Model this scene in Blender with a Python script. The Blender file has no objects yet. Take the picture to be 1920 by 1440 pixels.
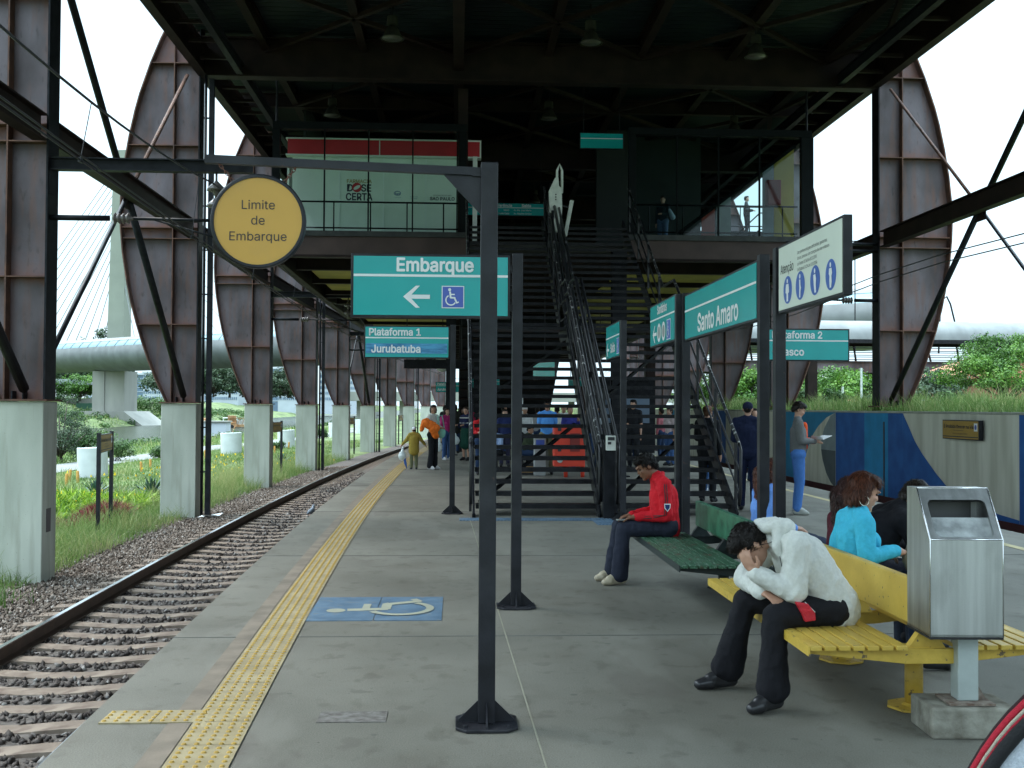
import bpy, bmesh, math, random
import numpy as np
from mathutils import Vector, Matrix, noise as mn
PI = math.pi
R = math.radians
random.seed(7)
SC = bpy.context.scene
COL = SC.collection

# ------------------------------------------------------------------ camera
cam = bpy.data.cameras.new('camera')
cam.sensor_fit = 'HORIZONTAL'; cam.sensor_width = 36.0
cam.lens = 36.0 * 2050 / 1920
cam.clip_start = 0.05; cam.clip_end = 3000
camo = bpy.data.objects.new('camera', cam); COL.objects.link(camo)
CAM_M = Matrix.Rotation(R(-2.9), 4, 'Z') @ Matrix.Rotation(R(91.23), 4, 'X') @ Matrix.Rotation(R(0.3), 4, 'Z')
camo.matrix_world = Matrix.Translation((0, 0, 1.65)) @ CAM_M
SC.camera = camo

# ------------------------------------------------------------------ light: bright overcast
SUN_EL, SUN_AZ = 55.0, -60.0        # degrees; azimuth measured from +Y towards +X
world = bpy.data.worlds.new('World'); SC.world = world
world.use_nodes = True
nt = world.node_tree
for n in list(nt.nodes): nt.nodes.remove(n)
wo = nt.nodes.new('ShaderNodeOutputWorld'); bg = nt.nodes.new('ShaderNodeBackground')
sky = nt.nodes.new('ShaderNodeTexSky'); sky.sky_type = 'NISHITA'; sky.sun_disc = False
sky.sun_elevation = R(SUN_EL); sky.sun_rotation = R(SUN_AZ); sky.dust_density = 3; sky.air_density = 1.2
tc = nt.nodes.new('ShaderNodeTexCoord'); mp = nt.nodes.new('ShaderNodeMapping')
mp.inputs['Scale'].default_value = (1, 1, 3)
nz = nt.nodes.new('ShaderNodeTexNoise'); nz.inputs['Scale'].default_value = 1.6; nz.inputs['Detail'].default_value = 5
cr = nt.nodes.new('ShaderNodeValToRGB')
cr.color_ramp.elements[0].position = 0.38; cr.color_ramp.elements[0].color = (0.42,) * 3 + (1,)
cr.color_ramp.elements[1].position = 0.60; cr.color_ramp.elements[1].color = (1, 1, 1, 1)
mix = nt.nodes.new('ShaderNodeMix'); mix.data_type = 'RGBA'
mix.inputs['B'].default_value = (9.6, 12.4, 14.0, 1)    # the cloud layer, before the 0.1 strength
nt.links.new(tc.outputs['Generated'], mp.inputs[0]); nt.links.new(mp.outputs[0], nz.inputs['Vector'])
nt.links.new(nz.outputs[0], cr.inputs[0]); nt.links.new(cr.outputs[0], mix.inputs['Factor'])
nt.links.new(sky.outputs[0], mix.inputs['A'])
sx = nt.nodes.new('ShaderNodeSeparateXYZ'); nt.links.new(tc.outputs['Generated'], sx.inputs[0])
mr = nt.nodes.new('ShaderNodeMapRange'); mr.inputs['From Min'].default_value = 0.36; mr.inputs['From Max'].default_value = 0.85
mr.inputs['To Min'].default_value = 0.33; mr.inputs['To Max'].default_value = 2.1
nt.links.new(sx.outputs['Z'], mr.inputs[0])
vm = nt.nodes.new('ShaderNodeVectorMath'); vm.operation = 'SCALE'
nt.links.new(mix.outputs['Result'], vm.inputs[0]); nt.links.new(mr.outputs[0], vm.inputs['Scale']); nt.links.new(vm.outputs[0], bg.inputs['Color'])
bg.inputs['Strength'].default_value = 0.10
nt.links.new(bg.outputs[0], wo.inputs[0])
sl = bpy.data.lights.new('sun', 'SUN'); sl.energy = 0.7; sl.angle = R(20); sl.color = (1, .97, .92)
so = bpy.data.objects.new('sun', sl); COL.objects.link(so)
so.rotation_euler = (R(90 - SUN_EL), 0, R(-SUN_AZ + 180))
SC.view_settings.view_transform = 'Standard'; SC.view_settings.look = 'None'
SC.view_settings.exposure = 1.95; SC.view_settings.gamma = 1
SC.cycles.max_bounces = 7; SC.cycles.diffuse_bounces = 4; SC.cycles.transparent_max_bounces = 12

# ------------------------------------------------------------------ helpers
def px(x, y, z=None, Y=None, X=None):
    """layout helper: the ray of a photo pixel met with a plane of the place"""
    d = (CAM_M.to_3x3() @ Vector(((x - 960) / 2050, -(y - 720) / 2050, -1)))
    o = Vector((0, 0, 1.65))
    t = (z - o.z) / d.z if z is not None else (Y / d.y if Y is not None else X / d.x)
    return o + d * t

def curve(Y):      # the track and everything beside it swing to the right
    return (.0011 if Y < 23 else .00078) * (min(max(Y, -14), 112) - 23) ** 2

class MB:
    def __init__(s): s.v = []; s.f = []; s.mi = []; s.m = 0
    def add(s, vs, fs):
        n = len(s.v); s.v += [tuple(v) for v in vs]
        s.f += [tuple(i + n for i in f) for f in fs]; s.mi += [s.m] * len(fs); return s
    def box(s, x0, x1, y0, y1, z0, z1, M=None):
        vs = [(x, y, z) for x in (x0, x1) for y in (y0, y1) for z in (z0, z1)]
        if M: vs = [M @ Vector(v) for v in vs]
        return s.add(vs, [(0, 1, 3, 2), (4, 6, 7, 5), (0, 4, 5, 1), (2, 3, 7, 6), (0, 2, 6, 4), (1, 5, 7, 3)])
    def cbox(s, c, sx, sy, sz, M=None):
        return s.box(c[0]-sx/2, c[0]+sx/2, c[1]-sy/2, c[1]+sy/2, c[2]-sz/2, c[2]+sz/2, M)
    def bar(s, a, b, w, h, up=(0, 0, 1)):
        """rectangular bar between two points, w across, h along up"""
        a = Vector(a); b = Vector(b); d = (b - a); L = d.length; d.normalize()
        u = Vector(up)
        if abs(d.dot(u)) > .99: u = Vector((0, 1, 0))
        r = d.cross(u).normalized(); u = r.cross(d)
        vs = [p + r * (i * w / 2) + u * (j * h / 2) for p in (a, b) for i, j in ((-1, -1), (1, -1), (1, 1), (-1, 1))]
        return s.add(vs, [(3, 2, 1, 0), (4, 5, 6, 7), (0, 1, 5, 4), (1, 2, 6, 5), (2, 3, 7, 6), (3, 0, 4, 7)])
    def ibeam(s, a, b, w, h, t=.03, up=(0, 0, 1)):
        a = Vector(a); b = Vector(b); d = (b - a).normalized(); u = Vector(up)
        r = d.cross(u).normalized(); u = r.cross(d)
        s.bar(a + u * (h/2 - t/2), b + u * (h/2 - t/2), w, t, u); s.bar(a - u * (h/2 - t/2), b - u * (h/2 - t/2), w, t, u)
        return s.bar(a, b, t, h - 2 * t, u)
    def tube(s, pts, r, n=8, caps=True, flat=1.0):
        pts = [Vector(p) for p in pts]; k = len(pts)
        rr = r if isinstance(r, (list, tuple)) else [r] * k
        vs = []; pu = None
        for i, p in enumerate(pts):
            d = (pts[min(i+1, k-1)] - pts[max(i-1, 0)]).normalized()
            if pu is None:
                pu = Vector((0, 0, 1)) if abs(d.z) < .9 else Vector((0, 1, 0))
            q = d.cross(pu).normalized(); pu = q.cross(d).normalized()
            for j in range(n):
                a = 2 * PI * j / n
                vs.append(p + (q * math.cos(a) + pu * math.sin(a) * flat) * rr[i])
        fs = [(i*n+j, i*n+(j+1) % n, (i+1)*n+(j+1) % n, (i+1)*n+j) for i in range(k-1) for j in range(n)]
        if caps: fs += [tuple(range(n-1, -1, -1)), tuple((k-1)*n + j for j in range(n))]
        return s.add(vs, fs)
    def lathe(s, prof, c=(0, 0, 0), n=20, M=None):
        if len(prof) == 2 and prof[0][1] == prof[1][1] and prof[0][0] == 0:
            r, z = prof[1]; vs = [(M or Matrix.Identity(4)) @ Vector((r*math.cos(2*PI*j/n), r*math.sin(2*PI*j/n), z)) + Vector(c) for j in range(n)]
            return s.add(vs, [tuple(range(n))])
        vs = []
        for r, z in prof:
            for j in range(n):
                a = 2*PI*j/n; vs.append(Vector((r*math.cos(a), r*math.sin(a), z)))
        if M: vs = [M @ v for v in vs]
        vs = [v + Vector(c) for v in vs]; k = len(prof)
        fs = [(i*n+j, i*n+(j+1) % n, (i+1)*n+(j+1) % n, (i+1)*n+j) for i in range(k-1) for j in range(n)]
        if all(abs(q[1] - prof[0][1]) < 1e-9 for q in prof): return s.add(vs, fs)
        if prof[0][0] > 1e-4: fs.append(tuple(range(n-1, -1, -1)))
        if prof[-1][0] > 1e-4: fs.append(tuple((k-1)*n + j for j in range(n)))
        return s.add(vs, fs)
    def prism(s, poly, t, M):
        """poly = 2-D outline; extruded from 0 to t along local z, then placed with M"""
        n = len(poly)
        vs = [M @ Vector((p[0], p[1], 0)) for p in poly] + [M @ Vector((p[0], p[1], t)) for p in poly]
        fs = [tuple(range(n-1, -1, -1)), tuple(range(n, 2*n))] + [(i, (i+1) % n, n+(i+1) % n, n+i) for i in range(n)]
        return s.add(vs, fs)
    def face(s, *vs): return s.add(vs, [tuple(range(len(vs)))])
    def build(s, name, mat, parent=None, smooth=False, bevel=0, auto=None):
        me = bpy.data.meshes.new(name); me.from_pydata(s.v, [], s.f)
        mats = mat if isinstance(mat, (list, tuple)) else [mat]
        for m in mats: me.materials.append(m)
        if len(mats) > 1: me.polygons.foreach_set('material_index', s.mi)
        if smooth: me.polygons.foreach_set('use_smooth', [True] * len(me.polygons))
        me.update()
        if auto is not None:
            bm = bmesh.new(); bm.from_mesh(me)
            for e in bm.edges:
                if len(e.link_faces) == 2 and e.calc_face_angle(0) > auto: e.smooth = False
            for f in bm.faces: f.smooth = True
            bm.to_mesh(me); bm.free()
        o = bpy.data.objects.new(name, me); COL.objects.link(o)
        if bevel:
            b = o.modifiers.new('bevel', 'BEVEL'); b.width = bevel; b.segments = 2; b.limit_method = 'ANGLE'
        if parent: o.parent = parent
        return o

def tag(o, label=None, cat=None, group=None, kind=None):
    if label: o['label'] = label
    if cat: o['category'] = cat
    if group: o['group'] = group
    if kind: o['kind'] = kind
    return o
def thing(name, label, cat, loc=(0, 0, 0), rz=0, group=None):
    o = bpy.data.objects.new(name, None); COL.objects.link(o); o.empty_display_size = .2
    o.location = loc; o.rotation_euler = (0, 0, rz)
    return tag(o, label, cat, group)
def kids(o): return KIDS.get(o.name, [c for c in o.children])
KIDS = {}
def dup(root, loc=None, rz=None, label=None, group=None, scale=None):
    def cp(o, parent):
        c = o.copy(); COL.objects.link(c); c.parent = parent
        for ch in list(o.children): cp(ch, c)
        return c
    r = cp(root, None)
    if loc is not None: r.location = loc
    if rz is not None: r.rotation_euler = (0, 0, rz)
    if scale: r.scale = (scale,) * 3
    if label: r['label'] = label
    if group: r['group'] = group
    return r
def structure(name, mb, mat, **k):
    o = mb.build(name, mat, **k); o['kind'] = 'structure'; return o

# ------------------------------------------------------------------ materials
def mat(name, col, rough=.6, metal=0, var=.12, scale=3, bump=0, bscale=60, col2=None, spec=.5, stretch=(1, 1, 1), lo=.35, hi=.65, vcol=None, trans=0):
    m = bpy.data.materials.new(name); m.use_nodes = True; t = m.node_tree; N = t.nodes; L = t.links
    b = N['Principled BSDF']; b.inputs['Roughness'].default_value = rough; b.inputs['Metallic'].default_value = metal
    b.inputs['Specular IOR Level'].default_value = spec
    if trans: b.inputs['Subsurface Weight'].default_value = 0
    tcn = N.new('ShaderNodeTexCoord'); mpn = N.new('ShaderNodeMapping'); mpn.inputs['Scale'].default_value = stretch
    L.new(tcn.outputs['Object'], mpn.inputs[0])
    c1 = tuple(max(0, c * (1 - var)) for c in col); c2 = tuple(c * (1 + var) for c in col) if col2 is None else col2
    nn = N.new('ShaderNodeTexNoise'); nn.inputs['Scale'].default_value = scale; nn.inputs['Detail'].default_value = 6
    L.new(mpn.outputs[0], nn.inputs['Vector'])
    rp = N.new('ShaderNodeValToRGB'); rp.color_ramp.elements[0].position = lo; rp.color_ramp.elements[1].position = hi
    rp.color_ramp.elements[0].color = c1 + (1,); rp.color_ramp.elements[1].color = c2 + (1,)
    L.new(nn.outputs[0], rp.inputs[0]); out = rp.outputs[0]
    if vcol:      # attribute 'wear' brings a second colour
        at = N.new('ShaderNodeAttribute'); at.attribute_name = 'wear'
        n2 = N.new('ShaderNodeTexNoise'); n2.inputs['Scale'].default_value = 5; n2.inputs['Detail'].default_value = 5
        L.new(tcn.outputs['Object'], n2.inputs['Vector'])
        mu = N.new('ShaderNodeMath'); mu.operation = 'MULTIPLY_ADD'; mu.inputs[1].default_value = 1.6; mu.inputs[2].default_value = -.8
        L.new(n2.outputs[0], mu.inputs[0])
        ad = N.new('ShaderNodeMath'); ad.operation = 'ADD'; ad.use_clamp = True
        L.new(at.outputs['Fac'], ad.inputs[0]); L.new(mu.outputs[0], ad.inputs[1])
        m2 = N.new('ShaderNodeMath'); m2.operation = 'MULTIPLY'; L.new(ad.outputs[0], m2.inputs[0]); L.new(at.outputs['Fac'], m2.inputs[1]); m2.use_clamp = True
        mx = N.new('ShaderNodeMix'); mx.data_type = 'RGBA'; mx.inputs['B'].default_value = tuple(vcol) + (1,)
        L.new(m2.outputs[0], mx.inputs['Factor']); L.new(out, mx.inputs['A']); out = mx.outputs['Result']
    L.new(out, b.inputs['Base Color'])
    if bump:
        n3 = N.new('ShaderNodeTexNoise'); n3.inputs['Scale'].default_value = bscale; n3.inputs['Detail'].default_value = 4
        L.new(tcn.outputs['Object'], n3.inputs['Vector'])
        bp = N.new('ShaderNodeBump'); bp.inputs['Strength'].default_value = bump; bp.inputs['Distance'].default_value = .02
        L.new(n3.outputs[0], bp.inputs['Height']); L.new(bp.outputs[0], b.inputs['Normal'])
    return m

STEEL = mat('dark_paint_steel', (.0065, .0075, .010), .5, 0, .2, 6, .05, 80, col2=(.015, .016, .020), spec=.16)
POST = mat('post_paint', (.0075, .008, .011), .45, 0, .2, 5, .06, 70, col2=(.017, .018, .024), spec=.35)
RUSTY = mat('weathering_steel', (.054, .038, .040), .5, .2, .2, 1.2, .08, 30, col2=(.125, .102, .114), vcol=(.19, .060, .028), stretch=(1, 1, .5))
RIB = mat('rusty_rib', (.07, .032, .022), .75, 0, .2, 4, .1, 50, col2=(.12, .052, .030))
GIRD = mat('brown_girder', (.013, .007, .0055), .6, 0, .2, 2, .05, 50, col2=(.022, .012, .0095), spec=.2)
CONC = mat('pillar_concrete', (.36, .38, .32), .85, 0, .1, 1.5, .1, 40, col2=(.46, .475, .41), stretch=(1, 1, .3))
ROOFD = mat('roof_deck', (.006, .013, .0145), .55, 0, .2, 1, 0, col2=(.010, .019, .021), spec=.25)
GLASSW = None
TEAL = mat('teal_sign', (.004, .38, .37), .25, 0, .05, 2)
WHITEP = mat('white_letter', (.82, .84, .84), .4, 0, .03, 3)
BLACKP = mat('black_letter', (.02, .02, .025), .5)
YELSIGN = mat('yellow_sign', (.60, .33, .05), .35, 0, .05, 2)
RUBBER = mat('black_rubber', (.012, .012, .014), .6)
CHAINM = mat('rusty_chain', (.16, .07, .05), .7, .2)

def chips_and_glare(m, scale, lo, hi, col, stretch=(1, 1, 1), amt=1.0):
    """spots of wear, dirt and painted sign glare in another colour, with a shape of their own"""
    t = m.node_tree; N = t.nodes; L = t.links; b = N['Principled BSDF']; src = b.inputs['Base Color'].links[0].from_socket
    tc = [n for n in N if n.type == 'TEX_COORD'][0]; mp = N.new('ShaderNodeMapping'); mp.inputs['Scale'].default_value = stretch
    L.new(tc.outputs['Object'], mp.inputs[0]); n = N.new('ShaderNodeTexNoise'); n.inputs['Scale'].default_value = scale; n.inputs['Detail'].default_value = 5
    L.new(mp.outputs[0], n.inputs['Vector']); r = N.new('ShaderNodeMapRange'); r.inputs['From Min'].default_value = lo; r.inputs['From Max'].default_value = hi; r.inputs['To Max'].default_value = amt
    L.new(n.outputs[0], r.inputs[0]); x = N.new('ShaderNodeMix'); x.data_type = 'RGBA'; x.inputs['B'].default_value = tuple(col) + (1,)
    L.new(r.outputs[0], x.inputs['Factor']); L.new(src, x.inputs['A']); L.new(x.outputs['Result'], b.inputs['Base Color']); return m
chips_and_glare(POST, 20, .70, .74, (.05, .026, .022)); chips_and_glare(POST, 3, .52, .75, (.05, .05, .055), amt=.6)
chips_and_glare(RUSTY, 2.2, .50, .72, (.13, .052, .028), stretch=(2.5, 2.5, .35), amt=.55); chips_and_glare(RUSTY, 7, .60, .72, (.028, .018, .018), stretch=(1.5, 1.5, .5), amt=.6)
chips_and_glare(CONC, 2.5, .52, .75, (.22, .22, .17), stretch=(3, 3, .25), amt=.6); chips_and_glare(CONC, 30, .68, .74, (.14, .13, .10))
chips_and_glare(YELSIGN, 5, .52, .75, (.50, .29, .06), amt=.7); chips_and_glare(TEAL, 2.0, .48, .72, (.012, .42, .40), stretch=(1, 1, 2), amt=.5)  # the lighter teal patches are glare painted into the sign colour
def wear(o, fn):
    me = o.data; a = me.attributes.new('wear', 'FLOAT', 'POINT')
    a.data.foreach_set('value', [fn(v.co) for v in me.vertices])

_tcache = {}
import os
FONT = None
for base in (bpy.utils.resource_path('LOCAL'), bpy.utils.resource_path('SYSTEM')):      # the sans face that ships inside Blender
    try:
        q = os.path.join(base, 'datafiles', 'fonts', 'Inter.woff2')
        if FONT is None and os.path.exists(q): FONT = bpy.data.fonts.load(q)
    except Exception: pass
def text_geo(body, size, bold=0.0, align='CENTER', ext=0.0, sx=1.0, space=1.0):
    """the writing as a flat mesh in the XZ plane facing -Y"""
    k = (body, size, bold, align, sx, space)
    if k not in _tcache:
        c = bpy.data.curves.new('txt', 'FONT'); c.body = body; c.font = FONT or c.font; c.size = size; c.offset = bold
        c.align_x = align; c.align_y = 'CENTER'; c.space_character = space; c.resolution_u = 3
        o = bpy.data.objects.new('txt', c); COL.objects.link(o)
        me = bpy.data.meshes.new_from_object(o.evaluated_get(bpy.context.evaluated_depsgraph_get()))
        _tcache[k] = ([(v.co.x * sx, 0, v.co.y) for v in me.vertices], [tuple(p.vertices) for p in me.polygons])
        bpy.data.objects.remove(o); bpy.data.curves.remove(c); bpy.data.meshes.remove(me)
    return _tcache[k]
def put_text(mb, body, x, z, size, y=0, **k):
    """weight comes from copies shifted by a hair, each a fraction of a millimetre prouder than the last"""
    b = k.pop('bold', 0); size *= 1.34 if b >= .002 else 1.06
    d = .024 * size if b >= .002 else b
    vs, fs = text_geo(body, size, **k)
    for i, (ox, oz) in enumerate([(0, 0)] + ([(math.cos(q*PI/4), math.sin(q*PI/4)) for q in range(8)] if d > .001 else [])):
        mb.add([(v[0] + x + ox*d, y - .00015*i, v[2] + z + oz*d) for v in vs], fs)
def fixn(mb): return mb
# ================================================================== SETTING
EDGE = lambda Y: -2.25 + curve(Y)
def ribbon(mb, offs, Y0, Y1, step, z, base=-2.25):
    """sheet that follows the platform edge; offs = two offsets from it"""
    n = int((Y1 - Y0) / step) + 1; vs = []
    for i in range(n + 1):
        Y = Y0 + (Y1 - Y0) * i / n; c = base + curve(Y)
        for o in offs: vs.append((c + o, Y, z))
    k = len(offs)
    mb.add(vs, [(i*k+j, i*k+j+1, (i+1)*k+j+1, (i+1)*k+j) for i in range(n) for j in range(k-1)])

# platform concrete with stains, joints and gum marks
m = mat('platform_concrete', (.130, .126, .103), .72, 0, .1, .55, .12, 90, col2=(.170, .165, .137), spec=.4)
t = m.node_tree; N = t.nodes; L = t.links; b = N['Principled BSDF']
tcn = [n for n in N if n.type == 'TEX_COORD'][0]
src = b.inputs['Base Color'].links[0].from_socket
def overlay(src, scale, lo, hi, c0, c1, detail=6, stretch=None, mode='MULTIPLY'):
    n = N.new('ShaderNodeTexNoise'); n.inputs['Scale'].default_value = scale; n.inputs['Detail'].default_value = detail
    if stretch:
        q = N.new('ShaderNodeMapping'); q.inputs['Scale'].default_value = stretch; L.new(tcn.outputs['Object'], q.inputs[0]); L.new(q.outputs[0], n.inputs['Vector'])
    else: L.new(tcn.outputs['Object'], n.inputs['Vector'])
    r = N.new('ShaderNodeValToRGB'); r.color_ramp.elements[0].position = lo; r.color_ramp.elements[1].position = hi
    r.color_ramp.elements[0].color = c0 + (1,); r.color_ramp.elements[1].color = c1 + (1,)
    L.new(n.outputs[0], r.inputs[0])
    x = N.new('ShaderNodeMix'); x.data_type = 'RGBA'; x.blend_type = mode; x.inputs['Factor'].default_value = 1
    L.new(src, x.inputs['A']); L.new(r.outputs[0], x.inputs['B']); return x.outputs['Result']
src = overlay(src, 1.7, .30, .50, (.84, .82, .80), (1, 1, 1))
src = overlay(src, 7, .30, .42, (.80, .79, .77), (1, 1, 1), stretch=(1, .5, 1))
src = overlay(src, 140, .35, .65, (.80, .80, .80), (1.16, 1.16, 1.16), 3)
src = overlay(src, 26, .20, .33, (.55, .54, .52), (1, 1, 1), 2)
L.new(src, b.inputs['Base Color']); PLAT = m
# gum and drip spots
vo = N.new('ShaderNodeTexVoronoi'); vo.inputs['Scale'].default_value = 3.1; L.new(tcn.outputs['Object'], vo.inputs['Vector'])
vr = N.new('ShaderNodeMapRange'); vr.inputs['From Min'].default_value = .055; vr.inputs['From Max'].default_value = .085; vr.inputs['To Min'].default_value = .55; vr.inputs['To Max'].default_value = 0
L.new(vo.outputs['Distance'], vr.inputs[0]); vx = N.new('ShaderNodeMix'); vx.data_type = 'RGBA'; vx.inputs['B'].default_value = (.06, .058, .05, 1)
L.new(vr.outputs[0], vx.inputs['Factor']); L.new(src, vx.inputs['A']); L.new(vx.outputs['Result'], b.inputs['Base Color'])
chips_and_glare(m, 1.1, .56, .62, (.20, .195, .165), stretch=(1, .4, 1), amt=.35); chips_and_glare(m, 4.5, .60, .66, (.085, .077, .063), amt=.45); chips_and_glare(m, .8, .60, .64, (.10, .09, .075), stretch=(1.6, .6, 1), amt=.45)
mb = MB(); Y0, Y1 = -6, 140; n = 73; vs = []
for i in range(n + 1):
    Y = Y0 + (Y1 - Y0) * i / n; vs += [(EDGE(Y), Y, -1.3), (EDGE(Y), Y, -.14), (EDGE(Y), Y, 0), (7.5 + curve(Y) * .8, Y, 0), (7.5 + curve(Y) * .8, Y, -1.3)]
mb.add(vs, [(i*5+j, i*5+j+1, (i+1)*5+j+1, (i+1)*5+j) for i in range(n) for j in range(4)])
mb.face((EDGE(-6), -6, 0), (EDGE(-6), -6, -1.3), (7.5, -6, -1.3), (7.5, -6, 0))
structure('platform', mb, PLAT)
# brown band, joints
mb = MB(); ribbon(mb, (.44, .56), -6, 120, 1, .004)
structure('edge_band', mb, mat('brown_band', (.15, .125, .095), .8, 0, .15, 4, .1, 60, col2=(.20, .165, .125)))
mb = MB()
for i, Y in enumerate((3.9, 7.92, 12.2, 17.3, 23, 29, 36, 44)):
    mb.box(EDGE(Y), 7.4, Y, Y + .012, -.001, .0035)
structure('floor_joint', mb, mat('joint', (.12, .12, .11), .9))
mb = MB(); a = px(880, 970, z=0); b_ = px(1025, 1440, z=0)
mb.bar((a.x, a.y, .002), (b_.x + (b_.x-a.x)*.2, b_.y + (b_.y-a.y)*.2, .002), .008, .004)
structure('floor_seam', mb, mat('seam', (.24, .235, .18), .9))
mb = MB(); mb.box(-.72, -.36, 5.78, 5.98, -.001, .004)
structure('access_cover', mb, mat('cover', (.11, .095, .085), .85, 0, .2, 20, .2, 60, col2=(.17, .165, .15)))

# tactile paving
TACT = mat('tactile_yellow', (.255, .205, .105), .7, 0, .12, 5, .08, 60, col2=(.33, .28, .165), lo=.3, hi=.7)
chips_and_glare(TACT, 9, .55, .66, (.20, .17, .11), amt=.6)
DOME = mat('tactile_dome', (.36, .225, .035), .6, 0, .1, 8)
def dome(mb, x, y, z, r=.015, h=.007):
    vs = [(x + r*math.cos(a), y + r*math.sin(a), z) for a in [i*PI/3 for i in range(6)]] + [(x + .6*r*math.cos(a), y + .6*r*math.sin(a), z+h) for a in [i*PI/3 for i in range(6)]]
    mb.add(vs, [(i, (i+1) % 6, 6+(i+1) % 6, 6+i) for i in range(6)] + [tuple(range(6, 12))])
mb = MB(); dm = MB()
Y = -1.0
while Y < 70:
    L_ = .40
    ribbon(mb, (.57, .87), Y + .003, Y + L_ - .003, .4, .008)
    Y += L_
Y = 3.0
while Y < 40:
    for j in range(5):
        dome(dm, EDGE(Y) + .60 + j*.06, Y, .008)
    Y += .067
structure('tactile_strip', mb, TACT); structure('tactile_domes', dm, DOME)
mb = MB(); dm = MB()
for (x0, x1) in ((-1.84, -1.575), (-1.570, -1.30)):
    mb.box(x0, x1, 5.79, 6.02, -.001, .0085)
for i in range(9):
    for j in range(4): dome(dm, -1.82 + i*.06, 5.82 + j*.055, .0085, .014)
structure('cross_tactile_tile', mb, TACT); structure('cross_tactile_domes', dm, DOME)
# blue tactile strip at the stair foot
BLUE = mat('blue_floor', (.060, .120, .19), .7, 0, .1, 6, .06, 70, col2=(.092, .162, .235)); chips_and_glare(BLUE, 12, .56, .66, (.12, .14, .15), amt=.6)
mb = MB(); mb.box(.05, 2.0, 15.95, 16.30, -.001, .005)
for i in range(39): mb.box(.06 + i*.05, .085 + i*.05, 15.97, 16.28, .005, .011)
mb.box(2.0, 2.42, 15.35, 16.30, -.001, .0052)
for i in range(8): mb.box(2.02 + i*.05, 2.045 + i*.05, 15.37, 16.28, .0052, .011)
structure('blue_tactile_strip', mb, BLUE)
# right platform edge: yellow line
mb = MB()
n = 40; vs = []
for i in range(n + 1):
    Y = -4 + 74 * i / n; c = 6.66 + curve(Y) * .8 if Y > 23 else 6.66
    vs += [(c, Y, .005), (c + .13, Y, .005)]
mb.add(vs, [(2*i, 2*i+1, 2*i+3, 2*i+2) for i in range(n)])
structure('yellow_line', mb, mat('faded_yellow', (.42, .36, .20), .8, 0, .15, 5))

# wheelchair symbol generator (2-D strokes), used on floor and signs
def wheelchair(mb, M, th=.0):
    """unit symbol, about 1 high, drawn in local x/y"""
    M0 = M
    lift = [0]
    def stroke(pts, w):
        vs = []; lift[0] += .0006; M = M0 @ Matrix.Translation((0, 0, lift[0]))
        for i, p in enumerate(pts):
            p = Vector(p); a = Vector(pts[max(i-1, 0)]); c = Vector(pts[min(i+1, len(pts)-1)])
            d = (c - a).normalized(); nn = Vector((-d.y, d.x)) * w / 2
            vs += [M @ Vector((p.x+nn.x, p.y+nn.y, 0)), M @ Vector((p.x-nn.x, p.y-nn.y, 0))]
        mb.add(vs, [(2*i, 2*i+1, 2*i+3, 2*i+2) for i in range(len(pts)-1)])
    mb.add([M @ Vector((-.12 + .085*math.cos(a), .40 + .085*math.sin(a), 0)) for a in [i*PI/8 for i in range(16)]], [tuple(range(16))])
    stroke([(-.10, .30), (-.06, -.06)], .10)
    stroke([(-.08, .14), (.16, .14)], .07)
    stroke([(-.08, -.04), (.17, -.04), (.17, -.041)], .09)
    stroke([(.14, -.04), (.28, -.34)], .09)
    stroke([(.26, -.33), (.38, -.27)], .07)
    stroke([(-.05 + .27*math.cos(a), -.17 + .27*math.sin(a)) for a in [R(118 + i*(330-118)/18) for i in range(19)]], .07)
mb = MB(); mb.box(-1.16, -.635, 8.5, 9.54, -.001, .005); mb.box(-.628, -.105, 8.5, 9.54, -.001, .005)
structure('wheelchair_bay_marking', mb, BLUE)
mb = MB()   # lying on its back: head towards -X
wheelchair(mb, Matrix.Translation((-.60, 9.03, .0075)) @ Matrix.Rotation(R(90), 4, 'Z') @ Matrix.Diagonal((1.0, .9, 1, 1)))
structure('wheelchair_bay_symbol', mb, mat('cream_paint', (.30, .31, .24), .8))

# ------------------------------------------------------------------ terrain
def gz(X, Y):
    """ground height"""
    c = curve(Y); u = X - c
    def sm(a, b, t): t = min(max((t - a) / (b - a), 0), 1); return t*t*(3-2*t)
    if u < 3:
        z = -1.14
        z += -.35 * sm(-9, -26, u)
        z += -1.7 * sm(-27, -35, u)
        z += 1.9 * sm(-78, -84, u) + .9 * sm(-84, -96, u)
        z += 3.6 * sm(-96, -118, u) + 2.2 * sm(-125, -200, u)
        if u > -9: z = -1.12 - .05 * sm(-7.2, -6.4, u)
        z += .10 * mn.noise(Vector((X*.15, Y*.15, 0))) * sm(-8, -14, u)
        z += .5 * mn.noise(Vector((X*.03, Y*.03, 3))) * sm(-95, -110, u)
    else:
        z = -1.2
        if u > 10.61: z = 1.5 + .25 * sm(11, 16, u) - .8 * sm(20, 40, u) + .12 * mn.noise(Vector((X*.2, Y*.2, 0)))
    return z
xs = [-900, -500, -320, -240, -200, -170, -150, -135, -125] + list(np.linspace(-120, -92, 15)) + list(np.linspace(-90, -74, 9)) + [-70, -60, -50, -42, -38] + list(np.linspace(-36, -26, 8)) + list(np.linspace(-25, -8, 22)) + [-7.2, -6.4, -4, 0, 5, 10.60, 10.61, 11, 12, 13, 14, 16, 18, 20, 25, 30, 40, 60, 100, 200, 500, 900]
ys = [-60, -30, -10] + list(np.arange(0, 60, 2.0)) + list(np.arange(60, 200, 8.0)) + [200, 230, 270, 320, 400, 550, 800, 1300, 2200]
mb = MB(); vs = [(x + curve(y), y, gz(x + curve(y), y) if not (10.59 <= x <= 10.62) else (-1.2 if x < 10.605 else 1.5)) for y in ys for x in xs]
nx = len(xs)
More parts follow.
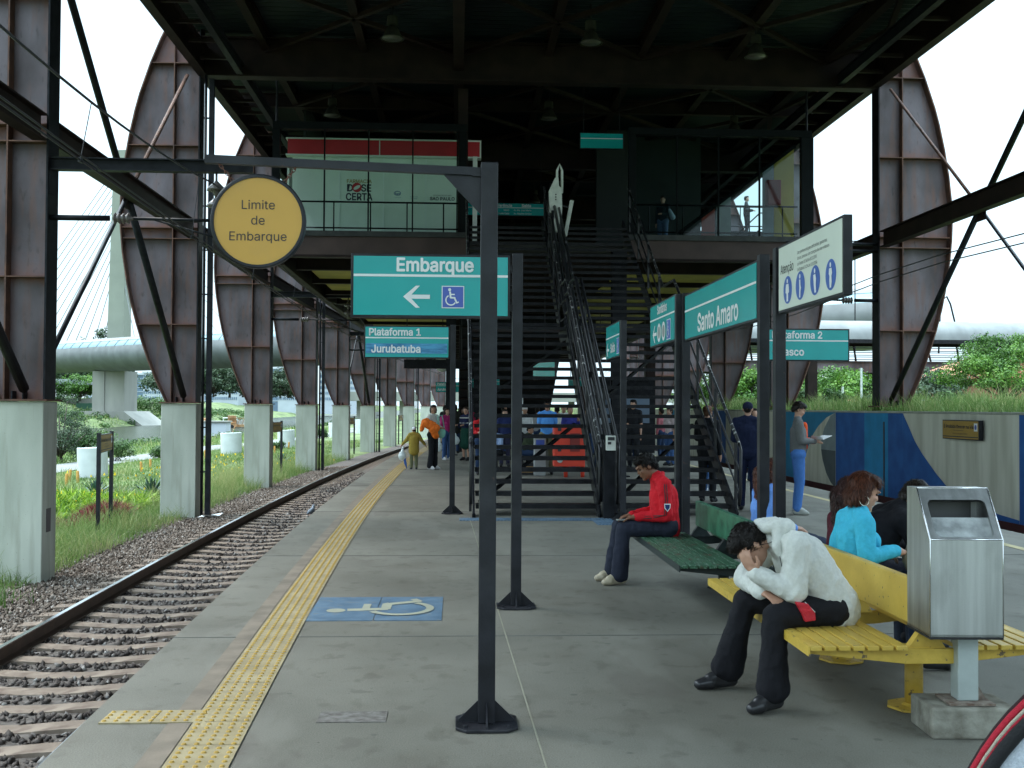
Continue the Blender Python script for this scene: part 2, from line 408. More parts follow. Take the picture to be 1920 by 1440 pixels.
mb.add(vs, [(j*nx+i, j*nx+i+1, (j+1)*nx+i+1, (j+1)*nx+i) for j in range(len(ys)-1) for i in range(nx-1)])
GRASSG = mat('grass_ground', (.032, .062, .014), .95, 0, .2, .22, .3, 12, col2=(.10, .145, .042), lo=.35, hi=.62)
chips_and_glare(GRASSG, .9, .56, .66, (.13, .10, .06), amt=.5)
o = structure('ground', mb, GRASSG, smooth=True)
# river
mb = MB(); vs = []
for y in ys: vs += [(-100 + curve(y), y, -2.95), (-28 + curve(y), y, -2.95)]
mb.add(vs, [(2*j, 2*j+1, 2*j+3, 2*j+2) for j in range(len(ys)-1)])
RIV = mat('river_water', (.024, .032, .018), .25, 0, .2, .3, .05, 3, col2=(.035, .042, .026), spec=.03); structure('river_water', mb, RIV)
# riverside path (pale asphalt)
mb = MB(); vs = []
yy = list(np.arange(10, 160, 3.0))
for y in yy:
    for x in (-21.3, -20.2, -19.1, -18.0): X = x + curve(y); vs.append((X, y, gz(X, y) + .03))
mb.add(vs, [(j*4+i, j*4+i+1, (j+1)*4+i+1, (j+1)*4+i) for j in range(len(yy)-1) for i in range(3)])
structure('path', mb, mat('path_asphalt', (.13, .135, .13), .9, 0, .1, 1, .1, 30))
# ballast bed sheet (stones lie on it)
mb = MB(); prof = [(-4.62, -1.15), (-4.1, -1.13), (-3.3, -1.07), (-2.8, -1.06), (-.3, -1.07), (-.02, -1.09)]
yy = list(np.arange(-6, 130, 2.0)); vs = []
for y in yy:
    for (ox, z) in prof: vs.append((EDGE(y) + ox, y, z))
k = len(prof); mb.add(vs, [(j*k+i, j*k+i+1, (j+1)*k+i+1, (j+1)*k+i) for j in range(len(yy)-1) for i in range(k-1)])
structure('ballast_bed', mb, mat('ballast_dirt', (.045, .036, .030), .95, 0, .2, 12, .5, 60, col2=(.11, .095, .085)))
mb = MB(); vs = []
for y in yy: vs += [(7.5 + curve(y)*.8, y, -1.05), (10.41 + curve(y), y, -1.05)]
mb.add(vs, [(2*j, 2*j+1, 2*j+3, 2*j+2) for j in range(len(yy)-1)])
structure('track_bed', mb, mat('ballast_dirt_dark', (.07, .06, .05), .95, 0, .2, 12, .5, 60, col2=(.13, .11, .10)))

# ballast stones: one mesh, uncountable
def stones(n, region, seed, szr=(.022, .042)):
    rg = np.random.default_rng(seed)
    base = np.array([(1, 0, 0), (-1, 0, 0), (0, 1, 0), (0, -1, 0), (0, 0, 1), (0, 0, -1)], float)
    tri = np.array([(0, 2, 4), (2, 1, 4), (1, 3, 4), (3, 0, 4), (2, 0, 5), (1, 2, 5), (3, 1, 5), (0, 3, 5)])
    P = region(rg, n); n = len(P)
    s = rg.uniform(*szr, n)
    V = base[None] * s[:, None, None] * rg.uniform(.55, 1.25, (n, 6, 3)) + rg.normal(0, .25, (n, 6, 3)) * s[:, None, None]
    a = rg.uniform(0, 6.28, n); c, q = np.cos(a), np.sin(a)
    V = np.stack([V[..., 0]*c[:, None]-V[..., 1]*q[:, None], V[..., 0]*q[:, None]+V[..., 1]*c[:, None], V[..., 2]], -1) + P[:, None]
    F = (tri[None] + (np.arange(n)*6)[:, None, None]).reshape(-1, 3)
    return V.reshape(-1, 3), F
def np_mesh(name, V, F, mats, parent=None, attr=None):
    me = bpy.data.meshes.new(name); k = F.shape[1]
    me.vertices.add(len(V)); me.vertices.foreach_set('co', np.asarray(V, np.float32).ravel())
    me.loops.add(F.size); me.loops.foreach_set('vertex_index', F.astype(np.int32).ravel())
    me.polygons.add(len(F)); me.polygons.foreach_set('loop_start', np.arange(0, F.size, k, dtype=np.int32))
    me.polygons.foreach_set('loop_total', np.full(len(F), k, dtype=np.int32))
    me.update(calc_edges=True)
    if attr is not None:
        a = me.attributes.new('tint', 'FLOAT', 'POINT'); a.data.foreach_set('value', np.asarray(attr, np.float32))
    for mm in (mats if isinstance(mats, (list, tuple)) else [mats]): me.materials.append(mm)
    o = bpy.data.objects.new(name, me); COL.objects.link(o)
    if parent: o.parent = parent
    return o
def tintmat(name, ramp, rough=.8, spec=.3, transl=0):
    m = bpy.data.materials.new(name); m.use_nodes = True; N = m.node_tree.nodes; L = m.node_tree.links
    b = N['Principled BSDF']; b.inputs['Roughness'].default_value = rough; b.inputs['Specular IOR Level'].default_value = spec
    a = N.new('ShaderNodeAttribute'); a.attribute_name = 'tint'; r = N.new('ShaderNodeValToRGB')
    e = r.color_ramp.elements
    e[0].position = ramp[0][0]; e[0].color = ramp[0][1] + (1,); e[1].position = ramp[-1][0]; e[1].color = ramp[-1][1] + (1,)
    for p, c in ramp[1:-1]: x = e.new(p); x.color = c + (1,)
    L.new(a.outputs['Fac'], r.inputs[0]); L.new(r.outputs[0], b.inputs['Base Color'])
    if transl:
        tr = N.new('ShaderNodeBsdfTranslucent'); L.new(r.outputs[0], tr.inputs[0]); mx = N.new('ShaderNodeMixShader'); mx.inputs[0].default_value = transl
        L.new(b.outputs[0], mx.inputs[1]); L.new(tr.outputs[0], mx.inputs[2]); L.new(mx.outputs[0], N['Material Output'].inputs[0])
    return m
NPC = np.vectorize(curve)
def bedz(o):
    return np.interp(o, [p[0] for p in prof], [p[1] for p in prof])
def reg_shoulder(rg, n):
    Y = 6 + 44 * rg.random(n) ** 1.5; o = rg.uniform(-4.55, -2.95, n)
    return np.stack([-2.25 + NPC(Y) + o, Y, bedz(o) + rg.uniform(0, .03, n)], 1)
def reg_cess(rg, n):
    Y = 6 + 34 * rg.random(n) ** 1.5; o = rg.uniform(-5.1, -4.4, n)
    return np.stack([-2.25 + NPC(Y) + o, Y, -1.12 + rg.uniform(0, .015, n)], 1)
def reg_between(rg, n):
    Y = 5 + 40 * rg.random(n) ** 1.4; o = rg.uniform(-2.75, -.05, n)
    ph = ((Y - 4.9) % .62) / .62
    keep = (ph > .47) & (ph < .98); Y = Y[keep]; o = o[keep]
    return np.stack([-2.25 + NPC(Y) + o, Y, -1.065 + rg.uniform(-.01, .02, len(Y))], 1)
Vs, Fs = stones(30000, reg_shoulder, 1, (.018, .036))
STN = tintmat('ballast_stone', [(0, (.060, .044, .034)), (.5, (.125, .098, .078)), (.9, (.20, .17, .145)), (1, (.32, .30, .28))], .85)
rg = np.random.default_rng(3)
tag(np_mesh('ballast_stones', Vs, Fs, STN, attr=np.repeat(rg.random(len(Vs)//6)**1.3, 6)), 'grey brown ballast stones of the shoulder beside the far rail', 'ballast', kind='stuff')
Vs, Fs = stones(4000, reg_cess, 5)
tag(np_mesh('scattered_stones', Vs, Fs, STN, attr=np.repeat(rg.random(len(Vs)//6)**1.3, 6)), 'loose stones scattered at the foot of the ballast', 'stones', kind='stuff')
Vs, Fs = stones(24000, reg_between, 2)
STD = tintmat('dark_ballast_stone', [(0, (.028, .022, .020)), (.8, (.075, .062, .055)), (1, (.22, .21, .20))], .8)
tag(np_mesh('dark_ballast_stones', Vs, Fs, STD, attr=np.repeat(rg.random(len(Vs)//6)**1.6, 6)), 'dark oily ballast stones between the sleepers', 'ballast', kind='stuff')

# sleepers
SLP = mat('sleeper_concrete', (.135, .098, .072), .85, 0, .15, 4, .15, 40, col2=(.20, .158, .122)); chips_and_glare(SLP, 6, .52, .64, (.085, .055, .04), amt=.7)
mb = MB(); sec = [(-1.15, .0), (-1.15, .03), (-.85, .035), (-.45, .0), (.45, .0), (.85, .035), (1.15, .03)]
pts = [(-1.35, .03), (-1.0, .045), (-.6, .03), (-.2, .0), (.2, .0), (.6, .03), (1.0, .045), (1.35, .03)]
vs = []
for x, z in pts: vs += [(x, -.155, -.16), (x, -.125, z), (x, .125, z), (x, .155, -.16)]
k = len(pts)
mb.add(vs, [(i*4+j, i*4+j+1, (i+1)*4+j+1, (i+1)*4+j) for i in range(k-1) for j in range(3)] + [(0, 1, 2, 3), tuple((k-1)*4+j for j in (3, 2, 1, 0))])
TRK = -1.80       # track centre, from the platform edge
slp0 = None
for i in range(120):
    Y = 5.05 + i * .62
    x = EDGE(Y) + TRK
    if slp0 is None:
        o = slp0 = mb.build('sleeper', SLP)
        tag(o, 'worn concrete sleeper crossing under the two rails beside the platform', 'sleeper', 'concrete sleepers of the track')
    else: o = slp0.copy(); COL.objects.link(o)
    o.location = (x, Y, -1.06); o.rotation_euler = (0, 0, -math.atan((curve(Y+.5)-curve(Y-.5))) + random.uniform(-.004, .004))
# rails
RAILM = mat('rail_side', (.060, .036, .026), .7, .3, .2, 6, .1, 40); RTOP = mat('rail_head', (.55, .56, .58), .22, 1.0, .05, 3)
for side, lab in ((-.80, 'shiny worn rail on the far side of the track from the platform'), (.93, 'rail nearest the platform, half hidden below its edge')):
    mb = MB(); pr = [(-.07, 0), (-.07, .015), (-.01, .03), (-.01, .12), (-.036, .13), (-.036, .165), (-.028, .172), (.028, .172), (.036, .165), (.036, .13), (.01, .12), (.01, .03), (.07, .015), (.07, 0)]
    yy = np.arange(-6, 125, 1.5); vs = []
    for y in yy:
        for (ox, z) in pr: vs.append((EDGE(y) + TRK + side + ox, y, z - 1.03))
    k = len(pr)
    for j in range(len(yy)-1):
        for i in range(k-1):
            mb.f.append((j*k+i, j*k+i+1, (j+1)*k+i+1, (j+1)*k+i)); mb.mi.append(1 if i in (6,) else 0)
    mb.v = vs
    tag(mb.build('rail', [RAILM, RTOP]), lab, 'rail')
# ================================================================== STEEL FRAMES
XL, XR = -6.47, 10.83
WOUT = [(1.74, .72), (2.3, .98), (2.76, 1.16), (3.25, 1.33), (3.68, 1.46), (4.2, 1.60), (4.69, 1.70), (5.46, 1.82), (6.0, 1.87), (6.4, 1.885), (7.0, 1.87), (7.66, 1.80), (8.34, 1.69), (9.0, 1.55), (9.42, 1.44), (10.2, 1.18), (10.8, .94), (11.3, .70), (11.7, .46), (11.95, .28)]
RIBZ = [3.66, 5.80, 6.07, 8.13, 10.2]
ZB = 1.74
def winterp(z): return float(np.interp(z, [p[0] for p in WOUT], [p[1] for p in WOUT]))
def crescent(label, x, y, side, proto=None):
    """side -1: bulges towards -X.  local x = outward distance"""
    if proto: return dup(proto, (x, y, 0), 0, label)
    t = thing('steel_crescent_column', label, 'steel column', (x, y, 0), 0, 'curved steel columns of the station')
    s = side
    # web as a grid so rust can gather above the ribs
    mb = MB(); zs = sorted(set(list(np.arange(ZB, 11.95, .16)) + [11.95])); us = np.linspace(0, 1, 9); vs = []
    for yy in (-.012, .012):
        for z in zs:
            for u in us: vs.append((s * (.02 + u * (winterp(z) - .03)), yy, z))
    k = len(us); n = len(zs)
    for q in range(2):
        for j in range(n-1):
            for i in range(k-1):
                a = q*n*k + j*k + i; mb.f.append((a, a+1, a+k+1, a+k)); mb.mi.append(0)
    mb.v = vs
    w = mb.build('web_plate', RUSTY, t, smooth=True)
    def wf(c):
        v = 0
        for r in [ZB] + RIBZ:
            d = c.z - r
            if d >= -.02: v = max(v, .95 * math.exp(-d / .28))
        u = abs(c.x); e = min(abs(u - winterp(c.z)), abs(u - .02), abs(u-.62))
        v = max(v, .55 * math.exp(-e / .05))
        if c.z > 10.2: v = max(v, .75)
        return v * .8
    wear(w, wf)
    # flanges
    mb = MB(); mb.box(min(0, s*-.03), max(0, s*-.03), -.23, .23, ZB, 11.3)
    mb.build('inner_flange', STEEL, t)
    mb = MB(); n = len(WOUT); vs = []
    for z, wd in WOUT:
        for yy in (-.23, .23):
            for th in (0, .03): vs.append((s * (wd + th), yy, z + (.0 if th == 0 else .01)))
    mb.add(vs, [(i*4+a, i*4+b, (i+1)*4+b, (i+1)*4+a) for i in range(n-1) for a, b in ((0, 1), (1, 3), (3, 2), (2, 0))])
    mb.build('outer_flange', RIB, t)
    for yy in (-1, 1):
        for r in RIBZ:
            mb = MB(); wd = winterp(r) - .012; y0, y1 = sorted((yy * .015, yy * .20))
            for a, b in ((.005, .60), (.635, wd)): mb.box(min(s*a, s*b), max(s*a, s*b), y0, y1, r, r + .02)
            mb.build('rib', RIB, t)
        mb = MB(); y0, y1 = sorted((yy * .014, yy * .20)); a, b = sorted((s*.605, s*.63)); mb.box(a, b, y0, y1, ZB, 11.1)
        mb.build('stiffener', RIB, t)
        for xx in (.33, .50):
            mb = MB(); mb.bar((s*xx, yy*.1, ZB), (s*xx, yy*.1, ZB+.13), .02, .16, (0, 1, 0)); mb.build('gusset', STEEL, t)
    mb = MB(); a, b = sorted((s*-.1, s*.86)); mb.box(a, b, -.34, .34, ZB-.03, ZB); mb.build('base_plate', RIB, t)
    return t
def cpos(k): return 17.7 + 10 * (k - 1)
ORD = ['nearest', 'second', 'third', 'fourth', 'fifth', 'sixth', 'seventh', 'eighth', 'ninth', 'tenth']
def xleft(Y): return XL + (.00078 * (Y-25) ** 2 if Y > 25 else 0)
def xright(Y): return XR + (.00085 * (Y-27) ** 2 if Y > 27 else 0)
L0 = None; P0 = None
def ang(fx, Y): return -math.atan((fx(Y + 1) - fx(Y - 1)) / 2)
for k in range(1, 11):
    Y = cpos(k); x = xleft(Y)
    lab = ('rusty curved steel column on a concrete pillar, %s in the left row' % ORD[k-1]) if k > 1 else 'nearest rusty steel column at the left edge of the photo'
    c = crescent(lab, x, Y, -1, L0); L0 = L0 or c; c.rotation_euler.z = ang(xleft, Y)
    # concrete pillar below
    lab = ('pale concrete pillar in the grass, %s in the left row' % ORD[k-1]) if k > 1 else 'nearest pale concrete pillar with a small dark plate, cut by the left edge'
    if P0 is None:
        mb = MB(); mb.box(-.86, 0, -.30, .30, -1.6, ZB - .035)
        P0 = mb.build('concrete_pillar', CONC, bevel=.015); tag(P0, lab, 'pillar', 'concrete pillars in the left row'); q = P0
        q.location = (x + .04, Y, 0)
        pl = MB(); pl.box(0, .008, -.13, .05, -.35, .02); pl.build('plate', mat('dark_plate', (.10, .09, .09), .8), q)
        continue
    q = P0.copy(); COL.objects.link(q); q['label'] = lab
    q.location = (x + .04, Y, 0); q.rotation_euler.z = ang(xleft, Y)
R0 = None
RP = None
for k in range(1, 11):
    Y = cpos(k); x = xright(Y)
    if k == 1: continue        # outside the frame
    c = crescent('brown curved steel column rising behind the mural wall, %s on the right' % ORD[k-2], x, Y, 1, R0); R0 = R0 or c; c.rotation_euler.z = ang(xright, Y)

# longitudinal beams with X bracing, left and right; one thing per bay
def bay(side, k, fx, labels):
    Ya, Yb = cpos(k), cpos(k + 1); a = Vector((fx(Ya), Ya, 0)); b = Vector((fx(Yb), Yb, 0))
    if k == 1 and side > 0: a.x = fx(Yb)
    s = side; off = Vector((s * .10, 0, 0)); z = 6.02
    mb = MB(); d = (b - a).normalized()
    e0 = .0 if k == 0 else .24
    mb.ibeam(a + off + d*e0 + Vector((0, 0, z)), b + off - d*.24 + Vector((0, 0, z)), .22, .42, .03)
    tag(mb.build('longitudinal_beam', GIRD), labels[0], 'steel beam', 'longitudinal beams between the columns')
    if not BR: return
    t = thing('cross_bracing', labels[1], 'bracing', (0, 0, 0), 0, 'crossed tubes bracing the columns')
    o2 = Vector((s * .30, 0, 0))
    A0, A1 = a + o2 + d*.2 + Vector((0, 0, 1.9)), a + o2 + Vector((0, 0, 9.9)) + d*.2
    B0, B1 = b + o2 - d*.2 + Vector((0, 0, 1.9)), b + o2 + Vector((0, 0, 9.9)) - d*.2
    m0 = (a + b) / 2 + o2 + Vector((0, 0, 5.95))
    for p, q, r in ((A1, m0, .065 if side > 0 else .07), (m0, B0, .065 if side > 0 else .08), (A0, m0, .045 if side < 0 else .036), (m0, B1, .045 if side < 0 else .036)):
        mb = MB(); mb.tube([p, q], r, 10); mb.build('brace_tube', STEEL if r > .06 or p is A0 else RIB, t, smooth=True)
    mb = MB(); mb.cbox(m0, .02, .5, .55); mb.build('gusset_plate', GIRD, t)
for k in range(0, 8):
    BR = k in (0, 1, 5)
    n = ['just in front of the nearest left column', 'between the nearest and second left columns', 'between the second and third left columns', 'between the third and fourth left columns', 'between the fourth and fifth left columns', 'between the fifth and sixth left columns', 'between the sixth and seventh left columns', 'between the seventh and eighth left columns'][k]
    bay(-1, k, xleft, ('dark brown beam running ' + n, 'dark crossed steel tubes ' + n))
for k in range(1, 4):
    BR = k == 1
    n = ['at the right edge in front of the right columns', 'between the first and second right columns', 'between the second and third right columns'][k-1]
    bay(1, k, xright, ('dark brown beam ' + n, 'dark crossed steel tubes ' + n))

# catenary: bracket beams on the odd frames, insulators, wires
INS = mat('insulator_glaze', (.10, .085, .08), .25, 0, .2, 10)
for k, lab in ((1, 'dark cantilever beam with bell insulators over the track by the nearest column'), (3, 'dark cantilever arm with insulators at the third left column'), (5, 'dark cantilever arm with insulators at the fifth left column')):
    Y = cpos(k); x = xleft(Y)
    t = thing('catenary_bracket', lab, 'catenary bracket', (x, Y - .1, 0), 0, 'overhead line brackets')
    mb = MB(); mb.ibeam((.03, 0, 5.47), (3.2, 0, 5.47), .16, .2, .02); mb.build('arm_beam', STEEL, t)
    mb = MB(); mb.bar((.03, 0, 5.3), (.03, 0, 5.0), .04, .2); mb.build('bracket_plate', STEEL, t)
    mb = MB(); mb.tube([(.03, 0, 4.62), (.95, 0, 4.62)], .045, 8); mb.build('strut', STEEL, t, smooth=True)
    pr = [(.02, 0), (.03, .02)]
    for i in range(4): pr += [(.085, .03 + i*.07), (.09, .045 + i*.07), (.04, .06 + i*.07)]
    pr += [(.03, .3), (.02, .34)]
    mb = MB(); mb.lathe(pr, (1.0, 0, 4.62), 12, Matrix.Rotation(R(90), 4, 'Y')); mb.build('strut_insulator', INS, t, smooth=True)
    mb = MB(); mb.tube([(1.33, 0, 4.62), (3.0, 0, 4.60)], .028, 6); mb.tube([(1.6, 0, 4.62), (3.1, 0, 4.2)], .018, 6); mb.build('registration_arm', STEEL, t, smooth=True)
    mb = MB(); mb.tube([(2.62, 0, 5.37), (2.62, 0, 5.22)], .018, 6)
    for i in range(2): mb.lathe([(.02, 0), (.14, -.12), (.15, -.16), (.08, -.155), (.05, -.10), (.05, -.2), (.02, -.26)], (2.62, 0, 5.24 - i*.26), 14)
    mb.build('bell_insulator', INS, t, smooth=True)
WIREM = mat('wire', (.03, .03, .035), .5, .3)
def wire(label, pts, r=.012, drops=None):
    mb = MB(); mb.tube(pts, r, 5)
    o = mb.build('overhead_wire', WIREM, smooth=True)
    return tag(o, label, 'overhead wire', 'overhead line wires')
xt = lambda Y: EDGE(Y) + TRK
def sagline(z0, sag, off, Y0=3, Y1=97.7, S=20.0, ph=17.7):
    pts = []
    Y = Y0
    while Y <= Y1:
        u = ((Y - ph) % S) / S; pts.append((xt(Y) + off, Y, z0 - sag * 4 * u * (1 - u))); Y += 1.0
    return pts
ms = sagline(5.15, .55, .25); ct = sagline(4.10, 0.02, .15); ct2 = sagline(4.10, .02, .22)
wire('upper carrier wire sagging over the left track', ms, .014)
w = wire('lower contact wire over the left track, with thin droppers', ct, .011)
wire('second contact wire running close beside the lower one', ct2, .010)
for i in range(3, len(ms), 5):
    if ms[i][2] - ct[i][2] > .1: mb = MB(); mb.tube([ms[i], ct[i]], .005, 4); mb.cbox(ct[i], .03, .06, .05); mb.build('dropper', WIREM, w)
wr = []
for off, z in ((9.0, 4.55), (9.08, 4.42)):
    wr.append(wire('upper overhead wire crossing the right columns' if z > 4.5 else 'lower overhead wire crossing the right columns', [(off + curve(Y)*.9, Y, z - .25*math.sin(Y*.15)**2) for Y in range(8, 90, 3)], .012))

t = thing('catenary_bracket', 'dark insulated bracket arm on the nearest right column', 'catenary bracket', (XR, 27.6, 0), 0, 'overhead line brackets')
mb = MB(); mb.tube([(0, 0, 4.45), (-.62, 0, 4.45)], .045, 8); mb.build('strut', STEEL, t, smooth=True)
mb = MB(); mb.lathe([(r, z) for r, z in pr], (-.66, 0, 4.45), 12, Matrix.Rotation(R(-90), 4, 'Y')); mb.build('strut_insulator', INS, t, smooth=True)
mb = MB(); mb.tube([(-1.0, 0, 4.45), (-2.2, 0, 4.50)], .028, 6); mb.build('registration_arm', STEEL, t, smooth=True)
for z in (5.72, 5.90): mb = MB(); mb.tube([(0, 0, z), (-2.4, 0, z + .02)], .04, 6); mb.build('arm_beam', STEEL, t, smooth=True)
# dark vertical pipes beside some columns
for k, lab in ((2, 'tall black twin pipe standing by the second left pillar'), (4, 'tall black twin pipe standing by the fourth left pillar'), (6, 'tall black twin pipe by the sixth left pillar'), (8, 'tall black twin pipe by the eighth left pillar')):
    Y = cpos(k); x = xleft(Y)
    t = thing('catenary_pole', lab, 'pole', (x + .18, Y - .25, 0), 0, 'dark pipes beside the left pillars')
    mb = MB(); mb.tube([(0, 0, -1.2), (0, 0, 9.9)], .035, 8); mb.build('thin_pipe', STEEL, t, smooth=True)
    mb = MB(); mb.box(.09, .21, -.06, .06, -1.2, 9.8); mb.build('square_post', STEEL, t)
    for z in np.arange(0, 9.7, 1.1): mb = MB(); mb.box(-.04, .12, -.02, .02, z, z + .035); mb.build('clip', STEEL, t)

# ------------------------------------------------------------------ roof
roof = thing('station_roof', 'big dark steel roof spanning both rows of curved columns', 'roof', (0, 0, 0))
RY0, RY1 = -9.5, 75
def rx(Y, x): return x + (.0007 * (Y-30) ** 2 if Y > 30 else 0)
mb = MB(); yy = list(np.arange(RY0, RY1, 8)) + [RY1]
zc = 11.05
nw = 150
vs = []; 
for Y in yy:
    for i in range(nw + 1):
        pass
# corrugated sheet: ridges run across the roof
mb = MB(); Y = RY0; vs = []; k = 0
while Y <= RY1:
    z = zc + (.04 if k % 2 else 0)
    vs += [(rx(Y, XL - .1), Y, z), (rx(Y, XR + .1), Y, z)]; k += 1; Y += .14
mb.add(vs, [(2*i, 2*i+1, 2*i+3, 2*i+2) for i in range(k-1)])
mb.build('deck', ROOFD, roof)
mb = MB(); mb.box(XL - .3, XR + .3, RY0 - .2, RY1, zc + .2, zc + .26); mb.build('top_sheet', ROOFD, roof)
def longi(x, w, h, z, name='purlin', m=None):
    mb = MB(); yy = [RY0, 30] + list(range(36, int(RY1) + 1, 6))
    for a, b in zip(yy[:-1], yy[1:]): mb.ibeam((rx(a, x), a, z), (rx(b, x), b, z), w, h, .025)
    mb.build(name, m or GIRD, roof)
for x in (-4.85, -2.4, 2.3, 4.65, 7.0, 9.5): longi(x, .20, .42, zc - .22)
longi(0, .26, .8, zc - .44, 'ridge_beam')
longi(XL + .08, .22, .75, 10.28, 'edge_beam'); longi(XR - .08, .22, .75, 10.33, 'edge_beam')
longi(XL + 1.0, .15, .3, 10.1, 'edge_beam', STEEL); longi(XR - 1.0, .15, .3, 10.15, 'edge_beam', STEEL)
for sx in (XL + .2, XR - .9):
    Y = RY0
    while Y < 60:
        mb = MB(); mb.bar((rx(Y, sx), Y, 10.12), (rx(Y, sx + .7), Y, 10.12), .08, .08); mb.build('rung', GIRD, roof); Y += 1.25
for k in range(-1, 6):
    Y = cpos(k)
    mb = MB(); mb.ibeam((rx(Y, XL), Y, 10.42), (rx(Y, XR), Y, 10.42), .35, 1.0, .04); mb.build('cross_girder', GIRD, roof)
    mb = MB(); mb.ibeam((rx(Y, XL), Y+5, 10.75), (rx(Y, XR), Y+5, 10.75), .2, .4, .03); mb.build('cross_beam', GIRD, roof)
for Ya in (12.7, 17.7, 22.7, 27.7, 32.7, 37.7):
    for xa, xb in ((-4.85, 0), (0, 4.65), (4.65, 9.5), (9.5, XR)):
        for p, q in (((xa, Ya), (xb, Ya + 5)), ((xb, Ya), (xa, Ya + 5))):
            mb = MB(); mb.bar((p[0], p[1], 10.62), (q[0], q[1], 10.62), .12, .10); mb.build('wind_brace', GIRD, roof)
# high bay lamps
LAMPM = mat('lamp_metal', (.022, .022, .018), .6, 0, .1, 5, col2=(.04, .038, .028), spec=.15)
lamp0 = None
for i, (X, Y, w) in enumerate([(-2.4 + .9, 24.6, 'left'), (3.0, 24.6, 'middle'), (7.0, 25.3, 'right'), (-3.6, 31.3, 'left'), (2.6, 31.2, 'middle'), (8.3, 32.4, 'right'), (3.0, 38, 'middle'), (3.1, 44, 'middle')]):
    row = {24: 'front', 25: 'front', 31: 'second', 32: 'second', 38: 'third', 44: 'fourth'}[int(Y)]
    lab = 'bell shaped lamp hanging under the dark roof, %s of the %s row' % (w, row) if row in ('front', 'second') else 'bell shaped roof lamp of the %s row, above the stairs' % row
    if lamp0 is None:
        t = lamp0 = thing('pendant_lamp', lab, 'lamp', (0, 0, 0), 0, 'bell lamps under the roof')
        mb = MB(); mb.tube([(0, 0, .5), (0, 0, .9)], .02, 6); mb.build('stem', STEEL, t)
        mb = MB(); mb.lathe([(.02, .52), (.12, .50), (.13, .32), (.10, .30), (.02, .30)], n=14); mb.build('ballast_box', LAMPM, t, auto=R(40))
        mb = MB(); mb.lathe([(.09, .28), (.14, .22), (.22, .05), (.27, 0), (.255, .0), (.20, .06), (.12, .20), (.08, .26)], n=18); mb.build('shade', LAMPM, t, smooth=True)
        mb = MB(); mb.lathe([(.0, .0), (.23, .005), (.23, .012), (0, .015)], n=16); mb.build('glass_cover', mat('lamp_glass', (.07, .066, .05), .4), t, smooth=True)
    else: t = dup(lamp0, label=lab)
    t.location = (X, Y, 9.95)
# ================================================================== MEZZANINE
YB = 28.2
mz = thing('mezzanine_building', 'raised glass fronted station hall on brown girders above the platform', 'building', (0, 0, 0))
x0, x1 = -4.70, 9.28; MEND = 92
def rxm(Y, x): return x + (.0007 * (Y-34) ** 2 if Y > 34 else 0)
SILL = mat('sill_steel', (.016, .019, .018), .6, 0, .25, 5, .1, 40, col2=(.035, .038, .034))
FRONTG = mat('front_girder_paint', (.046, .024, .019), .6, 0, .15, 1.5, .05, 40, col2=(.064, .035, .029))
UNDER = mat('underside_panel', (.03, .03, .03), .9, 0, .2, 2); YELP = mat('yellow_panel', (.36, .30, .05), .7, 0, .2, 1)
# front girders either side of the stair opening
for a, b in ((x0, .24), (4.45, x1)):
    mb = MB(); mb.box(a, b, YB, YB + .25, 5.55, 6.02); mb.build('front_girder', FRONTG, mz)
    mb = MB(); mb.box(a - .02, b + .02, YB - .06, YB + .26, 6.023, 6.16); mb.build('sill', SILL, mz)
    mb = MB(); mb.box(a, b, YB - .02, YB + .28, 5.49, 5.547); mb.build('lower_flange', GIRD, mz)
# floor slab behind and its side girders
mb = MB(); yy = [YB + .26, 34] + list(range(40, MEND + 1, 6))
for xa, xb, s in ((x0, .24, YB + .26), (4.45, x1, YB + .26)):
    y0 = YB + .26; mb.box(xa, xb, y0, 29.2, 5.95, 6.1)
for ya, yb in zip(yy[:-1], yy[1:]):
    if yb <= 34: ya = 29.203
    vs = [(rxm(y, x), y, z) for y in (ya, yb) for x in (x0 + .01, x1 - .01) for z in (5.95, 6.1)]
    mb.add(vs, [(0, 1, 3, 2), (4, 6, 7, 5), (0, 2, 6, 4), (1, 5, 7, 3), (0, 4, 5, 1), (2, 3, 7, 6)])
mb.build('floor_slab', UNDER, mz)
for x in (x0 + .12, x1 - .12):
    mb = MB()
    for ya, yb in zip([YB + .27] + yy[1:-1], yy[1:]): mb.ibeam((rxm(ya, x), ya, 5.62), (rxm(yb, x), yb, 5.62), .22, .62, .03)
    mb.build('side_girder', GIRD, mz)
# underside cross beams and yellow panels
for i, Y in enumerate(np.arange(30.5, 88, 3.33)):
    mb = MB(); mb.ibeam((rxm(Y, x0 + .25), Y, 5.68), (rxm(Y, x1 - .25), Y, 5.68), .2, .5, .03); mb.build('cross_beam', GIRD, mz)
    if i < 8:
        for xa in (x0 + .5, 4.7):
            mb = MB(); mb.box(rxm(Y, xa), rxm(Y, xa) + 3.6, Y + .25, Y + 3.1, 5.56, 5.60); mb.build('yellow_panel', YELP, mz)
